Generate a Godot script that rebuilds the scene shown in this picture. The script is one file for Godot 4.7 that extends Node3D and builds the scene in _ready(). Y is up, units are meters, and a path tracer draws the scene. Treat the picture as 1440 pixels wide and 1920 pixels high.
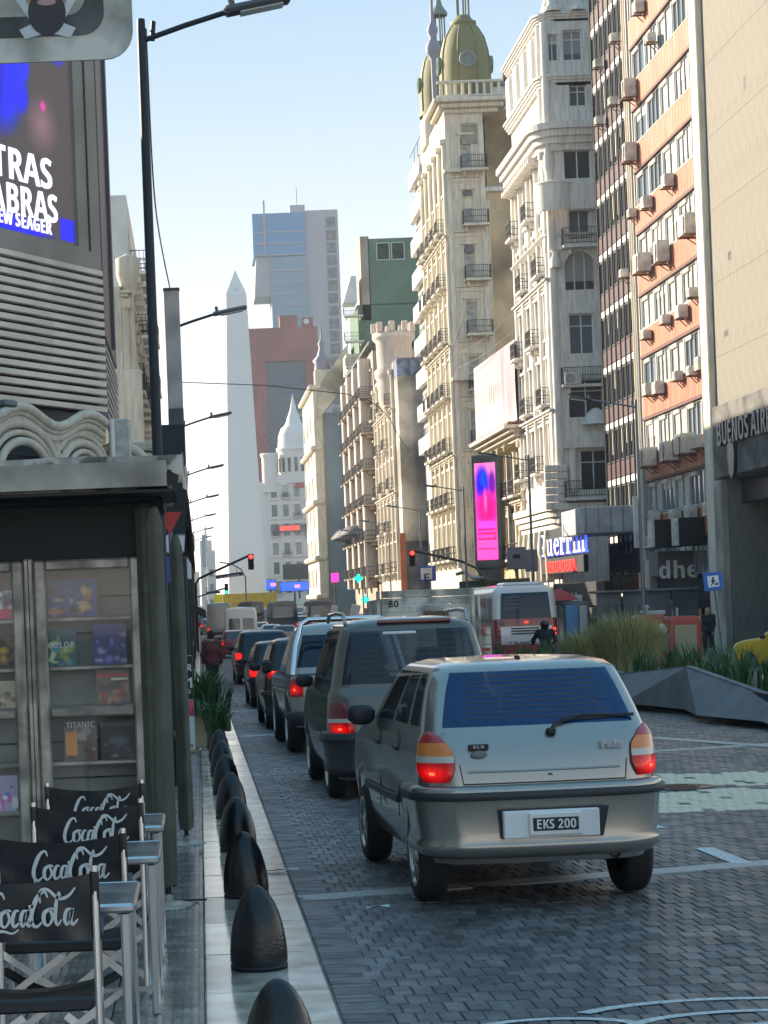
extends Node3D
# A busy avenue seen from the left pavement: queue of cars, kiosk, iron bollards, old and modern fronts, an obelisk far down the street.
# The camera stands at x 0, z 0; "d" is metres ahead (-z). The road dips away from the camera, ground(d) is its height.

var M := {}
var TX := {}
var meshes := {}
var rng := RandomNumberGenerator.new()
const YB := -1.45

class MB:
	var v := PackedVector3Array()
	var n := PackedVector3Array()
	var uv := PackedVector2Array()
	var ix := PackedInt32Array()
	var x := Transform3D()
	func at(t: Transform3D) -> MB:
		x = t
		return self
	func quad(a: Vector3, b: Vector3, c: Vector3, d: Vector3) -> void:
		a = x * a; b = x * b; c = x * c; d = x * d
		var k := v.size()
		var m := (c - a).cross(d - b).normalized()
		v.append_array(PackedVector3Array([a, b, c, d]))
		for i in 4: n.append(m)
		uv.append_array(PackedVector2Array([Vector2(0, 1), Vector2(1, 1), Vector2(1, 0), Vector2(0, 0)]))
		ix.append_array(PackedInt32Array([k, k + 2, k + 1, k, k + 3, k + 2]))
	func tri(a: Vector3, b: Vector3, c: Vector3) -> void:
		a = x * a; b = x * b; c = x * c
		var k := v.size()
		var m := (b - a).cross(c - a).normalized()
		v.append_array(PackedVector3Array([a, b, c]))
		for i in 3: n.append(m); uv.append(Vector2(0, 0))
		ix.append_array(PackedInt32Array([k, k + 2, k + 1]))
	func box(c: Vector3, s: Vector3, ch := 0.0) -> MB:
		var h := s * 0.5
		var e := minf(ch, minf(h.x, minf(h.y, h.z)) * 0.9)
		var i := h - Vector3(e, e, e)
		for ax in 3:
			for sg in [-1.0, 1.0]:
				var u := (ax + 1) % 3
				var w := (ax + 2) % 3
				var q := []
				for k in [[-1, -1], [1, -1], [1, 1], [-1, 1]]:
					var p := Vector3.ZERO
					p[ax] = sg * h[ax]
					p[u] = k[0] * i[u] * sg
					p[w] = k[1] * i[w]
					q.append(c + p)
				quad(q[0], q[1], q[2], q[3])
		if e > 0.0:
			for ax in 3:
				var u := (ax + 1) % 3
				var w := (ax + 2) % 3
				for su in [-1.0, 1.0]:
					for sw in [-1.0, 1.0]:
						var a := Vector3.ZERO; var b := Vector3.ZERO; var cc := Vector3.ZERO; var d := Vector3.ZERO
						a[ax] = -i[ax]; a[u] = su * h[u]; a[w] = sw * i[w]
						b[ax] = i[ax]; b[u] = su * h[u]; b[w] = sw * i[w]
						cc[ax] = i[ax]; cc[u] = su * i[u]; cc[w] = sw * h[w]
						d[ax] = -i[ax]; d[u] = su * i[u]; d[w] = sw * h[w]
						if (b - a).cross(cc - a).dot(a + cc) < 0: quad(c + d, c + cc, c + b, c + a)
						else: quad(c + a, c + b, c + cc, c + d)
			for sx in [-1.0, 1.0]:
				for sy in [-1.0, 1.0]:
					for sz in [-1.0, 1.0]:
						var a := c + Vector3(sx * h.x, sy * i.y, sz * i.z)
						var b := c + Vector3(sx * i.x, sy * h.y, sz * i.z)
						var d := c + Vector3(sx * i.x, sy * i.y, sz * h.z)
						if sx * sy * sz > 0: tri(a, b, d)
						else: tri(a, d, b)
		return self
	func grid(rows: Array, closed := false) -> MB:  # rows go up, columns to the right, seen from the front
		var m := rows.size()
		var w: int = rows[0].size()
		var k := v.size()
		var nn := PackedVector3Array()
		nn.resize(m * w)
		var last := w if closed else w - 1
		for i in m - 1:
			for j in last:
				var j2 := (j + 1) % w
				var f: Vector3 = (rows[i + 1][j2] - rows[i][j]).cross(rows[i + 1][j] - rows[i][j2])
				nn[i * w + j] += f; nn[i * w + j2] += f; nn[(i + 1) * w + j] += f; nn[(i + 1) * w + j2] += f
				ix.append_array(PackedInt32Array([k + i * w + j, k + (i + 1) * w + j2, k + i * w + j2, k + i * w + j, k + (i + 1) * w + j, k + (i + 1) * w + j2]))
		for i in m:
			for j in w:
				v.append(x * rows[i][j])
				n.append((x.basis * nn[i * w + j]).normalized())
				uv.append(Vector2(float(j) / maxi(1, w - 1), 1.0 - float(i) / (m - 1)))
		return self
	func lathe(prof: Array, seg := 16, c := Vector3.ZERO, arc := TAU, a0 := 0.0) -> MB:  # prof: Vector2(radius, height), upwards
		var rows := []
		var full := arc > 6.28
		for p in prof:
			var r := PackedVector3Array()
			for j in (seg if full else seg + 1):
				var a := a0 + arc * j / seg
				r.append(c + Vector3(p.x * sin(a), p.y, p.x * cos(a)))
			rows.append(r)
		return grid(rows, full)
	func tube(path: Array, r: float, seg := 8, r2 := -1.0) -> MB:
		var rows := []
		var up := Vector3(0.13, 0.31, 0.94)
		for i in path.size():
			var t: Vector3 = (path[mini(i + 1, path.size() - 1)] - path[maxi(i - 1, 0)]).normalized()
			var a := t.cross(up)
			if a.length() < 0.05: a = t.cross(Vector3.RIGHT)
			a = a.normalized()
			up = a.cross(t)
			var b := t.cross(a)
			var q := r if r2 < 0 else lerpf(r, r2, float(i) / maxi(1, path.size() - 1))
			var ring := PackedVector3Array()
			for j in seg:
				var g := TAU * j / seg
				ring.append(path[i] + (a * cos(g) + b * sin(g)) * q)
			if i == 0: rows.append(_pt(path[i], seg))
			rows.append(ring)
			if i == path.size() - 1: rows.append(_pt(path[i], seg))
		return grid(rows, true)
	func _pt(p: Vector3, seg: int) -> PackedVector3Array:
		var r := PackedVector3Array()
		for j in seg: r.append(p)
		return r
	func prism(poly: PackedVector2Array, z0: float, z1: float, sides := true) -> MB:  # poly in x, y, counter-clockwise from the front (+z)
		if Geometry2D.is_polygon_clockwise(poly) == false: pass
		var area := 0.0
		for i in poly.size():
			area += poly[i].cross(poly[(i + 1) % poly.size()])
		if area < 0: poly.reverse()
		var t := Geometry2D.triangulate_polygon(poly)
		for i in range(0, t.size(), 3):
			var a := poly[t[i]]; var b := poly[t[i + 1]]; var c := poly[t[i + 2]]
			if (b - a).cross(c - a) < 0:
				var s := b; b = c; c = s
			tri(Vector3(a.x, a.y, z1), Vector3(b.x, b.y, z1), Vector3(c.x, c.y, z1))
			if sides: tri(Vector3(a.x, a.y, z0), Vector3(c.x, c.y, z0), Vector3(b.x, b.y, z0))
		if sides:
			for i in poly.size():
				var a := poly[i]; var b := poly[(i + 1) % poly.size()]
				quad(Vector3(a.x, a.y, z0), Vector3(b.x, b.y, z0), Vector3(b.x, b.y, z1), Vector3(a.x, a.y, z1))
		return self
	func bar(a: Vector3, b: Vector3, w: float, t: float, up := Vector3.UP) -> MB:  # a flat bar from a to b
		var d := b - a
		var z := d.normalized()
		if absf(z.dot(up)) > 0.98: up = Vector3.RIGHT
		var sx := up.cross(z).normalized()
		var sy := z.cross(sx)
		var keep := x
		x = x * Transform3D(Basis(sx, sy, z), (a + b) * 0.5)
		box(Vector3.ZERO, Vector3(w, t, d.length()))
		x = keep
		return self
	func wall(w: float, h: float, holes: Array, rev := 0.25, z := 0.0) -> MB:  # a front in x, y facing +z, with rectangular openings [x, y, w, h] and their reveals
		var xs := [0.0, w]
		var ys := [0.0, h]
		for o in holes:
			for q in [o[0], o[0] + o[2]]: if not xs.has(q): xs.append(q)
			for q in [o[1], o[1] + o[3]]: if not ys.has(q): ys.append(q)
		xs.sort(); ys.sort()
		for j in ys.size() - 1:
			var open := -1.0
			for i in xs.size():
				var solid := false
				if i < xs.size() - 1:
					solid = true
					var c := Vector2((xs[i] + xs[i + 1]) * 0.5, (ys[j] + ys[j + 1]) * 0.5)
					for o in holes:
						if c.x > o[0] and c.x < o[0] + o[2] and c.y > o[1] and c.y < o[1] + o[3]:
							solid = false
							break
				if solid and open < 0: open = xs[i]
				elif not solid and open >= 0:
					quad(Vector3(open, ys[j], z), Vector3(xs[i], ys[j], z), Vector3(xs[i], ys[j + 1], z), Vector3(open, ys[j + 1], z))
					open = -1.0
		for o in holes:
			var a := Vector3(o[0], o[1], z); var b := Vector3(o[0] + o[2], o[1], z)
			var c := Vector3(o[0] + o[2], o[1] + o[3], z); var d := Vector3(o[0], o[1] + o[3], z)
			var r := Vector3(0, 0, -rev)
			quad(a, b, b + r, a + r); quad(b, c, c + r, b + r); quad(c, d, d + r, c + r); quad(d, a, a + r, d + r)
		return self
	func mesh() -> ArrayMesh:
		var a := []
		a.resize(Mesh.ARRAY_MAX)
		a[Mesh.ARRAY_VERTEX] = v; a[Mesh.ARRAY_NORMAL] = n; a[Mesh.ARRAY_TEX_UV] = uv; a[Mesh.ARRAY_INDEX] = ix
		var m := ArrayMesh.new()
		if v.size(): m.add_surface_from_arrays(Mesh.PRIMITIVE_TRIANGLES, a)
		return m

func ground(d: float) -> float:
	var g := [[-60, .85], [60, -.85], [100, -1.25], [160, -1.45], [220, -1.2], [420, .6], [900, 1.0]]
	for i in g.size() - 1:
		if d <= g[i + 1][0]: return lerpf(g[i][1], g[i + 1][1], (d - g[i][0]) / (g[i + 1][0] - g[i][0]))
	return 1.0

func V(a: float, b: float, c: float) -> Vector3: return Vector3(a, b, c)
func T(p: Vector3, ry := 0.0) -> Transform3D: return Transform3D(Basis(Vector3.UP, ry), p)

func noise_tex(key: String, freq: float, lo: float, hi: float, size := 256, oct := 4, sx := 1.0, kind := FastNoiseLite.TYPE_SIMPLEX_SMOOTH, cut := 0.0) -> Texture2D:
	if TX.has(key): return TX[key]
	var f := FastNoiseLite.new()
	f.seed = key.hash() % 1000
	f.noise_type = kind
	f.frequency = freq
	f.fractal_octaves = oct
	var im := f.get_seamless_image(size, size)
	im.convert(Image.FORMAT_RGB8)
	var data := im.get_data()
	var lut := PackedByteArray()
	for i in 256:
		var q := i / 255.0
		if cut > 0: q = smoothstep(cut, cut + 0.2, q)
		lut.append(int(255.0 * clampf(lerpf(lo, hi, q), 0, 1)))
	for i in data.size(): data[i] = lut[data[i]]
	im = Image.create_from_data(size, size, false, Image.FORMAT_RGB8, data)
	TX[key] = ImageTexture.create_from_image(im)
	return TX[key]

# lin: a real-world base colour (linear); tex multiplies it; scale: repeats per metre
func mat(key: String, lin: Color, rough := 0.8, metal := 0.0, tex: Texture2D = null, scale := 0.3, bump: Texture2D = null, bh := 1.0) -> StandardMaterial3D:
	if M.has(key): return M[key]
	var m := StandardMaterial3D.new()
	m.albedo_color = lin.linear_to_srgb()
	m.roughness = rough
	m.metallic = metal
	if tex or bump:
		m.uv1_triplanar = true
		m.uv1_world_triplanar = true
		m.uv1_scale = Vector3.ONE * scale
		m.albedo_texture = tex
		if bump:
			m.heightmap_enabled = true
			m.heightmap_texture = bump
			m.heightmap_scale = bh
	M[key] = m
	return m
func C(r: float, g: float, b: float) -> Color: return Color(r, g, b)
func S(hex: String) -> Color: return Color(hex).srgb_to_linear()
func glow(key: String, c: Color, e: float) -> StandardMaterial3D:
	if M.has(key): return M[key]
	var m := mat(key, C(.02, .02, .02), 0.4)
	m.emission_enabled = true
	m.emission = c.linear_to_srgb()
	m.emission_energy_multiplier = e
	return m

func tag(o: Node3D, label: String, category := "", group := "", kind := "") -> Node3D:
	if label: o.set_meta("label", label)
	if category: o.set_meta("category", category)
	if group: o.set_meta("group", group)
	if kind: o.set_meta("kind", kind)
	return o
func thing(called: String, label: String, category: String, at := Vector3.ZERO, turn := 0.0, group := "") -> Node3D:
	var o := Node3D.new()
	o.name = called
	add_child(o, true)
	o.position = at
	o.rotation.y = turn
	return tag(o, label, category, group)
func part(mb, called: String, m: Material, parent: Node3D, t := Transform3D()) -> MeshInstance3D:
	var o := MeshInstance3D.new()
	o.name = called
	o.mesh = mb.mesh() if mb is MB else mb
	o.material_override = m
	parent.add_child(o, true)
	o.transform = t
	return o
func struct(mb, called: String, m: Material) -> MeshInstance3D:
	var o := part(mb, called, m, self)
	o.set_meta("kind", "structure")
	return o
func copy(o: Node3D, at: Vector3, turn: float, label: String, group := "") -> Node3D:
	var c: Node3D = o.duplicate()
	c.name = String(o.name).rstrip("0123456789")
	add_child(c, true)
	c.position = at
	c.rotation.y = turn
	return tag(c, label, o.get_meta("category"), group)
var fonts := {}
func font(f: String, bold := false) -> SystemFont:
	var k := f + str(bold)
	if not fonts.has(k):
		var s := SystemFont.new()
		s.font_names = PackedStringArray([f])
		s.font_weight = 700 if bold else 400
		fonts[k] = s
	return fonts[k]
func text(parent: Node3D, s: String, h: float, t: Transform3D, m: Material, called := "lettering", bold := true, f := "Droid Sans", depth := 0.01, squeeze := 1.0) -> MeshInstance3D:
	var tm := TextMesh.new()
	tm.text = s
	tm.font = font(f, bold)
	tm.font_size = 32
	tm.pixel_size = h / 32.0 / 0.72  # h: height of a capital
	tm.depth = depth
	tm.curve_step = 2.0
	return part(tm, called, m, parent, t * Transform3D(Basis.from_scale(V(squeeze, 1, 1)), Vector3.ZERO))
func _ready() -> void:
	rng.seed = 7
	# camera
	var cam := Camera3D.new()
	cam.name = "camera"
	cam.projection = Camera3D.PROJECTION_FRUSTUM
	cam.near = 0.2
	cam.far = 2500.0
	cam.size = 2.0 * 0.2 * 960.0 / 3900.0
	cam.frustum_offset = Vector2(0.2 * LENS.x, 0.2 * LENS.y)
	cam.position = V(0, 1.74, 0)
	cam.rotation_degrees = V(0, 0, -2.2)
	add_child(cam)
	cam.current = true
	# sky, air and exposure
	var we := WorldEnvironment.new()
	we.name = "sky_and_air"
	var e := Environment.new()
	var sk := ProceduralSkyMaterial.new()
	sk.sky_top_color = Color(0.262, 0.399, 0.493)
	sk.sky_horizon_color = Color(0.774, 0.729, 0.673)
	sk.sky_curve = 0.1
	sk.sky_energy_multiplier = 1.0
	sk.ground_bottom_color = Color(0.25, 0.25, 0.25)
	sk.ground_horizon_color = Color(0.6, 0.6, 0.6)
	sk.sun_angle_max = 12.0
	e.background_mode = Environment.BG_SKY
	e.sky = Sky.new()
	e.sky.sky_material = sk
	e.tonemap_mode = Environment.TONE_MAPPER_LINEAR
	e.tonemap_exposure = 4.1
	e.fog_enabled = true
	e.fog_density = 0.0003
	e.fog_light_color = Color(0.95, 0.97, 1.0)
	e.sdfgi_enabled = true
	e.ssao_enabled = true
	e.ssil_enabled = true
	we.environment = e
	add_child(we)
	# sun: low, ahead of the camera on the left
	var sun := DirectionalLight3D.new()
	sun.name = "sun"
	sun.light_energy = 1.0
	sun.light_color = Color(1.0, 0.93, 0.83)
	sun.light_angular_distance = 0.5
	sun.shadow_enabled = true
	var el := deg_to_rad(21.0)
	var az := deg_to_rad(40.0)
	var to_sun := V(-cos(el) * cos(az), sin(el), -cos(el) * sin(az))
	sun.basis = Basis.looking_at(-to_sun)
	add_child(sun)
	materials()
	ground_and_road()
	buildings_right()
	buildings_far()
	buildings_left()
	traffic()
	kiosk_side()
	street_furniture()
	planters()
	people()
const LENS := Vector2((720.0 - 372.0) / 3900.0, (1131.0 - 960.0) / 3900.0)
var paver_mats := []
func materials() -> void:
	var fine := noise_tex("fine", 0.06, 0.72, 1.1, 256, 5)
	var stain := noise_tex("stain", 0.012, 0.55, 1.15, 256, 5)
	var soft := noise_tex("soft", 0.008, 0.82, 1.08, 256, 4)
	var bump := noise_tex("bumps", 0.12, 0.0, 1.0, 256, 4)
	mat("asphalt", C(.055, .056, .062), .85, 0, stain, .23, bump, .3)
	mat("joint", C(.24, .23, .21), .95, 0, fine, 1.2)
	for i in 6:
		var k: float = [.70, .84, .95, 1.04, 1.16, 1.3][i]
		paver_mats.append(mat("paver%d" % i, C(.190 * k, .170 * k, .163 * k), .46 + .06 * (i % 3), 0, stain, .55 + .13 * i, bump, .25))
	mat("granite_b", C(.76, .65, .52), .2, 0, TX.get("stain"), .33)
	mat("granite_c", C(.69, .60, .50), .16, 0, TX.get("stain"), .6)
	mat("granite", C(.84, .71, .56), .13, 0, noise_tex("marble", .02, .62, 1.1, 256, 5), .45)
	mat("granite_rough", C(.50, .48, .45), .5, 0, fine, 1.1)
	mat("tile_grey", C(.33, .305, .28), .24, 0, stain, .8)
	mat("tile_grey2", C(.39, .36, .33), .22, 0, stain, 1.1)
	mat("pavement", C(.19, .185, .18), .75, 0, stain, .4)
	mat("paint", C(.74, .73, .70), .6, 0, fine, 1.7)
	mat("paint_warm", C(.92, .76, .54), .6, 0, fine, 1.7)
	mat("iron", C(.014, .015, .018), .34, .2, fine, 2.0)
	mat("dark_steel", C(.03, .034, .042), .5, .5)
	mat("steel_grey", C(.16, .18, .20), .5, .4)
	mat("alu", C(.62, .62, .61), .25, .9)
	mat("rubber", C(.016, .016, .017), .75)
	mat("black", C(.012, .012, .013), .5)
	mat("dark", C(.02, .022, .026), .7)
	mat("chrome", C(.75, .75, .75), .12, 1.0)
	mat("concrete", C(.25, .232, .198), .9, 0, noise_tex("board", .03, .86, 1.06, 256, 5), .16, bump, .8).uv1_scale = V(.9, .11, .9)
	mat("concrete_dark", C(.17, .165, .155), .85, 0, stain, .2)
	mat("facet", C(.20, .185, .18), .8, 0, soft, .5, bump, .3)
	var streak := noise_tex("streak", .022, .83, 1.06, 256, 5)
	mat("cream", C(.72, .655, .53), .8, 0, streak, .5)
	mat("cream2", C(.70, .63, .51), .85, 0, streak, .5)
	mat("white_stone", C(.76, .72, .655), .8, 0, streak, .5)
	mat("white_paint", C(.80, .79, .76), .7, 0, soft, .1)
	mat("tan", C(.64, .48, .295), .92, 0, stain, .055, bump, 1.5)
	mat("beige_wall", C(.66, .60, .50), .92, 0, stain, .07, bump, 1.0)
	mat("pinkish", C(.66, .57, .49), .85, 0, streak, .5)
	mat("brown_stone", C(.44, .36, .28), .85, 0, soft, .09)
	mat("green_wall", C(.145, .235, .16), .9, 0, soft, .05)
	mat("blue_wall", C(.36, .45, .52), .9, 0, soft, .04)
	mat("slate", C(.20, .205, .22), .8, 0, stain, .1)
	mat("yellow_wall", C(.66, .50, .20), .85, 0, stain, .2)
	mat("rail", C(.035, .037, .042), .6, .3)
	mat("glass_dark", C(.030, .042, .055), .08)
	mat("glass_mid", C(.10, .13, .16), .07)
	mat("glass_blue", C(.16, .33, .46), .06, .5)
	mat("curtain", C(.42, .44, .42), .5, 0, noise_tex("folds", .03, .72, 1.05, 128, 2), .5)
	mat("curtain2", C(.55, .56, .50), .55, 0, TX["folds"], .7)
	mat("frame_grey", C(.30, .31, .32), .5, .2)
	mat("frame_white", C(.72, .72, .70), .5)
	mat("frame_dark", C(.03, .03, .035), .5)
	for k in ["cream", "cream2", "white_stone", "pinkish"]: M[k].uv1_scale = V(.7, .10, .7)
	for k in ["glass_dark", "glass_mid"]:
		M[k].metallic_specular = 0.7
	car_materials()
func near_mesh(key: String, s: Vector3, ch: float) -> ArrayMesh:
	if not meshes.has(key):
		var b := MB.new()
		b.box(V(0, -s.y * .5, 0), s, ch)
		meshes[key] = b.mesh()
	return meshes[key]
func sheet(x0: float, x1: float, ds: Array, up: float, skew := 0.0) -> MB:
	var b := MB.new()
	var rows := []
	for d in ds:
		rows.append(PackedVector3Array([V(x0, ground(d) + up, -d - skew * x0), V(x1, ground(d) + up, -d - skew * x1)]))
	return b.grid(rows)
func steps(a: float, z: float, st: float) -> Array:
	var r := []
	var d := a
	while d < z - .01:
		r.append(d)
		d += st
	r.append(z)
	return r
const KERB := 0.56
func ground_and_road() -> void:
	var far := steps(-60, 780, 20)
	struct(sheet(-450, 450, far, -.30), "ground", M.asphalt)
	struct(sheet(KERB, 14.2, steps(-20, 400, 10), -.007), "road", M.joint)
	var rd: Node3D = get_node("road")
	# the road beyond the pavers that can be picked apart
	var r2 := sheet(KERB, 14.2, steps(58, 430, 10), 0.0)
	var farm := mat("road_far", C(.15, .15, .17), .7, 0, TX.stain, .3, brick_tex(), .9)
	farm.uv1_scale = V(1, 1, 1)
	part(r2, "far_paving", farm, rd)
	struct(sheet(-420, KERB - .6, steps(405, 770, 20), -.1), "avenue", M.asphalt)
	# pavers: the nearest 300 one by one, the rest as one mass
	var pm := []
	var patches := FastNoiseLite.new()
	patches.seed = 5
	patches.frequency = .35
	var tone := func(x: float, dd: float) -> int:
		var wob := patches.get_noise_2d(x * 3.0, dd * 3.0) * .35
		if x > 4.0 and x < 9.4 and ((dd > 21.0 + wob and dd < 22.7 + wob) or (dd > 18.3 + wob and dd < 20.4 + wob)) and rng.randf() > .06: return 9
		var q := 2.6 + patches.get_noise_2d(x * 2.0, dd) * 3.2 + rng.randf_range(-1.1, 1.1)
		q -= 2.0 * exp(-pow((x - 2.05) / .3, 2.0)) * (.6 + .4 * sin(dd * 2.3))
		q -= .9 * exp(-pow((x - 1.35) / .2, 2.0)) + .9 * exp(-pow((x - 2.8) / .2, 2.0))
		return clampi(int(round(q)), 0, 5)
	for k in 3: pm.append(near_mesh("paver_%d" % k, V(.1 - .006, .06, .23 - [.004, .006, .005][k]), [.004, .007, .005][k]))
	var many := []
	var single := 0
	var d := 7.6
	var row := 0
	while d < 58.0:
		var xx := KERB + .235 + (.05 if row % 2 else 0.0)
		var xmax := minf(14.0, (d * .285) + .6) if d < 40 else minf(8.6, d * .285 + .6)
		while xx < xmax:
			if not on_band(xx, d):
				var j := rng.randf_range(-.0025, .0025)
				var p := V(xx, ground(d) + j, -d)
				var bs := Basis(V(1, 0, 0), -.0141 + rng.randf_range(-.008, .008)) * Basis(V(0, 0, 1), rng.randf_range(-.012, .012))
				var vis: bool = d > 8.95 and xx < d * .277 + .05
				if vis and single < 300:
					single += 1
					part(pm[rng.randi() % 3], "paver", paver_mats[tone.call(xx, d)], rd, Transform3D(bs, p))
				else:
					many.append([Transform3D(bs, p), tone.call(xx, d)])
			xx += .1
		d += .23
		row += 1
	d = 7.6
	while d < 58.0:
		many.append([Transform3D(Basis(V(0, 1, 0), PI / 2).scaled_local(V(.44, 1, .98)) , V(KERB + .115, ground(d) + rng.randf_range(-.002, .001), -d)), 6 + rng.randi() % 3])
		d += .1
	var sold := near_mesh("paver_soldier", V(.2, .06, .215), .006)
	for k in 10:
		var mm := MultiMesh.new()
		mm.transform_format = MultiMesh.TRANSFORM_3D
		mm.mesh = pm[k % 3] if k < 6 or k == 9 else sold
		var l := many.filter(func(q): return q[1] == k)
		mm.instance_count = l.size()
		for i in l.size(): mm.set_instance_transform(i, l[i][0])
		var o := MultiMeshInstance3D.new()
		o.name = "paver_field"
		o.multimesh = mm
		o.material_override = paver_mats[k % 6] if k < 9 else M.paint_warm
		rd.add_child(o, true)
		o.set_meta("kind", "stuff")
	# light granite bands laid across the road
	for bnd in BANDS:
		var x := KERB + .01
		while x < bnd[2]:
			var w := 1.15
			var q := MB.new()
			var dd: float = bnd[0] + bnd[1] * (x + w * .5)
			q.x = Transform3D(Basis(V(0, 1, 0), atan(bnd[1])) * Basis(V(1, 0, 0), -.0141), V(x + w * .5, ground(dd) + .003, -dd))
			q.box(V(0, -.05, 0), V(w - .008, .1, .26), .004)
			part(q, "granite_slab", M.granite_rough, rd)
			x += w
	# drain grating at the end of the second band
	var gr := thing("drain_grating", "pale slotted drain grating at the kerb in the second light band", "drain", V(1.0, ground(25.1) + .004, -25.1), .3)
	var gb := MB.new()
	gb.box(V(0, .004, 0), V(.8, .008, .3), .003)
	part(gb, "plate", M.granite_rough, gr)
	var gs := MB.new()
	for i in 9: gs.box(V(-.32 + i * .08, .009, 0), V(.04, .006, .2))
	part(gs, "slots", M.black, gr)
	# painted marks
	mark("lane_bar", V(3.68, 0, 14.9), V(.14, 0, 1.05), .02, M.paint)
	mark("lane_bar", V(3.66, 0, 17.2), V(.14, 0, .5), .02, M.paint)
	var arcs := MB.new()
	for a in [[2.25, 8.75, .78, .86, 15, 140], [2.3, 8.6, .58, .655, 10, 150], [1.45, 8.75, .36, .43, 30, 150], [2.4, 8.45, .40, .46, 20, 150]]:
		var rows := [PackedVector3Array(), PackedVector3Array()]
		for i in 17:
			var g := deg_to_rad(lerpf(a[5], a[4], i / 16.0))
			for k in 2:
				var rr: float = a[2 + k]
				var dd: float = a[1] + rr * sin(g) * .75
				rows[k].append(V(a[0] + rr * cos(g), ground(dd) + .004, -dd))
		arcs.grid(rows)
	part(arcs, "painted_bicycle_symbol", M.paint, rd)
	# zebra and edge lines of the right lane
	var sep := thing_mesh_line([V(8.1, 0, 24), V(5.9, 0, 31), V(5.2, 0, 60)], .28, .006)
	part(sep, "edge_line", M.granite_rough, rd)
	# kerb slabs: a pale polished border with the bollards on it
	var kb := struct(sheet(-.05, KERB, steps(-20, 400, 10), -.04), "kerb_base", M.joint)
	d = 6.9
	while d < 70.0:
		var q := MB.new()
		q.x = Transform3D(Basis(V(1, 0, 0), -.0141), V(.258, ground(d) + rng.randf_range(.018, .022), -d))
		q.box(V(0, -.06, 0), V(.594, .12, 1.19), .008)
		part(q, "kerb_slab", M[["granite", "granite_b", "granite", "granite_c"][rng.randi() % 4]], kb)
		d += 1.2
	# left pavement: ribbed grey tiles
	var pv := struct(sheet(-30, -.045, steps(-20, 430, 10), -.03), "left_pavement", M.tile_grey)
	var tb := MB.new()
	for i in 10: tb.box(V(-.18 + i * .04, -.015, 0), V(.032, .03, .394), .003)
	tb.box(V(0, -.02, 0), V(.394, .03, .39))
	var tm := tb.mesh()
	d = 7.9
	while d < 34:
		for k in 4:
			if d > 13.5 and k > 2: continue
			part(tm, "ribbed_tile", M.tile_grey if rng.randf() < .6 else M.tile_grey2, pv, Transform3D(Basis(V(1, 0, 0), -.0141), V(-.265 - k * .4, ground(d) + .012 + rng.randf_range(-.001, .001), -d)))
		d += .4
	struct(sheet(14.2, 40, steps(-20, 430, 10), .13), "right_pavement", M.pavement)
	var ke := MB.new()
	var rows := []
	for q in steps(-20, 430, 10): rows.append(PackedVector3Array([V(14.2, ground(q) - .05, -q), V(14.2, ground(q) + .13, -q)]))
	rows.reverse()
	var rr2 := [PackedVector3Array(), PackedVector3Array()]
	for q in rows: rr2[1].append(q[1]); rr2[0].append(q[0])
	ke.grid(rr2)
	struct(ke, "right_kerb", M.granite_rough)
	var mh := thing("manhole_cover", "round dark iron manhole cover between the pale zebra bands", "manhole cover", V(4.75, ground(20.9) + .004, -20.9))
	mh.rotation.x = -.0141
	var mb := MB.new()
	mb.lathe([Vector2(.36, -.02), Vector2(.36, .006), Vector2(.31, .008), Vector2(.305, .003), Vector2(.0, .004)], 28)
	for i in 5: mb.box(V(0, .006, -.2 + .1 * i), V(.44 - absf(i - 2) * .08, .006, .03))
	part(mb, "lid", M.iron, mh)
	# litter
	for l in [[.50, 14.75, .14, .05, "crumpled white paper scrap on the kerb slab by the fourth bollard"], [1.02, 12.62, .07, .04, "small white paper scrap on the pavers below the first light band"]]:
		var lb := MB.new()
		lb.grid([PackedVector3Array([V(-l[2], .004, 0), V(0, .02, .01), V(l[2], .006, 0)]), PackedVector3Array([V(-l[2], .01, -l[3]), V(.01, .004, -l[3]), V(l[2], .02, -l[3])])])
		var o := part(lb, "paper_scrap", M.white_paint, self, T(V(l[0], ground(l[1]) + .025, -l[1])))
		tag(o, l[4], "litter", "litter on the ground")
func thing_mesh_line(pts: Array, w: float, up: float) -> MB:
	var b := MB.new()
	var rows := []
	for p in pts:
		rows.append(PackedVector3Array([V(p.x - w * .5, ground(p.z) + up, -p.z), V(p.x + w * .5, ground(p.z) + up, -p.z)]))
	return b.grid(rows)
func mark(called: String, c: Vector3, s: Vector3, skew: float, m: Material) -> void:
	var b := MB.new()
	var rows := []
	for q in [-.5, .5]:
		var d: float = c.z + q * s.z
		rows.append(PackedVector3Array([V(c.x - s.x * .5 - skew * q, ground(d) + .005, -d), V(c.x + s.x * .5 - skew * q, ground(d) + .005, -d)]))
	b.grid(rows)
	part(b, called, m, get_node("road"))
const BANDS := [[13.28, .285, 8.0], [24.75, .33, 8.0], [34.2, .33, 6.0], [45.0, .33, 6.0]]
func on_band(x: float, d: float) -> bool:
	for b in BANDS:
		if absf(d - b[0] - b[1] * x) < .19: return true
	return false
func brick_tex() -> Texture2D:
	if TX.has("brick"): return TX.brick
	var im := Image.create(256, 256, false, Image.FORMAT_RGB8)
	im.fill(Color.WHITE)
	for r in 4:
		im.fill_rect(Rect2i(0, r * 64, 256, 5), Color(.2, .2, .2))
		for c in 10: im.fill_rect(Rect2i(int(c * 25.6 + (12 if r % 2 else 0)) % 254, r * 64, 3, 64), Color(.35, .35, .35))
	TX.brick = ImageTexture.create_from_image(im)
	return TX.brick
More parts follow.
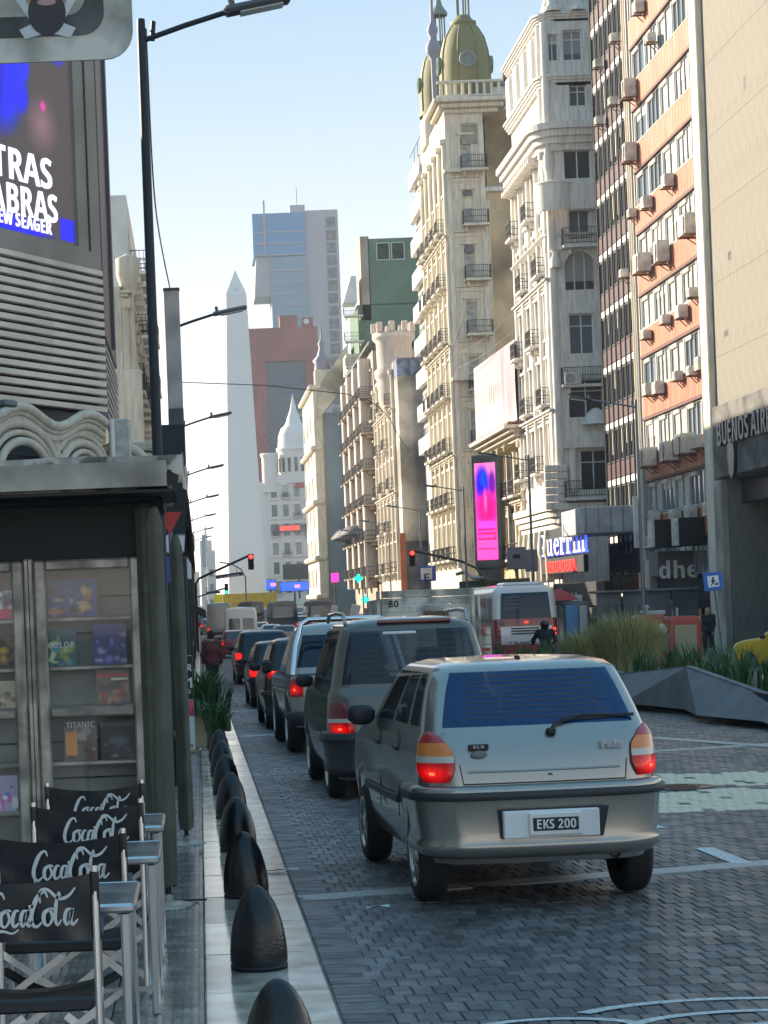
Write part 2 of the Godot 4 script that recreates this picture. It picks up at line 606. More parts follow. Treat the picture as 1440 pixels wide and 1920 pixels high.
# A car body is a stack of rounded plan outlines. Row: [height, half width, rear z, front z, corner radius, rear bow]; the rear looks to +z.
# u runs round the outline: 0 middle of the rear, 1..2 right rear corner, 2..3 right side, 3..4 front corner, 5 middle of the front; negative u is the left side.
func row_at(rows: Array, y: float) -> Array:
	for i in rows.size() - 1:
		if y <= rows[i + 1][0]:
			var t: float = clampf((y - rows[i][0]) / maxf(1e-5, rows[i + 1][0] - rows[i][0]), 0, 1)
			var r := []
			for k in 6: r.append(lerpf(rows[i][k], rows[i + 1][k], t))
			return r
	return rows[-1]
func outline(R: Array, us: float, off := 0.0) -> Vector3:
	var sg := signf(us) if us != 0 else 1.0
	var u := absf(us)
	var hw: float = R[1]
	var rc := minf(R[4], hw * .95)
	var p: Vector3
	var nn: Vector3
	if u <= 1.0:
		p = V(u * (hw - rc), 0, R[2]); nn = V(0, 0, 1)
	elif u <= 2.0:
		var a := (u - 1.0) * PI / 2
		nn = V(sin(a), 0, cos(a)); p = V(hw - rc, 0, R[2] - rc) + nn * rc
	elif u <= 3.0:
		p = V(hw, 0, lerpf(R[2] - rc, R[3] + rc, u - 2.0)); nn = V(1, 0, 0)
	elif u <= 4.0:
		var a := (u - 3.0) * PI / 2
		nn = V(cos(a), 0, -sin(a)); p = V(hw - rc, 0, R[3] + rc) + nn * rc
	else:
		p = V((5.0 - u) * (hw - rc), 0, R[3]); nn = V(0, 0, -1)
	var k := p.x / maxf(hw, .01)
	if u < 2.0: p.z -= R[5] * k * k
	elif u < 3.0: p.z -= R[5] * (3.0 - u)
	if u > 3.0: p.z += R[5] * 2.2 * k * k
	elif u > 2.0: p.z += R[5] * 2.2 * (u - 2.0)
	p += nn * off
	return V(p.x * sg, R[0], p.z)
func arch_push(p: Vector3, arches: Array) -> Vector3:
	for a in arches:  # [z, y, radius]
		var q := Vector2(p.z - a[0], p.y - a[1])
		if absf(p.x) > a[3] and q.length() < a[2]:
			q = (q if q.length() > .01 else Vector2(0, 1)).normalized() * a[2]
			if q.y < -.1: q.y = -.1
			p.z = a[0] + q.x; p.y = maxf(p.y, a[1] + q.y)
	return p
func shell(o: Node3D, rows: Array, ys: Array, side: Array, zone: Callable, mats: Dictionary, arches := [], nr := 6) -> void:
	var us := []
	for i in nr: us.append(float(i) / nr)
	for i in 4: us.append(1.0 + i / 4.0)
	for q in side: us.append(2.0 + q)
	for i in 4: us.append(3.0 + i / 4.0)
	for i in 4: us.append(4.0 + i / 3.0)
	var all := []
	for i in range(us.size() - 1, 0, -1): all.append(-us[i])
	all.append_array(us)
	var P := []
	for y in ys:
		var R := row_at(rows, y)
		var l := PackedVector3Array()
		for u in all: l.append(arch_push(outline(R, u), arches))
		P.append(l)
	var w: int = all.size()
	var N := PackedVector3Array()
	N.resize(w * ys.size())
	for i in ys.size() - 1:
		for j in w - 1:
			var f: Vector3 = (P[i + 1][j + 1] - P[i][j]).cross(P[i + 1][j] - P[i][j + 1])
			for k in [i * w + j, i * w + j + 1, (i + 1) * w + j, (i + 1) * w + j + 1]: N[k] += f
	for i in ys.size():
		var s := N[i * w] + N[i * w + w - 1]
		N[i * w] = s; N[i * w + w - 1] = s
	var out := {}
	for i in ys.size() - 1:
		for j in w - 1:
			var key: String = zone.call((ys[i] + ys[i + 1]) * .5, (all[j] + all[j + 1]) * .5)
			if key == "": continue
			if not out.has(key): out[key] = MB.new()
			var b: MB = out[key]
			var k := b.v.size()
			for c in [[i, j], [i, j + 1], [i + 1, j + 1], [i + 1, j]]:
				b.v.append(P[c[0]][c[1]]); b.n.append(N[c[0] * w + c[1]].normalized()); b.uv.append(Vector2(0, 0))
			b.ix.append_array(PackedInt32Array([k, k + 2, k + 1, k, k + 3, k + 2]))
	for key in out:
		var k: String = key.get_slice("#", 0)
		part(out[key], k, mats.get(k, mats.body), o)
func patch(rows: Array, prof: Array, lo, hi, nu := 8) -> MB:  # prof: [height, offset] upwards; lo and hi: u at 0..1 of the height
	var g := []
	for i in prof.size():
		var v := i / float(prof.size() - 1)
		var R := row_at(rows, prof[i][0])
		var l := PackedVector3Array()
		var a: float = lo.sample(v) if lo is Curve else lo
		var b: float = hi.sample(v) if hi is Curve else hi
		for j in nu + 1: l.append(outline(R, lerpf(a, b, j / float(nu)), prof[i][1]))
		g.append(l)
	return MB.new().grid(g)
func curve(pts: Array) -> Curve:
	var c := Curve.new()
	c.min_value = -6; c.max_value = 6
	for p in pts: c.add_point(Vector2(p[0], p[1]), 0, 0, Curve.TANGENT_LINEAR, Curve.TANGENT_LINEAR)
	return c
func paint(key: String, c: Color, metal := .35, rough := .38) -> StandardMaterial3D:
	if M.has(key): return M[key]
	var m := mat(key, c, rough, metal)
	m.clearcoat_enabled = true
	m.clearcoat = .35 if c.r < .02 else 1.0
	m.clearcoat_roughness = .06
	return m
func wheel(o: Node3D, p: Vector3, R: float, w: float, sg: float, rim := "alu") -> void:
	var key := "wheel%.2f%.2f" % [R, w]
	if not meshes.has(key):
		var b := MB.new()
		b.x = Transform3D(Basis(V(0, 0, 1), -PI / 2), Vector3.ZERO)
		var h := w * .5
		b.lathe([Vector2(R * .55, -h * .7), Vector2(R * .66, -h), Vector2(R * .88, -h), Vector2(R * .97, -h * .8), Vector2(R, -h * .5), Vector2(R, h * .5), Vector2(R * .97, h * .8), Vector2(R * .88, h), Vector2(R * .66, h), Vector2(R * .62, h * .8), Vector2(0, h * .5)], 26)
		meshes[key] = b.mesh()
		b = MB.new()
		b.x = Transform3D(Basis(V(0, 0, 1), -PI / 2), Vector3.ZERO)
		b.lathe([Vector2(R * .66, h * .85), Vector2(R * .68, h * 1.02), Vector2(R * .60, h * .98), Vector2(R * .58, h * .62)], 26)
		b.lathe([Vector2(R * .2, h * .62), Vector2(R * .19, h * .92), Vector2(R * .1, h * .98), Vector2(0, h * .98)], 14)
		for k in 6:
			var a := TAU * k / 6
			b.bar(V(sin(a) * R * .12, h * .82, cos(a) * R * .12), V(sin(a) * R * .63, h * .78, cos(a) * R * .63), R * .17, h * .14)
		meshes[key + "r"] = b.mesh()
	var wh := part(meshes[key], "wheel", M.rubber, o, Transform3D(Basis(V(0, 1, 0), 0.0 if sg > 0 else PI), p))
	part(meshes[key + "r"], "rim", M[rim], wh)
func hatchback(o: Node3D, s: Dictionary) -> void:
	# s: body, w, h, len, belt, glass, lamp (lit red), dark lower bumper ...
	var body: Material = s.body
	var W: float = s.w * .5; var H: float = s.h; var L: float = s.len; var B: float = s.belt; var G: float = s.get("slant", .25)
	var gl: Material = s.get("glass", M.glass_dark)
	var gh := H - B
	var lo := [[.20, W * .89, -.10, -L + .12, .22, .05], [.36, W * .965, -.05, -L + .04, .24, .06], [.52, W * .99, -.04, -L, .25, .06], [.68, W, -.055, -L + .02, .24, .06], [B - .16, W * .99, -.085, -L + .10, .21, .06], [B - .06, W * .97, -.12, -L + .5, .18, .055], [B, W * .935, -.165, -L * .74, .15, .05]]
	var ca := [[B, W * .935, -.165, -L * .74, .15, .05], [B + gh * .22, W * .905, -.165 - G * .26, -L * .69, .15, .045], [B + gh * .55, W * .85, -.165 - G * .66, -L * .61, .15, .04], [B + gh * .80, W * .795, -.165 - G * .95, -L * .555, .15, .03], [B + gh * .90, W * .73, -.165 - G * 1.25, -L * .52, .16, .03], [B + gh * .965, W * .60, -.2 - G * 2.0, -L * .48, .18, .02], [H - .006, W * .33, -.3 - G * 3, -L * .43, .15, .0], [H, .02, -.5 - G * 3, -L * .40, .01, 0]]
	var ax: float = s.get("axle", .66)
	var wb: float = s.get("base", L * .635)
	var R: float = s.get("wheel", .285)
	var ar := [[-ax, R, R * 1.2, W * .7], [-ax - wb, R, R * 1.2, W * .7]]
	var side := []
	for i in 40: side.append(i / 39.0)
	shell(o, lo, [.20, .28, .36, .44, .52, .60, .68, .76, .84, B - .1, B - .06, B], side, func(_y, _u): return "body", {"body": body}, ar)
	var win: Array = s.get("windows", [[.10, .30], [.34, .60], [.64, .93]])
	side = [0.0, .04]
	for q in win: side.append_array([q[0], (q[0] + q[1]) * .5, q[1]])
	side.append_array([.97, 1.0])
	var g0: float = B + gh * .05; var g1: float = B + gh * .80
	var rw: float = s.get("rear_w", .98)
	var zone := func(y, u):
		var a := absf(u)
		if y > g0 and y < g1:
			if a < rw or (a < 1.2 and s.get("wrap", false)): return "rear_window"
			if a > 4.1: return "windscreen"
			if a > 2.0 and a < 3.0:
				for i in win.size():
					if a - 2.0 > win[i][0] and a - 2.0 < win[i][1]: return "side_window#%d%s" % [i, u > 0]
		return "body"
	shell(o, ca, [B, g0, B + gh * .22, B + gh * .4, B + gh * .55, B + gh * .68, g1, B + gh * .85, B + gh * .90, B + gh * .935, B + gh * .965, B + gh * .985, H - .006, H], side, zone, {"body": body, "rear_window": gl, "side_window": M.tint_clear if s.get("inside", false) else M.glass_dark, "windscreen": M.tint_clear if s.get("inside", false) else M.glass_dark})
	if s.get("inside", false):
		var fl := MB.new()
		fl.box(V(0, B - .42, -L * .42), V(W * 1.7, .06, L * .55)).box(V(0, B - .02, -.5), V(W * 1.5, .03, .5))
		part(fl, "cabin_floor", M.dark, o)
		for q in [[-W * .45, -L * .5], [W * .45, -L * .5], [-W * .42, -L * .29], [W * .42, -L * .29]]:
			var st := MB.new()
			st.x = Transform3D(Basis(V(1, 0, 0), .18), V(q[0], B - .4, q[1]))
			st.box(V(0, .3, 0), V(.46, .62, .14), .06).box(V(0, .70, .01), V(.25, .17, .09), .04)
			part(st, "seat", M.slate, o)
	if s.get("inside", false):
		for i in 9:
			var y := lerpf(g0 + .05, g1 - .03, i / 8.0)
			part(patch(ca, [[y, .002], [y + .004, .003], [y + .0045, .001]], -.86, .86, 10), "heating_wire", M.ledge_wire if M.has("ledge_wire") else mat("ledge_wire", C(.10, .07, .05), .6), o)
	var ub := MB.new()
	ub.box(V(0, .34, -L * .5), V(W * 1.5, .3, L * .93), .05)
	part(ub, "underbody", M.black, o)
	for z in [-ax, -ax - wb]:
		for sg in [-1.0, 1.0]: wheel(o, V(sg * (W - .095), R, z), R, s.get("tyre", .185), sg, s.get("rim", "alu"))
	# bumper, lamps and plate
	var bm: Material = s.get("bumper", body)
	var bp := patch(lo, [[.23, .0], [.24, .045], [.275, .075], [.325, .07], [.355, .03], [.585, .035], [.60, .05], [.655, .052], [.672, .04], [.68, .0]], -2.10, 2.10, 40)
	part(bp, "rear_bumper", bm, o)
	if s.get("strip", true):
		part(patch(lo, [[.588, .035], [.592, .066], [.638, .068], [.644, .04]], -2.10, 2.10, 36), "rubber_strip", M.frame_dark, o)
	lamp_pair(o, lo, s)
	if s.has("plate"): plate(o, V(0, s.get("plate_y", .455), s.get("plate_z", .045)), s.plate, s.get("panel", true))
	var mir := MB.new()
	mir.lathe([Vector2(0, -.07), Vector2(.05, -.065), Vector2(.085, -.03), Vector2(.09, .03), Vector2(.06, .07), Vector2(0, .075)], 12)
	for sg in [-1.0, 1.0]:
		part(mir, "door_mirror", s.get("mirror", M.frame_dark), o, Transform3D(Basis.from_scale(V(1.15, 1.0, .7)), V(sg * (W * .935 + .11), B + .03, -L * .64)))
func lamp_pair(o: Node3D, lo: Array, s: Dictionary) -> void:
	var y0: float = s.get("lamp0", .70); var y1: float = s.get("lamp1", 1.02)
	var a := curve(s.get("lamp_in", [[0, 1.22], [.25, 1.1], [.6, 1.06], [.85, 1.25], [1, 1.6]]))
	var b := curve(s.get("lamp_out", [[0, 1.7], [.25, 1.92], [.7, 1.95], [1, 1.72]]))
	for sg in [-1.0, 1.0]:
		var pr := []
		for i in 9: pr.append([lerpf(y0, y1, i / 8.0), .006 if i in [0, 8] else .014])
		var back := part(lamp_patch(lo, pr, a, b, sg, 0, 8), "tail_lamp", M.get("lamp_red"), o)
		var seg: Array = s.get("lamp_bands", [[0, 3, "lamp_lit"], [3, 4, "lamp_clear"], [4, 6, "lamp_amber"], [6, 8, "lamp_red"]])
		for q in seg:
			part(lamp_patch(lo, pr.map(func(p): return [p[0], p[1] + .006]), a, b, sg, q[0], q[1]), "lens", M[q[2]], back)
func lamp_patch(lo: Array, pr: Array, a: Curve, b: Curve, sg: float, i0: int, i1: int) -> MB:
	var g := []
	for i in range(i0, i1 + 1):
		var v := i / float(pr.size() - 1)
		var R := row_at(lo, pr[i][0])
		var l := PackedVector3Array()
		for j in 9:
			var u := lerpf(a.sample(v), b.sample(v), j / 8.0)
			l.append(outline(R, sg * u, pr[i][1] if j > 0 and j < 8 else pr[i][1] - .006))
		if sg < 0: l.reverse()
		g.append(l)
	return MB.new().grid(g)
func plate(o: Node3D, p: Vector3, s: String, panel: bool) -> void:
	var b := MB.new()
	if panel:
		b.box(p + V(0, 0, -.02), V(.58, .165, .05), .006)
		part(b, "number_panel", M.white_paint, o)
		b = MB.new()
		p += V(.02, 0, .01)
	b.box(p + V(0, 0, .0), V(.32, .135, .024), .006)
	var pl := part(b, "number_plate", M.white_paint, o)
	b = MB.new()
	b.box(p + V(0, .0, .0125), V(.275, .078, .004), .001)
	part(b, "black_field", M.black, pl)
	if s: text(pl, s, .056, T(p + V(0, 0, .016)), M.white_paint, "plate_lettering", true, "Droid Sans", .003, .86)
func car_materials() -> void:
	paint("silver_beige", C(.34, .325, .295), .7, .27)
	paint("grey_brown", C(.125, .112, .095), .5, .36)
	paint("silver", C(.33, .315, .29), .5, .36)
	paint("black_paint", C(.012, .013, .016), .1, .3)
	paint("navy_paint", C(.010, .012, .018), .1, .3)
	paint("white_car", C(.72, .72, .70), 0, .4)
	paint("red_car", C(.20, .025, .03), .1, .35)
	paint("bus_red", C(.24, .010, .014), 0, .4)
	paint("bus_white", C(.66, .66, .66), 0, .35)
	paint("taxi_yellow", C(.75, .50, .03), 0, .35)
	paint("grey_car", C(.20, .205, .21), .4, .36)
	var lt := Image.create(48, 48, false, Image.FORMAT_RGB8)
	for y in 48:
		for x in 48:
			var q := Vector2((x - 24) / 24.0, (y - 26) / 24.0).length()
			var rib := .82 + .18 * float((x / 3) % 2) * (1.0 if y % 6 > 0 else .7)
			var c := Color(.34, .004, .004).lerp(Color(.95, .03, .02), clampf(1.1 - q, 0, 1)) * rib
			if q < .17: c = Color(1.0, .5, .32)
			lt.set_pixel(x, y, c)
	var ll := mat("lamp_lit", C(.3, .006, .005), .1)
	ll.emission_enabled = true
	ll.emission = Color.BLACK
	ll.emission_texture = ImageTexture.create_from_image(lt)
	ll.emission_energy_multiplier = .38
	var tc := StandardMaterial3D.new()
	tc.albedo_color = Color(.03, .05, .06, .45)
	tc.transparency = BaseMaterial3D.TRANSPARENCY_ALPHA
	tc.roughness = .03
	M["tint_clear"] = tc
	tc = tc.duplicate()
	tc.albedo_color = Color(.0, .21, .40, .84)
	M["tint_blue"] = tc
	tc = tc.duplicate()
	tc.albedo_color = Color(.01, .08, .14, .66)
	M["tint_van"] = tc
	glow("lamp_soft", C(1.0, .012, .01), .3)
	mat("lamp_red", C(.42, .014, .012), .12)
	mat("lamp_dark", C(.16, .01, .01), .15)
	mat("lamp_clear", C(.55, .52, .46), .12)
	mat("lamp_amber", C(.75, .22, .03), .14)
	var rg := mat("tinted_rear", C(.004, .045, .13), .04, .35)
	rg.metallic_specular = .8
	var r2 := mat("tinted_dark", C(.008, .022, .04), .05, .05)
	r2.metallic_specular = .5
	for k in ["lamp_red", "lamp_dark", "lamp_clear", "lamp_amber"]: M[k].clearcoat_enabled = true
func place(called: String, label: String, x: float, d: float, turn := 0.0, group := "vehicles queuing at the lights", cat := "car") -> Node3D:
	var o := thing(called, label, cat, V(x, ground(d) + .003, -d), turn, group)
	o.rotation.x = -.0141 if d < 60 else -.008
	return o
func traffic() -> void:
	hero_car()
	small_van()
	pickup()
	var q := place("dark_estate_car", "black tall car with one big brake lamp glowing, just ahead of the silver pickup", 1.98, 36.0, .02)
	hatchback(q, {"body": M.black_paint, "w": 1.74, "h": 1.60, "len": 4.2, "belt": 1.02, "slant": .2, "glass": M.tinted_dark, "wheel": .33, "lamp0": .86, "lamp1": 1.24, "lamp_in": [[0, .80], [.5, .74], [1, .95]], "lamp_out": [[0, 1.6], [.5, 1.75], [1, 1.6]], "lamp_bands": [[1, 6, "lamp_lit"], [6, 8, "lamp_red"]], "plate": "AB 182", "panel": false, "plate_y": .75, "plate_z": .0})
	q = place("black_hatchback", "black hatchback with a round chrome mirror edge, second dark car ahead of the pickup", 1.95, 46.5, .02)
	hatchback(q, {"body": M.navy_paint, "w": 1.70, "h": 1.50, "len": 3.9, "belt": .98, "glass": M.tinted_dark, "lamp_bands": [[0, 5, "lamp_soft"], [5, 8, "lamp_red"]]})
	q = place("black_pickup", "black pickup with a dim red lamp, farthest of the dark vehicles in the left lane", 2.05, 66.0, .02, "vehicles queuing at the lights", "pickup")
	hatchback(q, {"body": M.black_paint, "w": 1.84, "h": 1.72, "len": 4.6, "belt": 1.08, "wheel": .37, "glass": M.tinted_dark, "lamp0": .8, "lamp1": 1.08, "lamp_bands": [[0, 6, "lamp_soft"], [6, 8, "lamp_dark"]]})
	q = place("red_car", "dark red car with a lit amber indicator in front of the white minibus", 2.0, 112.0, .0)
	hatchback(q, {"body": M.red_car, "w": 1.70, "h": 1.5, "len": 3.9, "belt": 1.0, "lamp_bands": [[0, 5, "lamp_lit"], [5, 8, "lamp_amber"]]})
	q = place("white_minibus", "tall white minibus with two rear windows beyond the dark red car", 2.6, 128.0, .0, "vehicles queuing at the lights", "minibus")
	box_van(q, M.white_car, 2.0, 2.75, 5.6, 1.35, 2.05)
	for a in [[5.2, 150, "white_car", "small white hatchback second from the minibus", 1.7, 1.45], [4.9, 168, "white_car", "white saloon half hidden beyond the white minibus", 1.7, 1.45], [5.7, 138, "grey_car", "pale grey car to the right of the white minibus", 1.7, 1.45], [9.0, 190, "white_car", "white car between the far buses, nearest the dark truck bed", 1.8, 1.6], [10.5, 215, "white_car", "white car highest up the far slope by the blue screens", 1.8, 1.6], [13.1, 205, "white_car", "white car farthest right beyond the buses", 1.8, 1.6], [.6, 230, "red_car", "red car at the far left of the distant traffic", 1.8, 1.5], [-.6, 250, "white_car", "pale car at the far left behind the distant red car", 1.8, 1.5], [-1.6, 215, "red_car", "red and distant car beside the left pavement of the avenue", 1.8, 1.6], [1.0, 200, "grey_car", "grey car just left of the grey box truck", 1.8, 1.5]]:
		q = place("distant_car", a[3], a[0], a[1], 0, "distant traffic")
		hatchback(q, {"body": M[a[2]], "w": a[4], "h": a[5], "len": 4.0, "belt": .98, "lamp_bands": [[0, 6, "lamp_soft"], [6, 8, "lamp_red"]]})
	q = place("grey_box_truck", "grey box truck beyond the white minibus", 1.75, 178.0, 0, "distant traffic", "truck")
	box_van(q, M.grey_car, 2.2, 3.1, 6.0, 9, 9)
	for a in [[5.2, 205, "dark bus on the left below the yellow hoarding"], [7.6, 186, "dark bus in the middle of the far traffic"], [10.6, 178, "dark grey bus at the right of the far traffic with a red tail lamp"]]:
		q = place("far_bus", a[2], a[0], a[1], 0, "buses far down the avenue", "bus")
		box_van(q, M.slate, 2.5, 3.0, 9.0, 1.5, 2.5)
	q = place("parked_grey_car", "grey parked car seen between the kiosk and the left planter", -1.35, 58.0, .12, "", "car")
	hatchback(q, {"body": M.grey_car, "w": 1.7, "h": 1.48, "len": 3.9, "belt": .98})
	truck()
	bus()
	taxi()
func hero_car() -> void:
	var o := place("silver_hatchback", "silver hatchback with blue tinted rear window, nearest car in the queue", 2.06, 12.5, .055)
	var s := {"body": M.silver_beige, "w": 1.47, "h": 1.445, "len": 3.74, "belt": 1.005, "slant": .27, "inside": true, "wrap": true, "glass": M.tint_blue, "plate": "EKS 200", "plate_y": .445, "plate_z": .062, "base": 2.37, "windows": [[.07, .24], [.29, .56], [.60, .92]], "axle": .64}
	hatchback(o, s)
	var W := .735; var B := 1.005; var L := 3.74
	var lo := [[.20, W * .89, -.10, -L + .12, .22, .05], [.36, W * .965, -.05, -L + .04, .24, .06], [.52, W * .99, -.04, -L, .25, .06], [.68, W, -.055, -L + .02, .24, .06], [B - .16, W * .99, -.085, -L + .10, .21, .06], [B - .06, W * .97, -.12, -L + .5, .18, .055], [B, W * .935, -.165, -L * .74, .15, .05]]
	var seal: Material = M.black
	part(patch(lo, [[.752, .0], [.757, .006], [.762, .008], [.768, .0]], -.92, .92, 16), "tailgate_crease", M.silver_beige, o)
	for sg in [-1.0, 1.0]:
		part(patch(lo, [[.685, .001], [.80, .0015], [1.0, .0015]], sg * 1.0 - .008, sg * 1.0 + .008, 2), "panel_gap", seal, o)
	part(patch(lo, [[.683, .001], [.692, .003]], -1.0, 1.0, 14), "tailgate_gap", seal, o)
	# recess round the number panel
	var rc := MB.new()
	rc.prism(PackedVector2Array([V2(-.31, .535), V2(.36, .535), V2(.32, .355), V2(-.295, .36)]), .0, .022)
	part(rc, "plate_recess", M.dark, o)
	text(o, "Palio", .045, T(V(.43, .90, -.088), 0.03), M.chrome, "model_badge", true, "Droid Serif", .01)
	var bb := MB.new()
	bb.box(V(-.395, .91, -.098), V(.125, .034, .02), .006)
	var bd := part(bb, "dark_badge", M.black, o)
	text(bd, "ELX", .02, T(V(-.395, .91, -.086)), M.chrome, "badge_lettering", true, "Droid Sans", .003, 1.5)
	bb = MB.new()
	bb.x = Transform3D(Basis.from_scale(V(1, .45, 1)), V(-.395, .865, -.098))
	bb.x = bb.x * Transform3D(Basis(V(1, 0, 0), PI / 2), Vector3.ZERO)
	bb.lathe([Vector2(.05, 0), Vector2(.05, .012), Vector2(.036, .016), Vector2(0, .014)], 18)
	part(bb, "oval_badge", M.steel_grey, o)
	bb = MB.new()
	bb.x = Transform3D(Basis(V(1, 0, 0), PI / 2), V(.03, .715, -.085))
	bb.lathe([Vector2(.026, 0), Vector2(.026, .018), Vector2(.018, .022), Vector2(0, .02)], 16)
	part(bb, "tailgate_lock", M.dark_steel, o)
	# wiper
	var wp := MB.new()
	wp.tube([V(.06, .995, -.135), V(.09, 1.03, -.16), V(.28, 1.075, -.20), V(.55, 1.06, -.225)], .009, 6)
	wp.box(V(.06, .985, -.13), V(.06, .045, .05), .012)
	wp.bar(V(.14, 1.055, -.185), V(.60, 1.065, -.235), .012, .02)
	part(wp, "rear_wiper", M.black, o)
	var an := MB.new()
	an.box(V(0, 1.43, -.75), V(.03, .03, .06), .008)
	part(an, "aerial_base", M.black, o)
	var ex := MB.new()
	ex.x = Transform3D(Basis(V(1, 0, 0), -PI / 2), V(.42, .235, -.1))
	ex.lathe([Vector2(.0, .03), Vector2(.03, .0), Vector2(.034, .0), Vector2(.034, .25)], 14)
	ex.x = Transform3D.IDENTITY
	ex.box(V(.42, .25, -.45), V(.4, .13, .3), .05)
	part(ex, "exhaust", M.dark_steel, o)
	# side: trim strip and door handles
	for sg in [-1.0, 1.0]:
		var ss := MB.new()
		ss.box(V(sg * .738, .53, -1.95), V(.025, .055, 1.55), .01)
		part(ss, "side_strip", M.frame_dark, o)
		for z in [-1.25, -2.1]:
			var hb := MB.new()
			hb.box(V(sg * .727, .86, z), V(.03, .035, .17), .01)
			part(hb, "door_handle", M.frame_dark, o)
			var dg := MB.new()
			dg.bar(V(sg * .737, .42, z + .1), V(sg * .722, .98, z + .12), .006, .006)
			part(dg, "panel_gap", M.black, o)
	lift(o, .07)
func lift(o: Node3D, by: float) -> void:
	for c in o.get_children():
		if not String(c.name).begins_with("wheel"): c.position.y += by
func V2(a: float, b: float) -> Vector2: return Vector2(a, b)
func small_van() -> void:
	var o := place("grey_brown_van", "grey brown small van with a wide rear window behind the silver hatchback", 2.12, 20.7, .02, "vehicles queuing at the lights", "van")
	hatchback(o, {"body": M.grey_brown, "w": 1.72, "h": 1.83, "len": 4.1, "belt": 1.12, "slant": .13, "inside": true, "glass": M.tint_van, "wheel": .31, "lamp0": .66, "lamp1": .98, "lamp_in": [[0, 1.0], [.3, .98], [1, 1.12]], "lamp_out": [[0, 1.65], [.5, 1.8], [1, 1.7]], "lamp_bands": [[0, 3, "lamp_lit"], [3, 4, "lamp_clear"], [4, 8, "lamp_dark"]], "bumper": M.frame_dark, "rear_w": .99, "wrap": true, "plate": "", "panel": false, "plate_y": .88, "plate_z": -.05})
	var b := MB.new()
	b.box(V(.14, 1.0, -.09), V(.62, .06, .05), .015)
	part(b, "tailgate_handle", M.frame_dark, o)
	b = MB.new()
	b.box(V(.12, .88, -.075), V(.5, .14, .03), .01)
	part(b, "plate_recess", M.slate, o)
	b = MB.new()
	b.box(V(.06, 1.775, -.33), V(.75, .035, .05), .01)
	part(b, "high_brake_lamp", M.lamp_dark, o)
	for sg in [-1.0, 1.0]:
		b = MB.new()
		b.tube([V(sg * .62, 1.76, -.5), V(sg * .63, 1.86, -.62), V(sg * .64, 1.88, -1.2), V(sg * .64, 1.87, -2.2), V(sg * .64, 1.80, -2.4)], .022, 8)
		part(b, "roof_rail", M.silver, o)
	b = MB.new()
	b.box(V(-.1, 1.66, -.275), V(.34, .03, .02), .008)
	part(b, "window_sticker", M.white_paint, o)
func pickup() -> void:
	var o := place("silver_pickup", "silver pickup with a chrome roll bar between the van and the dark cars", 2.1, 28.5, .02, "vehicles queuing at the lights", "pickup")
	var W := .89; var L := 5.0
	var lo := [[.38, W * .9, -.10, -L + .1, .1, .03], [.55, W * .98, -.04, -L, .13, .03], [.8, W, -.03, -L + .02, .13, .03], [1.0, W * .99, -.04, -L + .2, .12, .03], [1.09, W * .97, -.05, -L * .78, .1, .03]]
	var side := []
	for i in 48: side.append(i / 47.0)
	var R := .38
	shell(o, lo, [.38, .46, .55, .66, .8, .9, 1.0, 1.05, 1.09], side, func(_y, _u): return "body", {"body": M.silver}, [[-.95, R, R * 1.22, W * .7], [-4.0, R, R * 1.22, W * .7]])
	var b := MB.new()
	b.box(V(0, 1.06, -1.0), V(W * 1.78, .04, 1.8))
	part(b, "bed_cover", M.black, o)
	var ca := [[1.08, W * .93, -1.72, -L * .74, .14, .02], [1.2, W * .91, -1.76, -L * .70, .14, .02], [1.66, W * .78, -1.9, -L * .55, .14, .02], [1.76, W * .68, -2.0, -L * .53, .16, .02], [1.81, W * .4, -2.2, -L * .5, .15, 0], [1.82, .02, -2.4, -L * .5, .01, 0]]
	shell(o, ca, [1.08, 1.17, 1.3, 1.5, 1.64, 1.7, 1.76, 1.79, 1.81, 1.82], [0, .06, .3, .48, .53, .8, .94, 1.0], func(y, u):
		if y > 1.17 and y < 1.64:
			if absf(u) < .98: return "rear_window"
			if absf(u) > 4.1: return "windscreen"
			if (absf(u) > 2.06 and absf(u) < 2.48) or (absf(u) > 2.53 and absf(u) < 2.94): return "side_window#%d%s" % [int(absf(u) > 2.5), u > 0]
		return "body", {"body": M.silver, "rear_window": M.tinted_dark, "side_window": M.glass_dark, "windscreen": M.glass_dark})
	b = MB.new()
	for z in [-1.45, -1.25]:
		b.tube([V(-.80, 1.08, z + .45), V(-.72, 1.5, z + .1), V(-.62, 1.80, z), V(-.5, 1.86, z), V(.5, 1.86, z), V(.62, 1.80, z), V(.72, 1.5, z + .1), V(.80, 1.08, z + .45)], .036, 8)
	part(b, "roll_bar", M.chrome, o)
	part(patch(lo, [[.40, .0], [.42, .1], [.56, .11], [.6, .02]], -1.9, 1.9, 24), "rear_bumper", M.frame_dark, o)
	lamp_pair(o, lo, {"lamp0": .80, "lamp1": 1.05, "lamp_in": [[0, .93], [1, .93]], "lamp_out": [[0, 1.7], [1, 1.7]], "lamp_bands": [[1, 6, "lamp_lit"], [6, 8, "lamp_red"]]})
	b = MB.new()
	b.box(V(0, .45, -2.4), V(1.2, .3, 4.4))
	part(b, "underbody", M.black, o)
	b = MB.new()
	b.box(V(0, .93, -.028), V(.3, .06, .02), .006)
	part(b, "tailgate_handle", M.frame_dark, o)
	for z in [-.95, -4.0]:
		for sg in [-1.0, 1.0]: wheel(o, V(sg * (W - .11), R, z), R, .25, sg)
	b = MB.new()
	b.box(V(-1.02, 1.18, -3.4), V(.16, .2, .1), .04)
	part(b, "door_mirror", M.frame_dark, o)
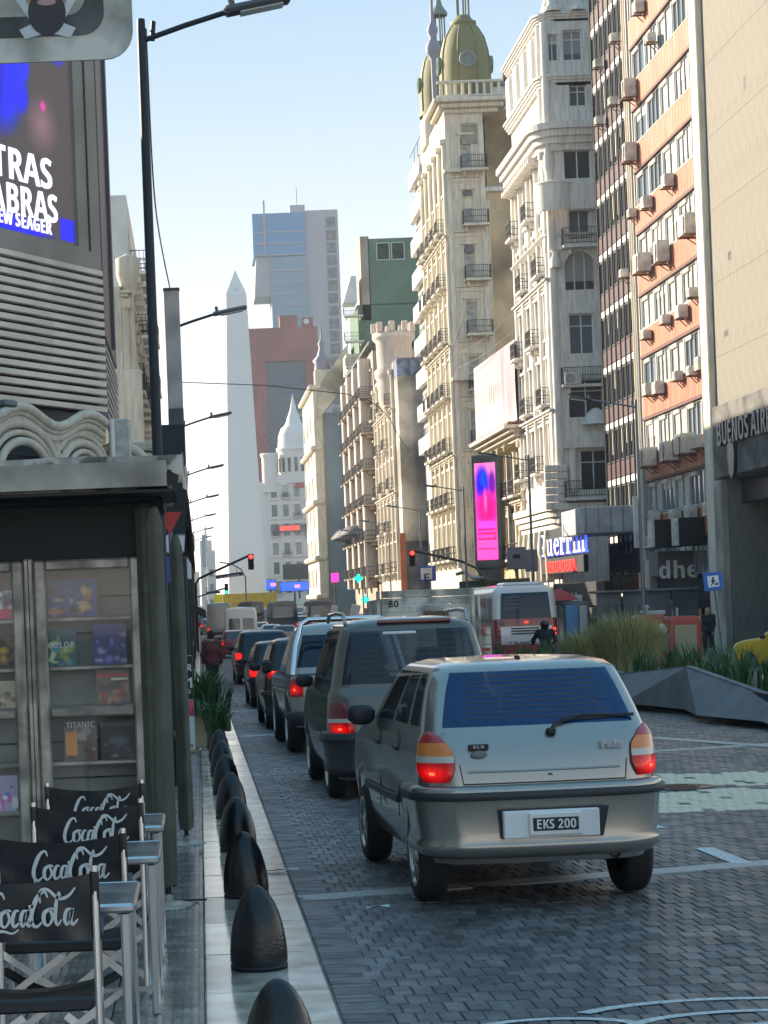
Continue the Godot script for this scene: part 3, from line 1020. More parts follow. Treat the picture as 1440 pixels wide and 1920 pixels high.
func box_van(o: Node3D, m: Material, w: float, h: float, L: float, g0: float, g1: float) -> void:
	var W := w * .5
	var lo := [[.3, W * .95, -.05, -L, .12, .03], [.6, W, 0, -L - .05, .14, .03], [h * .5, W, 0, -L + .1, .14, .03], [h - .25, W * .95, -.06, -L + .7, .16, .03], [h - .06, W * .85, -.14, -L + .9, .2, .03], [h, .02, -.6, -L * .6, .01, 0]]
	var ys := [.3, .6, 1.0]
	if g0 < h: ys.append_array([g0, (g0 + g1) * .5, g1])
	ys.append_array([h - .25, h - .12, h - .06, h - .02, h])
	ys.sort()
	shell(o, lo, ys, [0, .05, .2, .23, .4, .43, .6, .63, .8, .83, .97, 1.0], func(y, u):
		var a := absf(u)
		if y > g0 and y < g1:
			if (a < .9 and a > .08) or (a < .9 and w > 2.3): return "rear_window#%s" % (u > 0 and w < 2.3)
			if a > 2.05 and a < 2.97 and not (a > 2.2 and a < 2.23 or a > 2.4 and a < 2.43 or a > 2.6 and a < 2.63 or a > 2.8 and a < 2.83): return "side_window#%d%s" % [int((a - 2.0) / .2), u > 0]
			if a > 4.05: return "windscreen"
		return "body", {"body": m, "rear_window": M.glass_dark, "side_window": M.glass_dark, "windscreen": M.glass_dark}, [[-1.3, .4, .5, W * .7], [-L + 1.2, .4, .5, W * .7]], 12)
	for z in [-1.3, -L + 1.2]:
		for sg in [-1.0, 1.0]: wheel(o, V(sg * (W - .14), .38, z), .38, .25, sg, "steel_grey")
	part(patch(lo, [[.36, .0], [.38, .06], [.55, .06], [.58, .0]], -1.9, 1.9, 16), "rear_bumper", M.frame_dark, o)
	lamp_pair(o, lo, {"lamp0": .75, "lamp1": 1.15, "lamp_in": [[0, .93], [1, .93]], "lamp_out": [[0, 1.6], [1, 1.6]], "lamp_bands": [[0, 4, "lamp_soft"], [4, 8, "lamp_red"]]})
func truck() -> void:
	var o := place("planked_truck", "cream planked truck bed with 80 painted on its rear board", 5.75, 51.5, .0, "", "truck")
	var b := MB.new()
	var m: StandardMaterial3D = mat("truck_cream", C(.78, .68, .55), .75, 0, TX.stain, .5)
	for i in 9:
		b = MB.new()
		b.box(V(-.12, 1.02 + i * .185, .02), V(2.2, .175, .05), .012)
		part(b, "plank", m, o)
	for x in [-1.3, 1.03]:
		b = MB.new()
		b.box(V(x, 1.72, .03), V(.09, 1.75, .09), .015)
		part(b, "stake_post", m, o)
	b = MB.new()
	b.box(V(.12, 1.96, .055), V(.62, .17, .04), .01)
	part(b, "brown_board", mat("truck_brown", C(.17, .10, .075), .8), o)
	text(o, "80", .17, T(V(-.93, 2.26, .05)), M.black, "painted_number", true)
	for i in 5:
		b = MB.new()
		b.box(V(1.27, .62 + i * .22, -.15), V(.42, .21, .06), .012)
		part(b, "side_plank", m, o)
	b = MB.new()
	b.box(V(1.25, 1.05, -.11), V(.4, .085, .02), .004)
	part(b, "red_reflector", M.lamp_red, o)
	b = MB.new()
	b.box(V(1.30, 1.52, -.02), V(.09, .2, .06), .02)
	part(b, "tail_lamp", M.lamp_red, o)
	b = MB.new()
	b.box(V(0, .85, -2.2), V(2.35, .22, 4.3))
	part(b, "bed_floor", m, o)
	for sg in [-1.0, 1.0]:
		b = MB.new()
		b.box(V(sg * 1.2, 1.65, -2.2), V(.06, 1.5, 4.3))
		part(b, "side_board", m, o)
	b = MB.new()
	b.box(V(0, 1.5, -5.4), V(2.1, 1.9, 1.6), .2)
	part(b, "cab", M.white_car, o)
	b = MB.new()
	b.box(V(0, .62, -3), V(.9, .3, 6))
	part(b, "chassis", M.dark, o)
	for z in [-1.2, -5.3]:
		for sg in [-1.0, 1.0]: wheel(o, V(sg * .95, .45, z), .45, .3, sg, "steel_grey")
func bus() -> void:
	var o := place("red_white_bus", "white and red city bus seen from behind with a dark rear window", 12.65, 80.5, .035, "", "bus")
	var W := 1.25; var H := 3.05; var L := 11.0
	var lo := [[.35, W * .97, -.03, -L, .12, .02], [1.0, W, 0, -L, .16, .02], [1.65, W, -.02, -L, .16, .02], [2.7, W * .97, -.12, -L, .2, .03], [2.95, W * .86, -.25, -L + .1, .25, .04], [H, W * .6, -.5, -L + .3, .2, 0], [H + .01, .02, -1, -L * .6, .01, 0]]
	shell(o, lo, [.35, .6, .72, .85, 1.2, 1.42, 1.55, 1.72, 2.1, 2.55, 2.72, 2.85, 2.95, H, H + .01], [0, .02, .12, .13, .25, .26, .38, .39, .51, .52, .64, .65, .77, .78, .9, .91, 1.0], func(y, u):
		var a := absf(u)
		if y > 1.72 and y < 2.72 and a < .92: return "rear_window"
		if y > 1.55 and y < 2.55 and a > 2.02 and a < 2.91 and not (a > 2.12 and a < 2.13 or a > 2.25 and a < 2.26 or a > 2.38 and a < 2.39 or a > 2.51 and a < 2.52 or a > 2.64 and a < 2.65 or a > 2.77 and a < 2.78): return "side_window#%d%s" % [int((a - 1.995) / .13), u > 0]
		if y > 1.42 and y < 1.72: return "red_band"
		if y < .72: return "red_band"
		if a > .92 and a < 2.3 and y < 1.42: return "red_band"
		return "body", {"body": M.bus_white, "rear_window": M.tinted_dark, "side_window": M.glass_mid, "red_band": M.bus_red}, [[-2.6, .48, .58, W * .7], [-8.6, .48, .58, W * .7]], 12)
	for z in [-2.6, -8.6]:
		for sg in [-1.0, 1.0]: wheel(o, V(sg * 1.08, .48, z), .48, .28, sg, "steel_grey")
	for i in 3:
		var b := MB.new()
		b.box(V(-.05, 1.34 - i * .1, .012), V(1.1, .045, .03), .008)
		part(b, "grille_bar", M.dark, o)
	text(o, "17 DE AGOSTO", .115, T(V(-.2, .78, .012)), M.frame_dark, "lettering", true)
	var em := glow("bus_lamp", C(1, .03, .02), .9)
	for y in [1.28, 1.1]:
		for sg in [-1.0, 1.0]:
			var b := MB.new()
			b.x = Transform3D(Basis(V(1, 0, 0), PI / 2), V(sg * 1.1, y, -.01))
			b.lathe([Vector2(.06, 0), Vector2(.06, .03), Vector2(.04, .045), Vector2(0, .05)], 14)
			part(b, "tail_lamp", em if sg > 0 else M.lamp_red, o)
	var d := MB.new()
	d.prism(PackedVector2Array([V2(-.1, 1.575), V2(0, 1.53), V2(.1, 1.575), V2(0, 1.62)]), 0, .025)
	part(d, "centre_lamp", em, o)
	d = MB.new()
	d.x = Transform3D(Basis(V(1, 0, 0), PI / 2), V(-.95, 1.56, .0))
	d.lathe([Vector2(.1, 0), Vector2(.1, .02), Vector2(0, .02)], 18)
	part(d, "round_badge", M.steel_grey, o)
	for i in 4:
		var b := MB.new()
		b.box(V(-.5, 2.56 - i * .14, -.075 - .0), V(.62, .05, .02))
		part(b, "window_print", M.slate, o)
	d = MB.new()
	d.box(V(0, 3.06, -1.2), V(1.5, .16, 1.6), .07)
	part(d, "roof_unit", M.bus_white, o)
func taxi() -> void:
	var o := place("yellow_taxi", "black and yellow taxi with a white roof at the right edge", 18.35, 58.0, .5, "", "taxi")
	hatchback(o, {"body": M.taxi_yellow, "w": 1.74, "h": 1.50, "len": 4.3, "belt": .98, "glass": M.glass_mid, "bumper": M.black_paint, "lamp_bands": [[0, 5, "lamp_red"], [5, 8, "lamp_amber"]]})
	var b := MB.new()
	b.box(V(0, 1.48, -1.75), V(1.12, .07, 1.7), .03)
	part(b, "white_roof_panel", M.white_car, o)
# Fronts on the right side of the avenue. Local axes of a front: x along it to the right as seen from the street, y up, z out.
func right_front(called: String, label: String, X: float, d_far: float) -> Node3D:
	return thing(called, label, "building", V(X, YB, -d_far), -PI / 2)
func left_front(called: String, label: String, X: float, d_near: float) -> Node3D:
	return thing(called, label, "building", V(X, YB, -d_near), PI / 2)
func facing(called: String, label: String, X: float, d: float) -> Node3D:
	return thing(called, label, "building", V(X, YB, -d), 0.0)
func end_face(L: float, z := 0.0) -> Transform3D:  # the face at the near end of a right front, turned to the camera
	return Transform3D(Basis(V(0, 0, -1), V(0, 1, 0), V(1, 0, 0)), V(L, 0, z))
func pick_pane() -> Material:
	var r := rng.randf()
	return M.glass_mid if r < .45 else M.glass_dark if r < .65 else M.curtain if r < .85 else M.curtain2
func window_part(o: Node3D, t: Transform3D, x: float, y: float, w: float, h: float, fm: Material, z := -.2, cols := 2, transom := .72, pane: Material = null) -> MeshInstance3D:
	var key := "win%.2f_%.2f_%d_%.2f" % [w, h, cols, transom]
	if not meshes.has(key):
		var b := MB.new()
		var f := .07
		b.box(V(f * .5, h * .5, 0), V(f, h, .09)).box(V(w - f * .5, h * .5, 0), V(f, h, .09))
		b.box(V(w * .5, f * .5, 0), V(w - 2 * f, f, .088)).box(V(w * .5, h - f * .5, 0), V(w - 2 * f, f, .088))
		for i in range(1, cols): b.box(V(w * i / cols, h * .5, 0), V(.06, h - 2 * f, .08))
		if transom > 0: b.box(V(w * .5, h * transom, -.002), V(w - 2 * f, .055, .07))
		meshes[key] = b.mesh()
		b = MB.new()
		b.quad(V(.02, .02, -.03), V(w - .02, .02, -.03), V(w - .02, h - .02, -.03), V(.02, h - .02, -.03))
		meshes[key + "p"] = b.mesh()
	var wn := part(meshes[key], "window", fm, o, t * T(V(x, y, z)))
	part(meshes[key + "p"], "pane", pane if pane else pick_pane(), wn)
	if h > 1.3 and rng.randf() < .34:
		var bk := key + "b%d" % (rng.randi() % 3)
		if not meshes.has(bk):
			var q := MB.new()
			var bh: float = h * [.3, .5, .72][int(bk.right(1))]
			q.box(V(w * .5, h - .07 - bh * .5, -.022), V(w - .15, bh, .012))
			meshes[bk] = q.mesh()
		part(meshes[bk], "blind", [M.curtain2, M.cream, M.frame_grey][rng.randi() % 3], wn)
	return wn
func balcony_part(o: Node3D, t: Transform3D, x: float, y: float, w: float, dep: float, m: Material, rail := true, th := .16) -> void:
	var key := "bal%.2f_%.2f_%.2f" % [w, dep, th]
	if not meshes.has(key):
		var b := MB.new()
		b.box(V(0, 0, dep * .5), V(w, th, dep), .02)
		for sx in [-.36, .36]: b.prism(PackedVector2Array([Vector2(0, -th * .5), Vector2(dep * .8, -th * .5), Vector2(dep * .3, -th - .18), Vector2(0, -th - .5)]), 0, .18) if false else b.box(V(sx * w, -th - .1, dep * .3), V(.16, .34, dep * .55), .05)
		meshes[key] = b.mesh()
		b = MB.new()
		for hh in [.12, .5, .95]:
			b.box(V(0, hh, dep - .05), V(w - .06, .035, .035))
			for sx in [-1, 1]: b.box(V(sx * (w * .5 - .04), hh, dep * .5), V(.035, .034, dep - .1))
		var n := int(w / .14)
		for i in n + 1: b.box(V(-w * .5 + .05 + (w - .1) * i / n, .5, dep - .05), V(.022, .95, .022))
		for sx in [-1, 1]:
			for i in 4: b.box(V(sx * (w * .5 - .04), .5, dep * (.1 + .22 * i)), V(.022, .94, .022))
		meshes[key + "r"] = b.mesh()
	var s := part(meshes[key], "balcony", m, o, t * T(V(x, y, 0)))
	if rail: part(meshes[key + "r"], "railing", M.rail, s, T(V(0, th * .5, 0)))
func cornice(b: MB, w: float, y: float, h: float, out: float, n := 3) -> void:
	for i in n:
		var k := (i + 1.0) / n
		b.box(V(w * .5, y + h * (i + .5) / n, out * k * .5), V(w + out * k * 1.4, h / n - .004, out * k), .02)
func arch_fill(b: MB, x: float, y: float, w: float, z := 0.0) -> void:  # turns the top of an opening into a round arch; y is the top edge
	var r := w * .5
	for sg in [-1.0, 1.0]:
		var p := PackedVector2Array([Vector2(x + r + sg * r, y)])
		for i in 7:
			var a := PI * .5 * i / 6.0
			p.append(Vector2(x + r + sg * r * cos(a), y - r + r * sin(a)))
		b.prism(p, z - .24, z + .001)
func shellbox(b: MB, L: float, h: float, dep: float) -> void:  # back, sides and roof behind a front that spans 0..L
	b.quad(V(L, 0, -dep), V(0, 0, -dep), V(0, h, -dep), V(L, h, -dep))
	b.quad(V(0, 0, -dep), V(0, 0, 0), V(0, h, 0), V(0, h, -dep))
	b.quad(V(L, 0, 0), V(L, 0, -dep), V(L, h, -dep), V(L, h, 0))
	b.quad(V(0, h, 0), V(L, h, 0), V(L, h, -dep), V(0, h, -dep))
func classic_face(o: Node3D, t: Transform3D, wallm: Material, w: float, y0: float, y1: float, pitch: float, bays: int, ww: float, wh: float, opt := {}) -> void:
	var holes := []
	var floors := int((y1 - y0) / pitch)
	var bw := w / bays
	for f in floors:
		for i in bays: holes.append([bw * (i + .5) - ww * .5, y0 + f * pitch + .75, ww, wh])
	var b := MB.new().at(t)
	b.wall(w, opt.get("top", y1), holes, .16)
	part(b, "wall", wallm, o)
	for f in floors:
		var y := y0 + f * pitch
		for i in bays:
			window_part(o, t, bw * (i + .5) - ww * .5, y + .75, ww, wh, opt.get("frame", M.frame_white), -.1, 2, .74, opt.get("pane", null))
			if opt.get("balcony", false) and (f + i) % opt.get("every", 1) == 0:
				balcony_part(o, t, bw * (i + .5), y + .55, ww + .7, opt.get("bdep", .75), opt.get("trim", wallm))
			if opt.get("surround", true):
				var key := "surr%.2f_%.2f" % [ww, wh]
				if not meshes.has(key):
					var q := MB.new()
					for sx in [-1, 1]: q.box(V(sx * (ww * .5 + .11), wh * .5, .05), V(.2, wh + .1, .12), .02)
					q.box(V(0, wh + .16, .08), V(ww + .6, .2, .2), .03)
					q.box(V(0, -.07, .08), V(ww + .5, .12, .2), .02)
					meshes[key] = q.mesh()
				part(meshes[key], "window_surround", opt.get("trim", wallm), o, t * T(V(bw * (i + .5), y + .75, 0)))
		if f in opt.get("cornices", []):
			var c := MB.new().at(t)
			cornice(c, w, y + pitch - .05, .35, .4)
			part(c, "cornice", opt.get("trim", wallm), o)
	if opt.get("pilasters", true):
		for i in bays + 1:
			var p := MB.new().at(t)
			p.box(V(clampf(bw * i, .22, w - .22), (y0 + y1) * .5, .12), V(.42, y1 - y0, .26), .05)
			p.box(V(clampf(bw * i, .22, w - .22), y1 - .25, .2), V(.62, .4, .4), .06)
			part(p, "pilaster", opt.get("trim", wallm), o)
func buildings_right() -> void:
	mat("orange_panel", C(.42, .135, .06), .55, 0, TX.soft, .2)
	mat("orange_panel2", C(.46, .16, .08), .55, 0, TX.soft, .25)
	mat("brown_panel", C(.085, .04, .04), .4)
	mat("ledge_brown", C(.10, .03, .025), .6)
	mat("ac_white", C(.62, .60, .54), .5, 0, TX.soft, .9)
	mat("ac_rust", C(.30, .16, .10), .8, 0, TX.stain, .7)
	bank()
	orange_block()
	dark_block()
	white_house()
	theatre()
	cupola_house()
	balcony_house()
	far_row()
	shops()
func bank() -> void:
	var o := right_front("concrete_bank", "tall plain concrete front with a deep dark doorway at the right edge", 22.0, 88.3)
	var L := 26.0
	var b := MB.new()
	b.wall(L, 36.0, [[2.6, 0, 8.0, 7.5]], 2.2)
	shellbox(b, L, 36.0, 9.0)
	part(b, "wall", M.concrete, o)
	b = MB.new()
	b.box(V(.62, 18.1, .14), V(1.2, 35.9, .3), .04)
	part(b, "edge_pilaster", M.cream, o)
	for i in 9:
		b = MB.new()
		b.box(V(L * .5 + .7, 12.6 + i * 3.05, .0), V(L - 1.4, .035, .007))
		part(b, "joint", M.concrete_joint if M.has("concrete_joint") else mat("concrete_joint", C(.17, .155, .13), .95), o)
	for q in [[4.2, 16.4, .5, .35], [7.4, 22.6, .35, .5], [3.2, 13.4, .7, .25]]:
		b = MB.new()
		b.box(V(q[0], q[1], .0), V(q[2], q[3], .008), .003)
		part(b, "repair_patch", M.concrete_dark, o)
	b = MB.new()
	b.wall(13.6, 3.1, [], .2)
	b.box(V(6.8, 1.5, .1), V(13.4, 2.96, .3), .04)
	b.x = T(V(1.4, 7.55, 0))
	var q := MB.new()
	q.box(V(1.4 + 6.8, 9.02, .14), V(13.4, 3.0, .3), .05)
	part(q, "lintel", M.concrete_dark, o)
	q = MB.new()
	q.box(V(2.0, 3.7, .16), V(1.1, 7.5, .34), .05)
	part(q, "door_jamb", M.beige_wall, o)
	q = MB.new()
	q.box(V(8.2, 9.1, .34), V(11.5, .14, .12), .02)
	part(q, "sign_rail", M.dark_steel, o)
	var lg := text(o, "BUENOS AIRES", .95, T(V(7.3, 9.2, .42)), mat("sign_navy", C(.03, .05, .075), .35, .3), "sign_letters", true, "Droid Sans", .16, .95)
	lg.position.y = 9.25
	q = MB.new()  # a dark crest under the sign
	q.x = T(V(4.9, 8.1, .33))
	q.prism(PackedVector2Array([V2(-.42, .75), V2(.42, .75), V2(.5, .2), V2(.32, -.5), V2(0, -.75), V2(-.32, -.5), V2(-.5, .2)]), 0, .12)
	q.box(V(0, .9, .06), V(.7, .16, .12), .03)
	part(q, "crest", M.sign_navy, o)
	q = MB.new()
	q.box(V(6.6, 3.75, -1.8), V(7.9, 7.4, .05))
	part(q, "doorway_glass", M.glass_dark, o)
	for i in 4:
		q = MB.new()
		q.box(V(3.1 + i * 2.2, 3.7, -1.7), V(.12, 7.2, .14))
		part(q, "glazing_bar", M.frame_dark, o)
	q = MB.new()
	q.box(V(6.6, 6.9, -.6), V(7.8, .9, .2), .04)
	part(q, "doorway_fascia", M.dark_steel, o)
	for i in 2:
		q = MB.new()
		q.x = Transform3D(Basis(V(1, 0, 0), PI / 2), V(4.4 + i * 2.4, 1.9 + i * .5, -1.72))
		q.lathe([Vector2(.3, 0), Vector2(.3, .03), Vector2(0, .03)], 18)
		part(q, "round_sticker", M.white_paint, o)
const AC := [[90.1, 17.21, "L"], [95.7, 16.93, "T"], [99.7, 17.11, "L"], [90.6, 14.57, "s"], [92.6, 13.94, "m"], [95.9, 14.13, "s"], [100.0, 13.96, "s"], [89.4, 11.26, "m"], [91.2, 11.24, "s"], [93.9, 11.3, "s"], [97.8, 11.09, "m"], [99.9, 11.23, "m"], [92.4, 7.89, "L"], [90.2, 7.98, "m"], [95.6, 7.79, "L"], [100.2, 7.84, "L"], [99.6, 5.11, "m"], [95.3, 4.93, "m"], [92.3, 5.02, "m"], [88.9, 4.99, "m"], [100.7, 3.9, "m"], [96.7, 27.32, "s"], [101.3, 25.87, "C"], [101.7, 22.85, "C"], [94.3, 20.11, "m"], [98.8, 19.99, "m"], [102.2, 20.2, "s"], [98.9, 29.3, "m"], [104.8, 29.53, "s"], [109.1, 29.35, "s"], [105.7, 26.56, "s"], [109.4, 26.42, "s"], [104.6, 17.63, "s"]]
func orange_block() -> void:
	var L := 14.3
	var o := right_front("orange_banded_block", "slab block with orange panel bands and long window rows beside the concrete front", 22.3, 102.6)
	var b := MB.new()
	shellbox(b, L, 36.5, 9.0)
	b.box(V(L * .5, 18.2, -.62), V(L - .02, 36.3, .1))
	part(b, "wall", M.frame_grey, o)
	var pm := MB.new().box(V(0, .6, .02), V(.562, 1.2, .09), .012).mesh()
	for k in range(-3, 8):
		var y := 25.2 - 3.04 * k + 1.45
		for i in 25:
			part(pm, "band_panel", M.orange_panel if rng.randf() < .7 else M.orange_panel2, o, T(V(.286 + i * .572, y, -.03)))
		var q := MB.new()
		q.box(V(L * .5, y - .07, -.2), V(L - .01, .13, .5), .02)
		part(q, "slab_edge", M.ledge_brown, o)
		q = MB.new()
		q.box(V(L * .5, y + 1.235, -.03), V(L - .01, .07, .16), .015)
		part(q, "sill", M.cream, o)
		for i in 5:
			var x := .1 + i * 2.85
			window_part(o, Transform3D.IDENTITY, x + .16, y - 1.72, 2.5, 1.58, M.frame_grey, -.13, 3 if i % 2 else 2, 0, M.curtain if rng.randf() < .4 else M.glass_mid if rng.randf() < .7 else M.curtain2)
			q = MB.new()
			q.box(V(x + .02, y - .93, -.22), V(.2, 1.6, .34), .02)
			part(q, "mullion", M.frame_grey, o)
			q = MB.new()
			q.box(V(x + .75, y - .27, -.16), V(1.15, .22, .2), .03)
			part(q, "blind_box", M.cream, o)
	b = MB.new()
	b.box(V(L + .06, 18.2, -.1), V(.2, 36.3, .5))
	part(b, "edge_pipe", M.frame_grey, o)
	b = MB.new()
	b.box(V(L * .5, 2.1, -.5), V(L, 4.0, .3))
	part(b, "ground_floor", M.dark, o)
	# the pale strip with pipes between the two blocks
	var s := right_front("pale_stair_shaft", "narrow pale strip with drainpipes between the orange and the dark glass block", 22.35, 104.1)
	b = MB.new()
	b.box(V(.74, 18.4, -2), V(1.44, 36.8, 4.0), .03)
	part(b, "wall", M.cream2, s)
	for x in [.25, .75, 1.2]:
		b = MB.new()
		b.tube([V(x, 4.5, .1), V(x, 36, .1)], .07, 8)
		part(b, "drainpipe", M.cream if x < 1 else M.frame_grey, s)
	var names := {"L": "large cream cooling unit", "T": "tall caged cooling unit", "C": "caged cooling unit", "s": "small cooling unit", "m": "cooling unit"}
	var protos := {}
	for a in AC:
		var row := clampi(int(round((31.3 - a[1]) / 3.04)), 0, 9)
		var bay := clampi(int((a[0] - 88.3) / 2.86), 0, 5)
		var ow := ["first", "second", "third", "fourth", "fifth", "sixth", "seventh", "eighth", "ninth", "tenth"]
		var lab: String = names[a[2]] + ", %s half of %s bay from concrete front, %s orange band" % ["left" if fmod(a[0] - 88.3, 2.86) > 1.43 else "right", ow[bay], ow[row]]
		if a[0] > 104.2: lab = names[a[2]] + " on the dark glass block, %s row down, %s half" % [ow[row], "left" if a[0] > 107 else "right"]
		var p := V(22.33, a[1] - .35, -a[0])
		if protos.has(a[2]):
			copy(protos[a[2]], p, -PI / 2, lab, "cooling units on the fronts")
		else:
			protos[a[2]] = cooling_unit(a[2], p, lab)
func cooling_unit(k: String, p: Vector3, lab: String) -> Node3D:
	var o := thing("cooling_unit", lab, "air conditioner", p, -PI / 2, "cooling units on the fronts")
	var s: Vector3 = {"L": V(1.1, .9, .66), "T": V(.8, 1.0, .6), "C": V(.7, .9, .6), "s": V(.6, .42, .4), "m": V(.78, .58, .45)}[k]
	var b := MB.new()
	b.box(V(0, s.y * .5, s.z * .5 + .12), s, .03)
	part(b, "casing", M.ac_white, o)
	b = MB.new()
	for i in 5: b.box(V(-s.x * .12, s.y * (.22 + .14 * i), s.z + .125), V(s.x * .6, .03, .02))
	b.lathe([Vector2(0, 0)], 3) if false else b.box(V(s.x * .36, s.y * .5, s.z + .124), V(s.x * .14, s.y * .6, .012))
	part(b, "grille", M.frame_grey, o)
	b = MB.new()
	for sx in [-1, 1]:
		b.bar(V(sx * s.x * .38, -.03, 0), V(sx * s.x * .38, -.03, s.z + .2), .05, .05)
		b.bar(V(sx * s.x * .38, -.4, 0), V(sx * s.x * .38, -.05, s.z * .8), .04, .04)
	b.bar(V(-s.x * .4, -.03, .06), V(s.x * .4, -.03, .06), .04, .04)
	if k in ["T", "C", "L"]:
		for sx in [-.56, .56]:
			b.bar(V(sx * s.x, -.05, s.z + .2), V(sx * s.x, s.y * .8, s.z + .2), .045, .045)
			b.bar(V(sx * s.x, -.05, .02), V(sx * s.x, s.y * .8, .02), .045, .045)
			b.bar(V(sx * s.x, -.05, .0), V(sx * s.x, -.05, s.z + .2), .045, .045)
		b.bar(V(-.56 * s.x, -.05, s.z + .2), V(.56 * s.x, -.05, s.z + .2), .045, .045)
	part(b, "bracket", M.ac_rust, o)
	return o
func dark_block() -> void:
	var L := 8.5
	var o := right_front("dark_glass_block", "narrow dark glass block with brown spandrels beside the white ornate house", 22.3, 112.6)
	var b := MB.new()
	shellbox(b, L, 37.5, 9.0)
	b.box(V(L * .5, 18.7, -.3), V(L - .02, 37.3, .1))
	part(b, "wall", M.dark, o)
	var bw := L / 7.0
	var sp := MB.new().box(V(0, .42, 0), V(bw - .16, .82, .07), .01).mesh()
	var wp := MB.new().box(V(0, .2, .0), V(bw - .4, .36, .08), .05).mesh()
	for k in range(-4, 9):
		var y := 25.3 - 3.04 * k + 1.45
		if y > 36.0: continue
		for i in 7:
			var x := bw * (i + .5)
			part(sp, "spandrel", M.brown_panel, o, T(V(x, y + .45, -.12)))
			part(wp, "white_panel", M.white_paint, o, T(V(x, y + .04, -.1)))
			window_part(o, Transform3D.IDENTITY, x - bw * .5 + .08, y - 1.72, bw - .16, 1.74, M.frame_dark, -.13, 2, 0, M.glass_blue if rng.randf() < .75 else M.glass_dark)
	for i in 8:
		b = MB.new()
		b.box(V(clampf(bw * i, .06, L - .06), 20.7, -.12), V(.1, 33.2, .2), .01)
		part(b, "mullion", M.frame_dark, o)
	b = MB.new()
	b.box(V(L + .02, 20.0, -.1), V(.12, 35, .3), .03)
	part(b, "edge_fin", M.frame_dark, o)
func white_house() -> void:
	var L := 12.2
	var o := right_front("white_ornate_house", "white ornate stone house with a big round cornice beside the dark glass block", 20.6, 129.5)
	var H := 35.6
	classic_face(o, Transform3D.IDENTITY, M.white_stone, L - .3, 9.4, 28.0, 3.7, 4, 1.15, 2.5, {"top": H, "trim": M.white_stone, "balcony": true, "every": 2, "cornices": [0, 2]})
	var e := end_face(L, 0.0)
	# Y of the openings in the wall that looks to the camera (local heights)
	var holes := [[.95, 26.3, 1.55, 2.3], [1.1, 22.9, 1.2, 2.3], [.75, 20.0, 1.75, 2.2], [.9, 16.4, 1.4, 2.3], [.7, 12.8, 2.0, 2.2], [1.25, 8.7, 1.5, 2.3], [1.4, 30.4, 1.0, 1.2], [1.15, 33.0, 1.1, 1.7], [.2, 33.0, .7, 1.5]]
	var b := MB.new().at(e)
	b.wall(7.0, H, holes, .35)
	for i in [0, 2]: arch_fill(b, holes[i][0], holes[i][1] + holes[i][3], holes[i][2])
	part(b, "end_wall", M.white_stone, o)
	for i in holes.size():
		var h: Array = holes[i]
		window_part(o, e, h[0], h[1], h[2], h[3], M.frame_white if i != 2 else M.white_stone, -.28, 3 if i == 2 else 2, .7 if i != 2 else 0.0, M.glass_dark if i in [0, 2, 4, 5] else M.glass_mid)
	b = MB.new()
	b.x = T(V(0, 0, -.45))
	shellbox(b, L - .5, H - .01, 9.0)
	part(b, "rear_walls", M.white_stone, o)
	# rounded corner pilasters
	for p in [[L - .12, -.12, .26], [L - 1.0, .0, .26]]:
		b = MB.new()
		b.lathe([Vector2(p[2] * 1.2, 6.9), Vector2(p[2] * 1.2, 7.9), Vector2(p[2], 8.1), Vector2(p[2], 19.0), Vector2(p[2] * 1.06, 19.1), Vector2(p[2], 19.3), Vector2(p[2] * .96, 26.6), Vector2(p[2] * 1.25, 27.0), Vector2(p[2] * 1.25, 27.6), Vector2(p[2], 27.8), Vector2(p[2] * .9, H - .4)], 20, V(p[0], 0, p[1]))
		part(b, "corner_pilaster", M.white_stone, o)
	# cornices that turn the corner
	for c in [[6.6, 1.4, .8], [27.9, 1.5, 1.05], [31.6, .6, .5], [23.0, .25, .4], [35.2, .5, .5]]:
		b = MB.new()
		for i in 4:
			var k := .4 + .2 * i
			var r: float = .7 + c[2] * k
			var y: float = c[0] + c[1] * i / 4.0
			var h: float = c[1] / 4.0 - .003
			var pl := PackedVector2Array([V2(-.1, 0.8), V2(-.1, -c[2] * k), V2(L - .9, -c[2] * k)])
			for j in 9:
				var a := PI * .5 * j / 8.0
				pl.append(V2(L - .9 + r * sin(a) * 1.0, .9 - .2 - r * cos(a)))
			pl.append(V2(L - .9 + r, 8)); pl.append(V2(L - 1.6, 8)); pl.append(V2(L - 1.6, .8))
			b.x = Transform3D(Basis(V(1, 0, 0), V(0, 0, -1), V(0, 1, 0)), V(0, y, 0))
			b.prism(pl, 0, h)
		part(b, "cornice", M.white_stone, o)
	# dentils under the main cornice
	for i in 16:
		b = MB.new()
		b.box(V(.5 + i * .68, 27.72, .5), V(.3, .34, .7), .04)
		part(b, "dentil", M.white_stone, o)
	# a rounded balcony, two ledges with railings, a pediment and a balustrade on the end wall
	b = MB.new().at(e)
	b.lathe([Vector2(1.0, 24.4), Vector2(1.05, 24.5), Vector2(1.05, 25.9), Vector2(1.12, 25.95), Vector2(1.12, 26.05), Vector2(0, 26.06)], 20, V(.3, 0, 0), PI, -PI / 2)
	b.box(V(2.4, 25.2, .35), V(2.6, 1.5, .5), .06)
	part(b, "rounded_balcony", M.white_stone, o)
	for q in [[2.2, 22.4, 3.2, .8], [1.9, 14.6, 3.2, .5], [2.0, 8.2, 3.6, .9]]: balcony_part(o, e, q[0], q[1], q[2], q[3], M.white_stone)
	b = MB.new().at(e)
	b.prism(PackedVector2Array([V2(.3, 11.1), V2(3.6, 11.1), V2(1.95, 12.1)]), 0, .5)
	b.box(V(.75, 9.9, .2), V(.35, 2.5, .4), .05)
	b.box(V(3.2, 9.9, .2), V(.35, 2.5, .4), .05)
	part(b, "pediment", M.white_stone, o)
	b = MB.new().at(e)
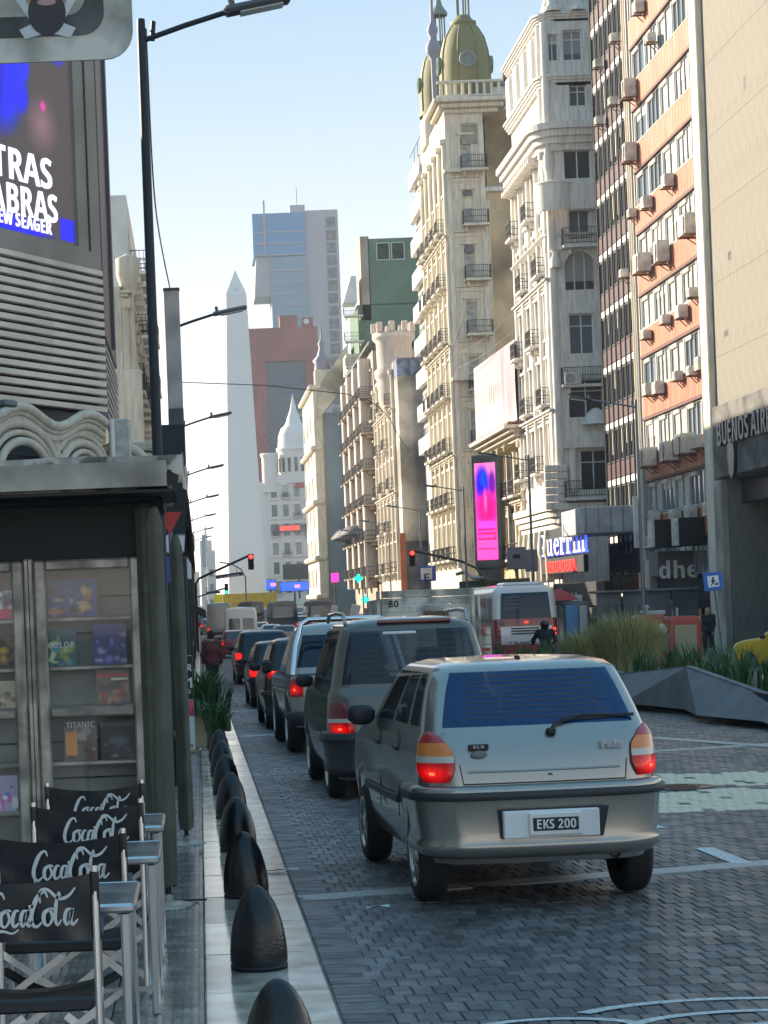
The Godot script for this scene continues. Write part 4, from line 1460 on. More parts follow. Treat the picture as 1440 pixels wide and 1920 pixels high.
	b.lathe([Vector2(.9, 12.4), Vector2(.7, 12.6), Vector2(.55, 13.0), Vector2(.2, 13.3), Vector2(.0, 13.35)], 16, V(2.2, 0, 0), PI, -PI / 2)
	part(b, "shell_ornament", M.white_stone, o)
	for i in 6:
		b = MB.new().at(e)
		b.box(V(-.2, 7.9 + i * .42, .12), V(1.3, .39, .34), .05)
		part(b, "quoin", M.white_stone, o)
	# scroll brackets
	for q in [[.25, 21.6], [3.3, 21.6]]:
		b = MB.new().at(e)
		b.lathe([Vector2(.3, -.3), Vector2(.34, 0), Vector2(.18, .5), Vector2(.3, .7)], 12, V(q[0], q[1], .1))
		part(b, "bracket", M.white_stone, o)
	var ct := thing("cooling_unit", "lone white cooling unit on the end wall of the white ornate house", "air conditioner", V(21.5, 13.2, -117.2), 0.0)
	b = MB.new()
	b.box(V(0, .35, .3), V(.95, .7, .4), .03)
	part(b, "casing", M.ac_white, ct)
	b = MB.new()
	b.x = Transform3D(Basis(V(1, 0, 0), PI / 2), V(-.18, .35, .5))
	b.lathe([Vector2(.26, .0), Vector2(.26, .02), Vector2(.2, .025), Vector2(.19, .006), Vector2(0, .006)], 16)
	part(b, "fan", M.frame_grey, ct)
	# ground floor behind the signs, with short lit columns
	b = MB.new()
	b.box(V(L * .5 - .2, 3.4, -1.4), V(L - .6, 6.4, .3))
	part(b, "ground_floor", M.brown_stone, o)
	for i in 6:
		b = MB.new()
		b.lathe([Vector2(.22, 3.6), Vector2(.2, 3.9), Vector2(.22, 5.0), Vector2(.33, 5.3), Vector2(.33, 5.6), Vector2(.2, 6.6)], 12, V(1.2 + i * 1.9, 0, .5))
		part(b, "column", M.cream, o)
	# attic arches
	for i in 4:
		b = MB.new()
		b.lathe([Vector2(.75, -.12), Vector2(.85, -.1), Vector2(.85, .1), Vector2(.75, .12)], 14) if false else b.box(V(1.4 + i * 2.8, 33.6, .18), V(1.7, 2.6, .4), .3)
		part(b, "attic_panel", M.white_stone, o)
	b = MB.new()
	b.prism(PackedVector2Array([V2(0, 0), V2(7.0, 0), V2(6.0, 4.0), V2(3.5, 6.5), V2(1.2, 4.0)]), -1.2, 0)
	part(b, "gable", M.white_stone, o, e * T(V(0, H, -.05)))
	for q in [[.6, 35.7], [2.0, 35.7]]:
		b = MB.new().at(e)
		b.lathe([Vector2(.5, 0), Vector2(.55, .2), Vector2(.3, .4), Vector2(.3, 1.2), Vector2(.5, 1.4), Vector2(.62, 1.9), Vector2(.3, 2.4), Vector2(0, 2.5)], 14, V(q[0], q[1], .1))
		part(b, "urn", M.white_stone, o)
func theatre() -> void:
	var L := 14.6
	var o := right_front("yellow_theatre", "low ornate yellow cream theatre front under the pink billboard", 20.6, 144.1)
	classic_face(o, Transform3D.IDENTITY, mat("theatre_cream", C(.62, .50, .28), .85, 0, TX.stain, .2), L, 4.6, 12.6, 4.0, 5, 1.4, 2.6, {"top": 13.2, "trim": M.cream2, "balcony": true, "cornices": [0, 1]})
	var b := MB.new()
	shellbox(b, L, 13.15, 9)
	part(b, "rear_walls", M.cream2, o)
	b = MB.new()
	cornice(b, L, 12.6, .9, 1.3, 4)
	part(b, "main_cornice", M.cream2, o)
	for i in 5:
		b = MB.new()
		b.box(V(1.5 + i * 2.9, 12.2, .6), V(.35, .5, .9), .08)
		part(b, "cornice_bracket", M.theatre_cream, o)
	b = MB.new()
	b.box(V(L * .5, 2.3, -.6), V(L - .1, 4.5, .3))
	part(b, "ground_floor", M.dark, o)
	# billboard on the roof edge
	var bb := thing("pink_billboard", "large pale pink cloth billboard with faint orange lettering above the theatre", "billboard", V(20.3, 12.35 - .0, -148.0), -PI / 2)
	b = MB.new()
	var rows := []
	for i in 9:
		var l := PackedVector3Array()
		for j in 25:
			var u := j / 24.0
			l.append(V(u * 19.0, i / 8.0 * (5.3 - .3 * u), .12 * sin(u * 9.0) * sin(i * .4) + .1))
		rows.append(l)
	b.grid(rows)
	var pm := StandardMaterial3D.new()
	pm.albedo_texture = billboard_print()
	pm.roughness = .7
	part(b, "cloth", pm, bb)
	b = MB.new()
	b.box(V(9.5, 2.6, -.25), V(19, 5.2, .1))
	for i in 7: b.box(V(.2 + i * 3.1, 2.6, -.35), V(.1, 5.2, .2))
	part(b, "frame", M.dark_steel, bb)
	b = MB.new()
	b.box(V(9.5, -.15, .25), V(19, .14, .9), .02)
	part(b, "walkway", M.ac_rust, bb)
	# pillar with a lit screen
	var p := thing("pink_screen_pillar", "slim dark pillar with a lit pink and blue screen in front of the theatre", "sign", V(18.9, ground(135), -135), -.52)
	b = MB.new()
	b.box(V(0, 8.35, -.5), V(1.9, 7.4, 1.0), .04)
	b.box(V(0, 2.4, -.5), V(1.5, 4.8, .8), .03)
	part(b, "casing", M.slate, p)
	b = MB.new()
	b.quad(V(-.72, 5.2, .012), V(.72, 5.2, .012), V(.72, 11.5, .012), V(-.72, 11.5, .012))
	part(b, "screen", screen_mat("pillar_screen", pillar_print(), .55), p)
func screen_mat(key: String, im: Image, e: float) -> StandardMaterial3D:
	var m := mat(key, C(.01, .01, .01), .3)
	m.emission_enabled = true
	m.emission = Color.BLACK
	m.emission_texture = ImageTexture.create_from_image(im)
	m.emission_energy_multiplier = e
	return m
func blob(im: Image, c: Vector2, r: Vector2, col: Color, soft := .3) -> void:
	for y in range(maxi(0, int(c.y - r.y)), mini(im.get_height(), int(c.y + r.y) + 1)):
		for x in range(maxi(0, int(c.x - r.x)), mini(im.get_width(), int(c.x + r.x) + 1)):
			var q := Vector2((x - c.x) / r.x, (y - c.y) / r.y).length()
			if q < 1.0: im.set_pixel(x, y, im.get_pixel(x, y).lerp(col, col.a * minf(1.0, (1.0 - q) / soft)))
func billboard_print() -> Texture2D:
	var im := Image.create(256, 96, false, Image.FORMAT_RGB8)
	im.fill(Color(.70, .58, .61))
	im.fill_rect(Rect2i(0, 60, 256, 36), Color(.72, .68, .70))
	blob(im, Vector2(185, 30), Vector2(22, 90), Color(.58, .43, .48), .8)
	blob(im, Vector2(225, 50), Vector2(40, 60), Color(.66, .50, .54), .6)
	blob(im, Vector2(60, 60), Vector2(10, 80), Color(.72, .58, .56, .7), .9)
	blob(im, Vector2(36, 70), Vector2(20, 60), Color(.72, .64, .65), .6)
	for i in 7: im.fill_rect(Rect2i(96 + i * 10, 34 + (i * 7) % 5, 3, 22 - (i * 5) % 8), Color(.62, .34, .22))
	for y in range(66, 92):
		for x in range(80, 170):
			if (x + y * 2) % 44 < 5: im.set_pixel(x, y, Color(.72, .70, .74))
	blob(im, Vector2(205, 60), Vector2(5, 34), Color(.78, .68, .69), .5)
	return ImageTexture.create_from_image(im)
func pillar_print() -> Image:
	var im := Image.create(64, 280, false, Image.FORMAT_RGB8)
	im.fill(Color(.93, .22, .60))
	im.fill_rect(Rect2i(0, 0, 64, 70), Color(.86, .40, .62))
	blob(im, Vector2(22, 60), Vector2(26, 64), Color(.12, .06, .75), .5)
	blob(im, Vector2(26, 46), Vector2(12, 34), Color(.02, .22, .98), .5)
	blob(im, Vector2(52, 60), Vector2(14, 46), Color(.34, .05, .55), .5)
	blob(im, Vector2(34, 130), Vector2(40, 60), Color(.98, .02, .42), .6)
	blob(im, Vector2(30, 110), Vector2(8, 50), Color(.95, .35, .62), .8)
	im.fill_rect(Rect2i(8, 168, 50, 22), Color(.72, .22, .78))
	for q in [190, 202, 218, 246]: im.fill_rect(Rect2i(4, q, 56, 4), Color(.70, .01, .30))
	im.fill_rect(Rect2i(56, 206, 3, 14), Color(.7, .01, .3))
	for y in range(222, 278):
		for x in 64:
			if (x * 7 + y * 13) % 11 < 2: im.set_pixel(x, y, Color(.98, .45, .70))
	return im
func cupola_house() -> void:
	# the bay that looks to the camera, its street side, and the plain tan wall behind it
	var o := facing("domed_tower_house", "cream tower house with mustard tiled domes and iron balconies beyond the theatre", 19.05, 150.0)
	var W := 2.75
	var H := 38.2
	var holes := []
	for f in 8:
		holes.append([1.05, 6.2 + f * 3.95, .8, 2.2])
	var b := MB.new()
	b.wall(W, H, holes, .25)
	b.quad(V(W, 0, 0), V(W, 0, -14), V(W, H, -14), V(W, H, 0))
	b.quad(V(W, 0, -14), V(0, 0, -14), V(0, H, -14), V(W, H, -14))
	b.quad(V(0, H, 0), V(W, H, 0), V(W, H, -14), V(0, H, -14))
	part(b, "front_wall", M.cream2, o)
	for h in holes:
		window_part(o, Transform3D.IDENTITY, h[0], h[1], h[2], h[3], M.cream2, -.15, 1, .7, M.curtain)
		balcony_part(o, Transform3D.IDENTITY, h[0] + .9, h[1] - .3, 1.9, .95, M.cream2)
	for h in [30.9, 26.8]:
		b = MB.new()
		b.box(V(1.45, h + 1.2, .03), V(.55, .6, .08), .02)
		part(b, "small_window", M.slate, o)
	b = MB.new()
	b.box(V(1.75, 36.2, .04), V(1.1, 1.4, .1), .3)
	b.lathe([Vector2(.55, -.05), Vector2(.55, .05)], 20, V(1.75, 36.9, 0))
	part(b, "blind_arch", M.beige_wall, o)
	for f in 8:
		b = MB.new()
		b.box(V(W * .5, 5.55 + f * 3.95, .06), V(W + .1, .16, .16), .03)
		b.box(V(W * .5, 5.3 + f * 3.95, .03), V(W + .04, .3, .08), .02)
		part(b, "string_course", M.cream2, o)
		b = MB.new()
		b.box(V(1.45, 8.62 + f * 3.95, .06), V(1.25, .18, .2), .04)
		b.box(V(.98, 7.3 + f * 3.95, .03), V(.14, 2.4, .1), .02)
		b.box(V(1.92, 7.3 + f * 3.95, .03), V(.14, 2.4, .1), .02)
		part(b, "window_surround", M.cream2, o)
	for x in [.16, W - .16]:
		b = MB.new()
		b.box(V(x, 20, .08), V(.36, 34, .2), .05)
		part(b, "corner_pilaster", M.cream, o)
	# street side: slim bays with window slits and balconies
	var st := Transform3D(Basis(V(0, 0, 1), V(0, 1, 0), V(-1, 0, 0)), V(0, 0, -15))
	classic_face(o, st, M.cream, 15.0, 5.0, 36.0, 3.95, 5, 1.0, 2.5, {"top": H, "trim": M.cream, "balcony": true, "cornices": [1, 3, 5], "bdep": .8})
	for y in [33.6, 18.6]:
		b = MB.new()
		b.box(V(1.4, y, .25), V(3.2, .3, .6), .06)
		part(b, "string_course", M.cream2, o)
	# cornice and balustrade under the dome
	b = MB.new()
	for i in 3:
		b.box(V(1.9, 37.9 + i * .33, -2.0), V(3.9 + i * .8, .32, 4.6 + i * .8), .06)
	part(b, "cornice", M.cream2, o)
	for k in 9:
		b = MB.new()
		b.box(V(-.2 + k * .52, 39.4, .35), V(.2, .9, .2), .03)
		part(b, "baluster", M.cream2, o)
	b = MB.new()
	b.box(V(1.9, 39.95, .35), V(4.8, .18, .32), .04)
	b.box(V(1.9, 38.95, .35), V(4.8, .14, .3), .03)
	part(b, "balustrade_rail", M.cream2, o)
	var dome := mat("dome_tile", C(.27, .25, .10), .6, 0, TX.fine, 1.4, TX.bumps, 2.0)
	var prof := [Vector2(1.95, 0), Vector2(1.98, .3), Vector2(1.86, .35), Vector2(1.88, 1.6), Vector2(1.86, 2.6), Vector2(1.76, 3.6), Vector2(1.5, 4.6), Vector2(1.1, 5.3), Vector2(.85, 5.6), Vector2(.95, 5.65), Vector2(.95, 5.85), Vector2(.7, 5.95), Vector2(.5, 6.3), Vector2(0, 6.4)]
	for q in [[1.9, -2.0, 39.0, 1.0], [1.35, -11.5, 40.2, .92]]:
		b = MB.new()
		b.x = Transform3D(Basis.from_scale(Vector3.ONE * q[3]), V(q[0], q[2], q[1]))
		b.lathe(prof, 32)
		var dm := part(b, "dome", dome, o)
		for k in 8:
			var rb := MB.new()
			rb.x = b.x
			var a := TAU * (k + .5) / 8
			var path := []
			for p in prof.slice(2, 9): path.append(V(sin(a) * (p.x + .01), p.y, cos(a) * (p.x + .01)))
			rb.tube(path, .06, 6)
			part(rb, "rib", M.dome_tile, dm)
		for a in [0.0, PI / 2, -PI / 2]:
			var oc := MB.new()
			oc.x = b.x * Transform3D(Basis(V(0, 1, 0), a) * Basis(V(1, 0, 0), PI / 2), Basis(V(0, 1, 0), a) * V(0, 2.7, 1.72))
			oc.lathe([Vector2(.62, 0), Vector2(.66, .2), Vector2(.6, .3), Vector2(.42, .3), Vector2(.4, .16), Vector2(0, .16)], 22)
			part(oc, "round_window", M.green_wall if a != 0.0 else mat("patina", C(.2, .23, .2), .7), dm)
		var ln := MB.new()
		ln.x = b.x
		for k in 5: ln.tube([V(sin(TAU * k / 5) * .45, 6.2, cos(TAU * k / 5) * .45), V(sin(TAU * k / 5) * .45, 8.6, cos(TAU * k / 5) * .45)], .07, 6)
		ln.lathe([Vector2(.7, 8.5), Vector2(.75, 8.7), Vector2(.3, 9.4), Vector2(.1, 10.5), Vector2(0, 10.6)], 14)
		part(ln, "lantern", M.patina, dm)
	b = MB.new()
	b.box(V(1.35, 39.0, -11.5), V(3.2, 2.4, 3.4), .1)
	part(b, "drum", M.cream2, o)
	b = MB.new()
	b.lathe([Vector2(.2, 40), Vector2(.22, 44), Vector2(.5, 44.4), Vector2(.62, 44.9), Vector2(.4, 45.4), Vector2(.2, 45.6), Vector2(.42, 46.1), Vector2(.42, 46.4), Vector2(.15, 46.9), Vector2(.08, 50), Vector2(0, 51)], 14, V(.5, 0, -9))
	part(b, "pinnacle", mat("lilac_lead", C(.26, .26, .33), .6), o)
	# tan party wall
	var w := facing("tan_party_wall", "blank tan plastered party wall beside the domed tower", 21.75, 150.6)
	b = MB.new()
	b.box(V(4, 16.1, -6), V(8, 32.2, 12))
	b.box(V(4.2, 35.2, -6.4), V(7.6, 6.2, 11))
	part(b, "wall", M.tan, w)
	b = MB.new()
	b.box(V(.2, 18, .1), V(.4, 27, .3), .05)
	part(b, "white_strip", M.cream, w)
	b = MB.new()
	b.box(V(1.2, 32.3, -.1), V(2.2, .35, .8), .05)
	part(b, "coping", M.white_stone, w)
	var g := facing("grey_mansard_house", "grey roofed house showing above the tan wall", 22.6, 165.0)
	b = MB.new()
	b.prism(PackedVector2Array([V2(0, 0), V2(9, 0), V2(9, 43.6), V2(1.6, 43.2), V2(.2, 38.4)]), -8, 0)
	part(b, "wall", M.white_stone, g)
	b = MB.new()
	b.prism(PackedVector2Array([V2(-.1, 38.3), V2(.25, 38.3), V2(1.75, 43.2), V2(9.1, 43.6), V2(9.1, 43.9), V2(1.5, 43.5)]), -8.2, .2)
	part(b, "roof_edge", M.slate, g)
	b = MB.new()
	b.box(V(3.6, 44.3, -1), V(.7, 1.6, .7), .05)
	part(b, "chimney", M.brown_panel, g)
	b = MB.new()
	b.box(V(.9, 37.0, .02), V(.6, 1.2, .06))
	part(b, "small_window", M.slate, g)
func balcony_house() -> void:
	var o := right_front("white_balcony_block", "block with stacked blank white balcony fronts beyond the domed tower", 19.3, 173.2)
	var L := 8.0
	var b := MB.new()
	b.wall(L, 38, [], .2)
	shellbox(b, L, 38, 8)
	part(b, "wall", M.pinkish, o)
	var key := MB.new()
	key.box(V(0, .65, .35), V(L - .1, 1.3, .1), .02)
	key.box(V(0, .06, .2), V(L - .1, .12, .4), .01)
	var km := key.mesh()
	for f in 9:
		var y := 14.7 + f * 2.75
		part(km, "balcony", M.white_paint, o, T(V(L * .5, y, .1)))
		for i in 3: window_part(o, Transform3D.IDENTITY, .5 + i * 2.5, y + .1, 1.9, 2.2, M.frame_white, .03, 2, 0)
	b = MB.new()
	for i in 3: b.box(V(L * .5, 39.6, .3), V(L, .06, .06)) if i == 0 else b.box(V(1 + i * 2.5, 38.9, .3), V(.05, 1.6, .05))
	part(b, "roof_railing", M.steel_grey, o)
	# beige party wall that steps forward
	var w := facing("beige_party_wall", "stained beige blank wall with a blue flaking top left of the white balconies", 17.35, 174.0)
	b = MB.new()
	b.box(V(2.0, 11.2, -1.5), V(4.0, 22.4, 3.0))
	part(b, "wall", M.beige_wall, w)
	b = MB.new()
	b.box(V(2.0, 22.3, -1.5), V(4.04, 1.5, 3.04))
	part(b, "blue_top", mat("blue_flake", C(.22, .27, .40), .9, 0, TX.stain, .3), w)
	b = MB.new()
	b.box(V(1.2, 11, .05), V(.12, 21.6, .1))
	part(b, "drainpipe", M.beige_wall, w)
	b = MB.new()
	b.box(V(1.0, 5.0, .06), V(2.0, 5.4, .12), .02)
	part(b, "dark_hoarding", M.slate, w)
	b = MB.new()
	b.box(V(-.1, 4.4, .1), V(.5, 8.0, .3), .03)
	part(b, "orange_edge", M.orange_panel, w)
func far_row() -> void:
	# turreted pinkish house
	var o := right_front("turreted_house", "pinkish house with a battlemented round turret beyond the beige wall", 17.3, 195.0)
	classic_face(o, Transform3D.IDENTITY, M.pinkish, 18.0, 4.5, 22.5, 3.6, 5, 1.1, 2.4, {"top": 23.0, "trim": M.cream2, "balcony": true, "every": 2, "cornices": [1, 3]})
	var b := MB.new()
	shellbox(b, 18.0, 22.95, 8)
	part(b, "rear_walls", M.pinkish, o)
	b = MB.new()
	b.lathe([Vector2(.2, 17.5), Vector2(1.1, 19.0), Vector2(1.5, 20.0), Vector2(1.5, 21.6), Vector2(1.75, 22.0), Vector2(1.75, 22.6), Vector2(1.5, 22.8), Vector2(1.55, 25.0), Vector2(1.85, 25.3), Vector2(1.85, 25.8), Vector2(0, 25.81)], 20, V(15.5, 0, -.4))
	part(b, "turret", M.pinkish, o)
	for k in 9:
		b = MB.new()
		var a := TAU * k / 9
		b.box(V(15.5 + sin(a) * 1.68, 26.25, -.4 + cos(a) * 1.68), V(.5, .9, .5), .08)
		part(b, "merlon", M.pinkish, o)
	# brown house with deep decks
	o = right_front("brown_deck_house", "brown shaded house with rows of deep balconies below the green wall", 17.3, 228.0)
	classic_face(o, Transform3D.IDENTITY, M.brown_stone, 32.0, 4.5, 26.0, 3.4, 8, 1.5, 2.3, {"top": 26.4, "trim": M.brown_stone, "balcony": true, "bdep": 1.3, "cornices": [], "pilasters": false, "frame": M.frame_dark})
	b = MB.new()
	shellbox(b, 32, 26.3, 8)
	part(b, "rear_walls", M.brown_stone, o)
	for x in [4.0, 12.0, 20.0, 28.0]:
		b = MB.new()
		b.box(V(x, 15, .55), V(1.9, 22, 1.1), .1)
		part(b, "bay", M.pinkish, o)
	for x in [2.0, 7.0, 16.5]:
		b = MB.new()
		b.lathe([Vector2(.0, 9.1), Vector2(1.6, 9.3), Vector2(1.9, 9.5), Vector2(1.2, 10.3), Vector2(0, 10.5)], 12, V(x + 3, 0, 1.0))
		part(b, "awning", M.slate, o)
	b = MB.new()
	b.box(V(16, 27.2, -2), V(31, .25, 4.6), .03)
	for i in 9: b.box(V(1 + i * 3.7, 26.8, -.1), V(.12, 1.0, .12))
	part(b, "roof_canopy", M.slate, o)
	# green party wall
	o = facing("green_house", "tall house with a plain green party wall", 19.3, 238.0)
	b = MB.new()
	b.box(V(6.2, 18.3, -6), V(12, 36.6, 12))
	b.box(V(6.9, 40.3, -5.5), V(10.5, 7.6, 11))
	part(b, "wall", M.green_wall, o)
	b = MB.new()
	b.box(V(1.25, 39.6, -3), V(1.0, 9.6, 6))
	part(b, "stair_tower", M.brown_stone, o)
	for x in [2.6, 4.3]: window_part(o, Transform3D.IDENTITY, x, 41.6, 1.5, 2.0, M.frame_white, .03, 1, 0, M.glass_mid)
	for f in 9: balcony_part(o, Transform3D.IDENTITY, -.4, 12.0 + f * 2.9, 2.2, 1.4, M.white_stone)
	for f in 7:
		b = MB.new()
		b.box(V(-.5, 12.6 + f * 2.9, -3), V(1.6, 2.2, 5.0))
		part(b, "bay", M.cream2, o)
	b = MB.new()
	b.prism(PackedVector2Array([V2(-1.4, 37), V2(.2, 37), V2(.2, 40), V2(-.4, 40)]), -4, -.5)
	part(b, "roof_room", M.white_paint, o)
	b = MB.new()
	b.box(V(4.5, 31.5, .04), V(.7, .25, .08))
	part(b, "vent", M.dark, o)
	# pale blue party wall with a cream corner and a small leaden finial
	o = facing("blue_wall_house", "house with a tall pale blue party wall and a cream corner", 15.5, 246.0)
	b = MB.new()
	b.box(V(1.6, 12.6, -16), V(3.2, 25.2, 30))
	part(b, "wall", M.blue_wall, o)
	b = MB.new()
	b.prism(PackedVector2Array([V2(-.8, 24.0), V2(3.3, 28.8), V2(3.3, 33.2), V2(-.4, 28)]), -10, .2)
	part(b, "sloping_wall", M.beige_wall, o)
	b = MB.new()
	b.box(V(-.5, 14.0, -12), V(1.1, 28.0, 24), .1)
	part(b, "cream_corner", M.cream, o)
	for q in [28.2, 21.0, 14.6, 8.0, 3.4]:
		b = MB.new()
		b.box(V(-.8, q, -12), V(1.5, .6, 24.6), .15)
		part(b, "string_course", M.cream, o)
	for f in 6: for k in 3: window_part(o, Transform3D(Basis(V(0, 0, 1), V(0, 1, 0), V(-1, 0, 0)), V(-1.06, 0, -24)), 2 + k * 7.5, 4.5 + f * 3.7, 1.4, 2.2, M.cream, .02, 2)
	b = MB.new()
	b.lathe([Vector2(1.0, 30.4), Vector2(.9, 31.2), Vector2(1.15, 31.6), Vector2(.6, 32.2), Vector2(.3, 33.2), Vector2(.45, 33.6), Vector2(.15, 34.2), Vector2(.06, 36), Vector2(0, 36.1)], 16, V(.4, 0, -3))
	part(b, "finial", M.lilac_lead, o)
	b = MB.new()
	b.box(V(.4, 29.4, -3), V(2.0, 2.2, 2.0), .1)
	part(b, "finial_base", M.cream, o)
func neon(parent: Node3D, s: String, h: float, t: Transform3D, m: Material, called := "neon_letters", f := "Droid Sans", sq := 1.0) -> void:
	text(parent, s, h, t, m, called, true, f, .06, sq)
func shops() -> void:
	glow("neon_blue", C(.04, .10, .9), .5)
	glow("neon_red", C(1.0, .03, .02), .5)
	glow("neon_white", C(.9, .93, 1.0), .4)
	glow("warm_bulb", C(1, .72, .35), 2.0)
	var q := -PI / 2
	var o := thing("pizzeria_sign", "blue script neon sign over a row of red neon capitals by the white ornate house", "sign", V(19.9, 1.5, -121.0), q)
	var b := MB.new()
	b.box(V(6.8, 1.55, -.2), V(13.4, .9, .25), .03)
	b.box(V(6.8, 2.9, -.3), V(13.0, 1.5, .2), .03)
	part(b, "board", M.dark_steel, o)
	neon(o, "Guerrin", 1.25, T(V(6.6, 2.7, -.15)), M.neon_blue, "blue_letters", "Droid Serif", 2.25)
	neon(o, "Guerrin", 1.2, T(V(6.62, 2.72, -.10)), M.white_paint, "white_letters", "Droid Serif", 2.2)
	neon(o, "VERDADERA", .62, T(V(6.8, 1.5, -.05)), M.neon_red, "red_letters", "Droid Sans", 1.9)
	# pale canopy of the dark block
	o = thing("pale_canopy", "pale blue grey slab canopy over the shops under the dark glass block", "canopy", V(19.5, 4.45, -110.5), q)
	b = MB.new()
	b.box(V(3.0, .7, -1.5), V(6.2, 1.35, 3.1), .05)
	part(b, "slab", mat("canopy_grey", C(.40, .43, .47), .6, 0, TX.soft, .3), o)
	for i in 5:
		b = MB.new()
		b.box(V(6.13, .7, -.1 - i * .62), V(.03, 1.3, .02))
		part(b, "panel_joint", M.slate, o)
	b = MB.new()
	b.box(V(6.4, .5, -2.6), V(.3, 2.6, .36), .03)
	part(b, "white_blade", M.white_paint, o)
	# black fascia with pale lettering, and a lower dark awning running to the right
	o = thing("black_shop_fascia", "black shop fascia with small pale lettering and a shield under the canopy", "sign", V(20.2, .85, -118.6), q)
	b = MB.new()
	b.box(V(7.5, .6, -.3), V(15, 1.25, .5), .03)
	part(b, "board", M.black, o)
	neon(o, "bw. brown", .42, T(V(7.6, .42, .0)), M.white_paint, "lettering")
	b = MB.new()
	b.prism(PackedVector2Array([V2(2.2, 1.0), V2(3.4, 1.0), V2(3.2, .5), V2(2.8, .2), V2(2.4, .5)]), -.05, .0)
	part(b, "shield", M.frame_grey, o)
	o = thing("long_dark_awning", "long black awning bar over the shop fronts under the orange block", "awning", V(21.2, .7, -118.0), q)
	b = MB.new()
	b.prism(PackedVector2Array([V2(0, -.15), V2(29.5, .0), V2(29.5, .35), V2(0, .3)]), -2.0, .0)
	part(b, "cover", M.black, o)
	b = MB.new()
	b.box(V(14.7, .26, .04), V(29.4, .12, .1), .03)
	part(b, "front_rail", M.steel_grey, o)
	o = thing("grey_striped_awning", "grey patterned awning strip below the black fascia", "awning", V(20.0, .2, -119.0), q)
	b = MB.new()
	b.prism(PackedVector2Array([V2(0, 0), V2(14, 0), V2(14, .55), V2(0, .55)]), -.6, 0)
	part(b, "valance", mat("valance", C(.16, .15, .13), .9, 0, TX.fine, .8), o)
	# shop windows at street level
	o = right_front("low_shop_block", "dark row of street level shops under the orange and dark blocks", 21.6, 118.0)
	b = MB.new()
	b.box(V(14.5, 1.2, -.5), V(29, 2.4, .3))
	part(b, "wall", M.dark, o)
	for i in 11:
		window_part(o, Transform3D.IDENTITY, .3 + i * 2.62, .25, 2.4, 1.95, M.frame_dark, -.25, 2, 0, M.glass_dark if i % 3 else M.curtain)
	for i in 4:
		var l := thing("bulb", ["small warm bulb under the awning, leftmost of four", "small warm bulb under the awning, second of four", "brightest warm bulb under the awning, third of four", "small warm bulb under the awning, rightmost of four"][i], "lamp", V(19.6, .1 - .15 * (i % 2), -99.0 + i * 1.9), 0, "warm bulbs under the awning")
		b = MB.new()
		b.lathe([Vector2(0, -.1), Vector2(.08, -.06), Vector2(.1, 0), Vector2(.07, .07), Vector2(.03, .1), Vector2(.03, .16), Vector2(0, .17)], 10)
		part(b, "lamp_glass", M.warm_bulb, l)
	# grey box sign and black equipment boxes over the shops
	o = thing("grey_box_sign", "grey box sign with a white curled letter mark under the black boxes", "sign", V(20.75, 1.9, -93.8), .0)
	b = MB.new()
	b.box(V(.9, .8, -.62), V(1.75, 1.15, 1.2), .03)
	part(b, "box", mat("sign_grey", C(.13, .125, .12), .7), o)
	text(o, "dhe", .75, T(V(.95, .5, .01)), M.white_paint, "mark", true, "Droid Sans", .04)
	b = MB.new()
	b.lathe([Vector2(.28, -.15), Vector2(.36, -.15), Vector2(.36, .15), Vector2(.28, .15)], 14, V(.3, 1.85, -.2))
	b.box(V(1.1, 1.85, -.3), V(1.4, .3, .5), .1)
	part(b, "vent_pipe", M.steel_grey, o)
	for a in [[91.0, 3.6, "large black equipment box, right of the pair over the grey sign", 21.15], [92.6, 3.55, "black equipment box with a white edge, left of the pair over the grey sign", 20.45]]:
		o = thing("equipment_box", a[2], "box", V(a[3], 3.45, -a[0]), 0, "black boxes over the shops")
		b = MB.new()
		b.box(V(.6, .6, -.4), V(1.25, 1.25, .8), .02)
		part(b, "box", M.black, o)
		b = MB.new()
		b.box(V(-.1, .6, -.4), V(.14, 1.2, .86), .02)
		part(b, "side_cover", M.ac_white, o)
	# yellow and grey hanging signs, red umbrella, entrance plants over the bus
	o = thing("yellow_hanging_sign", "small square yellow hanging sign above the bus", "sign", V(17.3, .9, -112.0), 0)
	b = MB.new()
	b.box(V(0, .5, 0), V(.75, 1.0, .1), .02)
	part(b, "board", M.yellow_wall, o)
	b = MB.new()
	b.box(V(0, .45, .06), V(.45, .2, .02), .02)
	part(b, "mark", M.black, o)
	o = thing("grey_hanging_sign", "grey square hanging sign left of the blue script neon sign", "sign", V(17.0, 3.0, -112.0), 0)
	b = MB.new()
	b.box(V(.2, .5, 0), V(1.0, 1.2, .14), .03)
	b.box(V(1.0, .35, .0), V(.7, 1.2, .1), .2)
	part(b, "board", M.steel_grey, o)
	b = MB.new()
	b.box(V(.2, .6, .08), V(.4, .22, .02), .02)
	part(b, "mark", M.black, o)
	o = thing("shop_canopy_front", "dark planted entrance canopy beside the pink screen pillar", "canopy", V(17.2, -.1, -137.0), q)
	b = MB.new()
	b.box(V(6, 2.0, -1.5), V(12, 1.2, 3), .05)
	part(b, "fascia", mat("hedge_green", C(.05, .06, .03), .95, 0, TX.fine, .9), o)
	b = MB.new()
	b.tube([V(0, 3.1, .1), V(4, 3.2, .1), V(8, 2.75, .1), V(12, 2.7, .1)], .12, 8)
	b.box(V(6, 1.25, .1), V(12, .16, .12), .02)
	part(b, "rail", M.steel_grey, o)
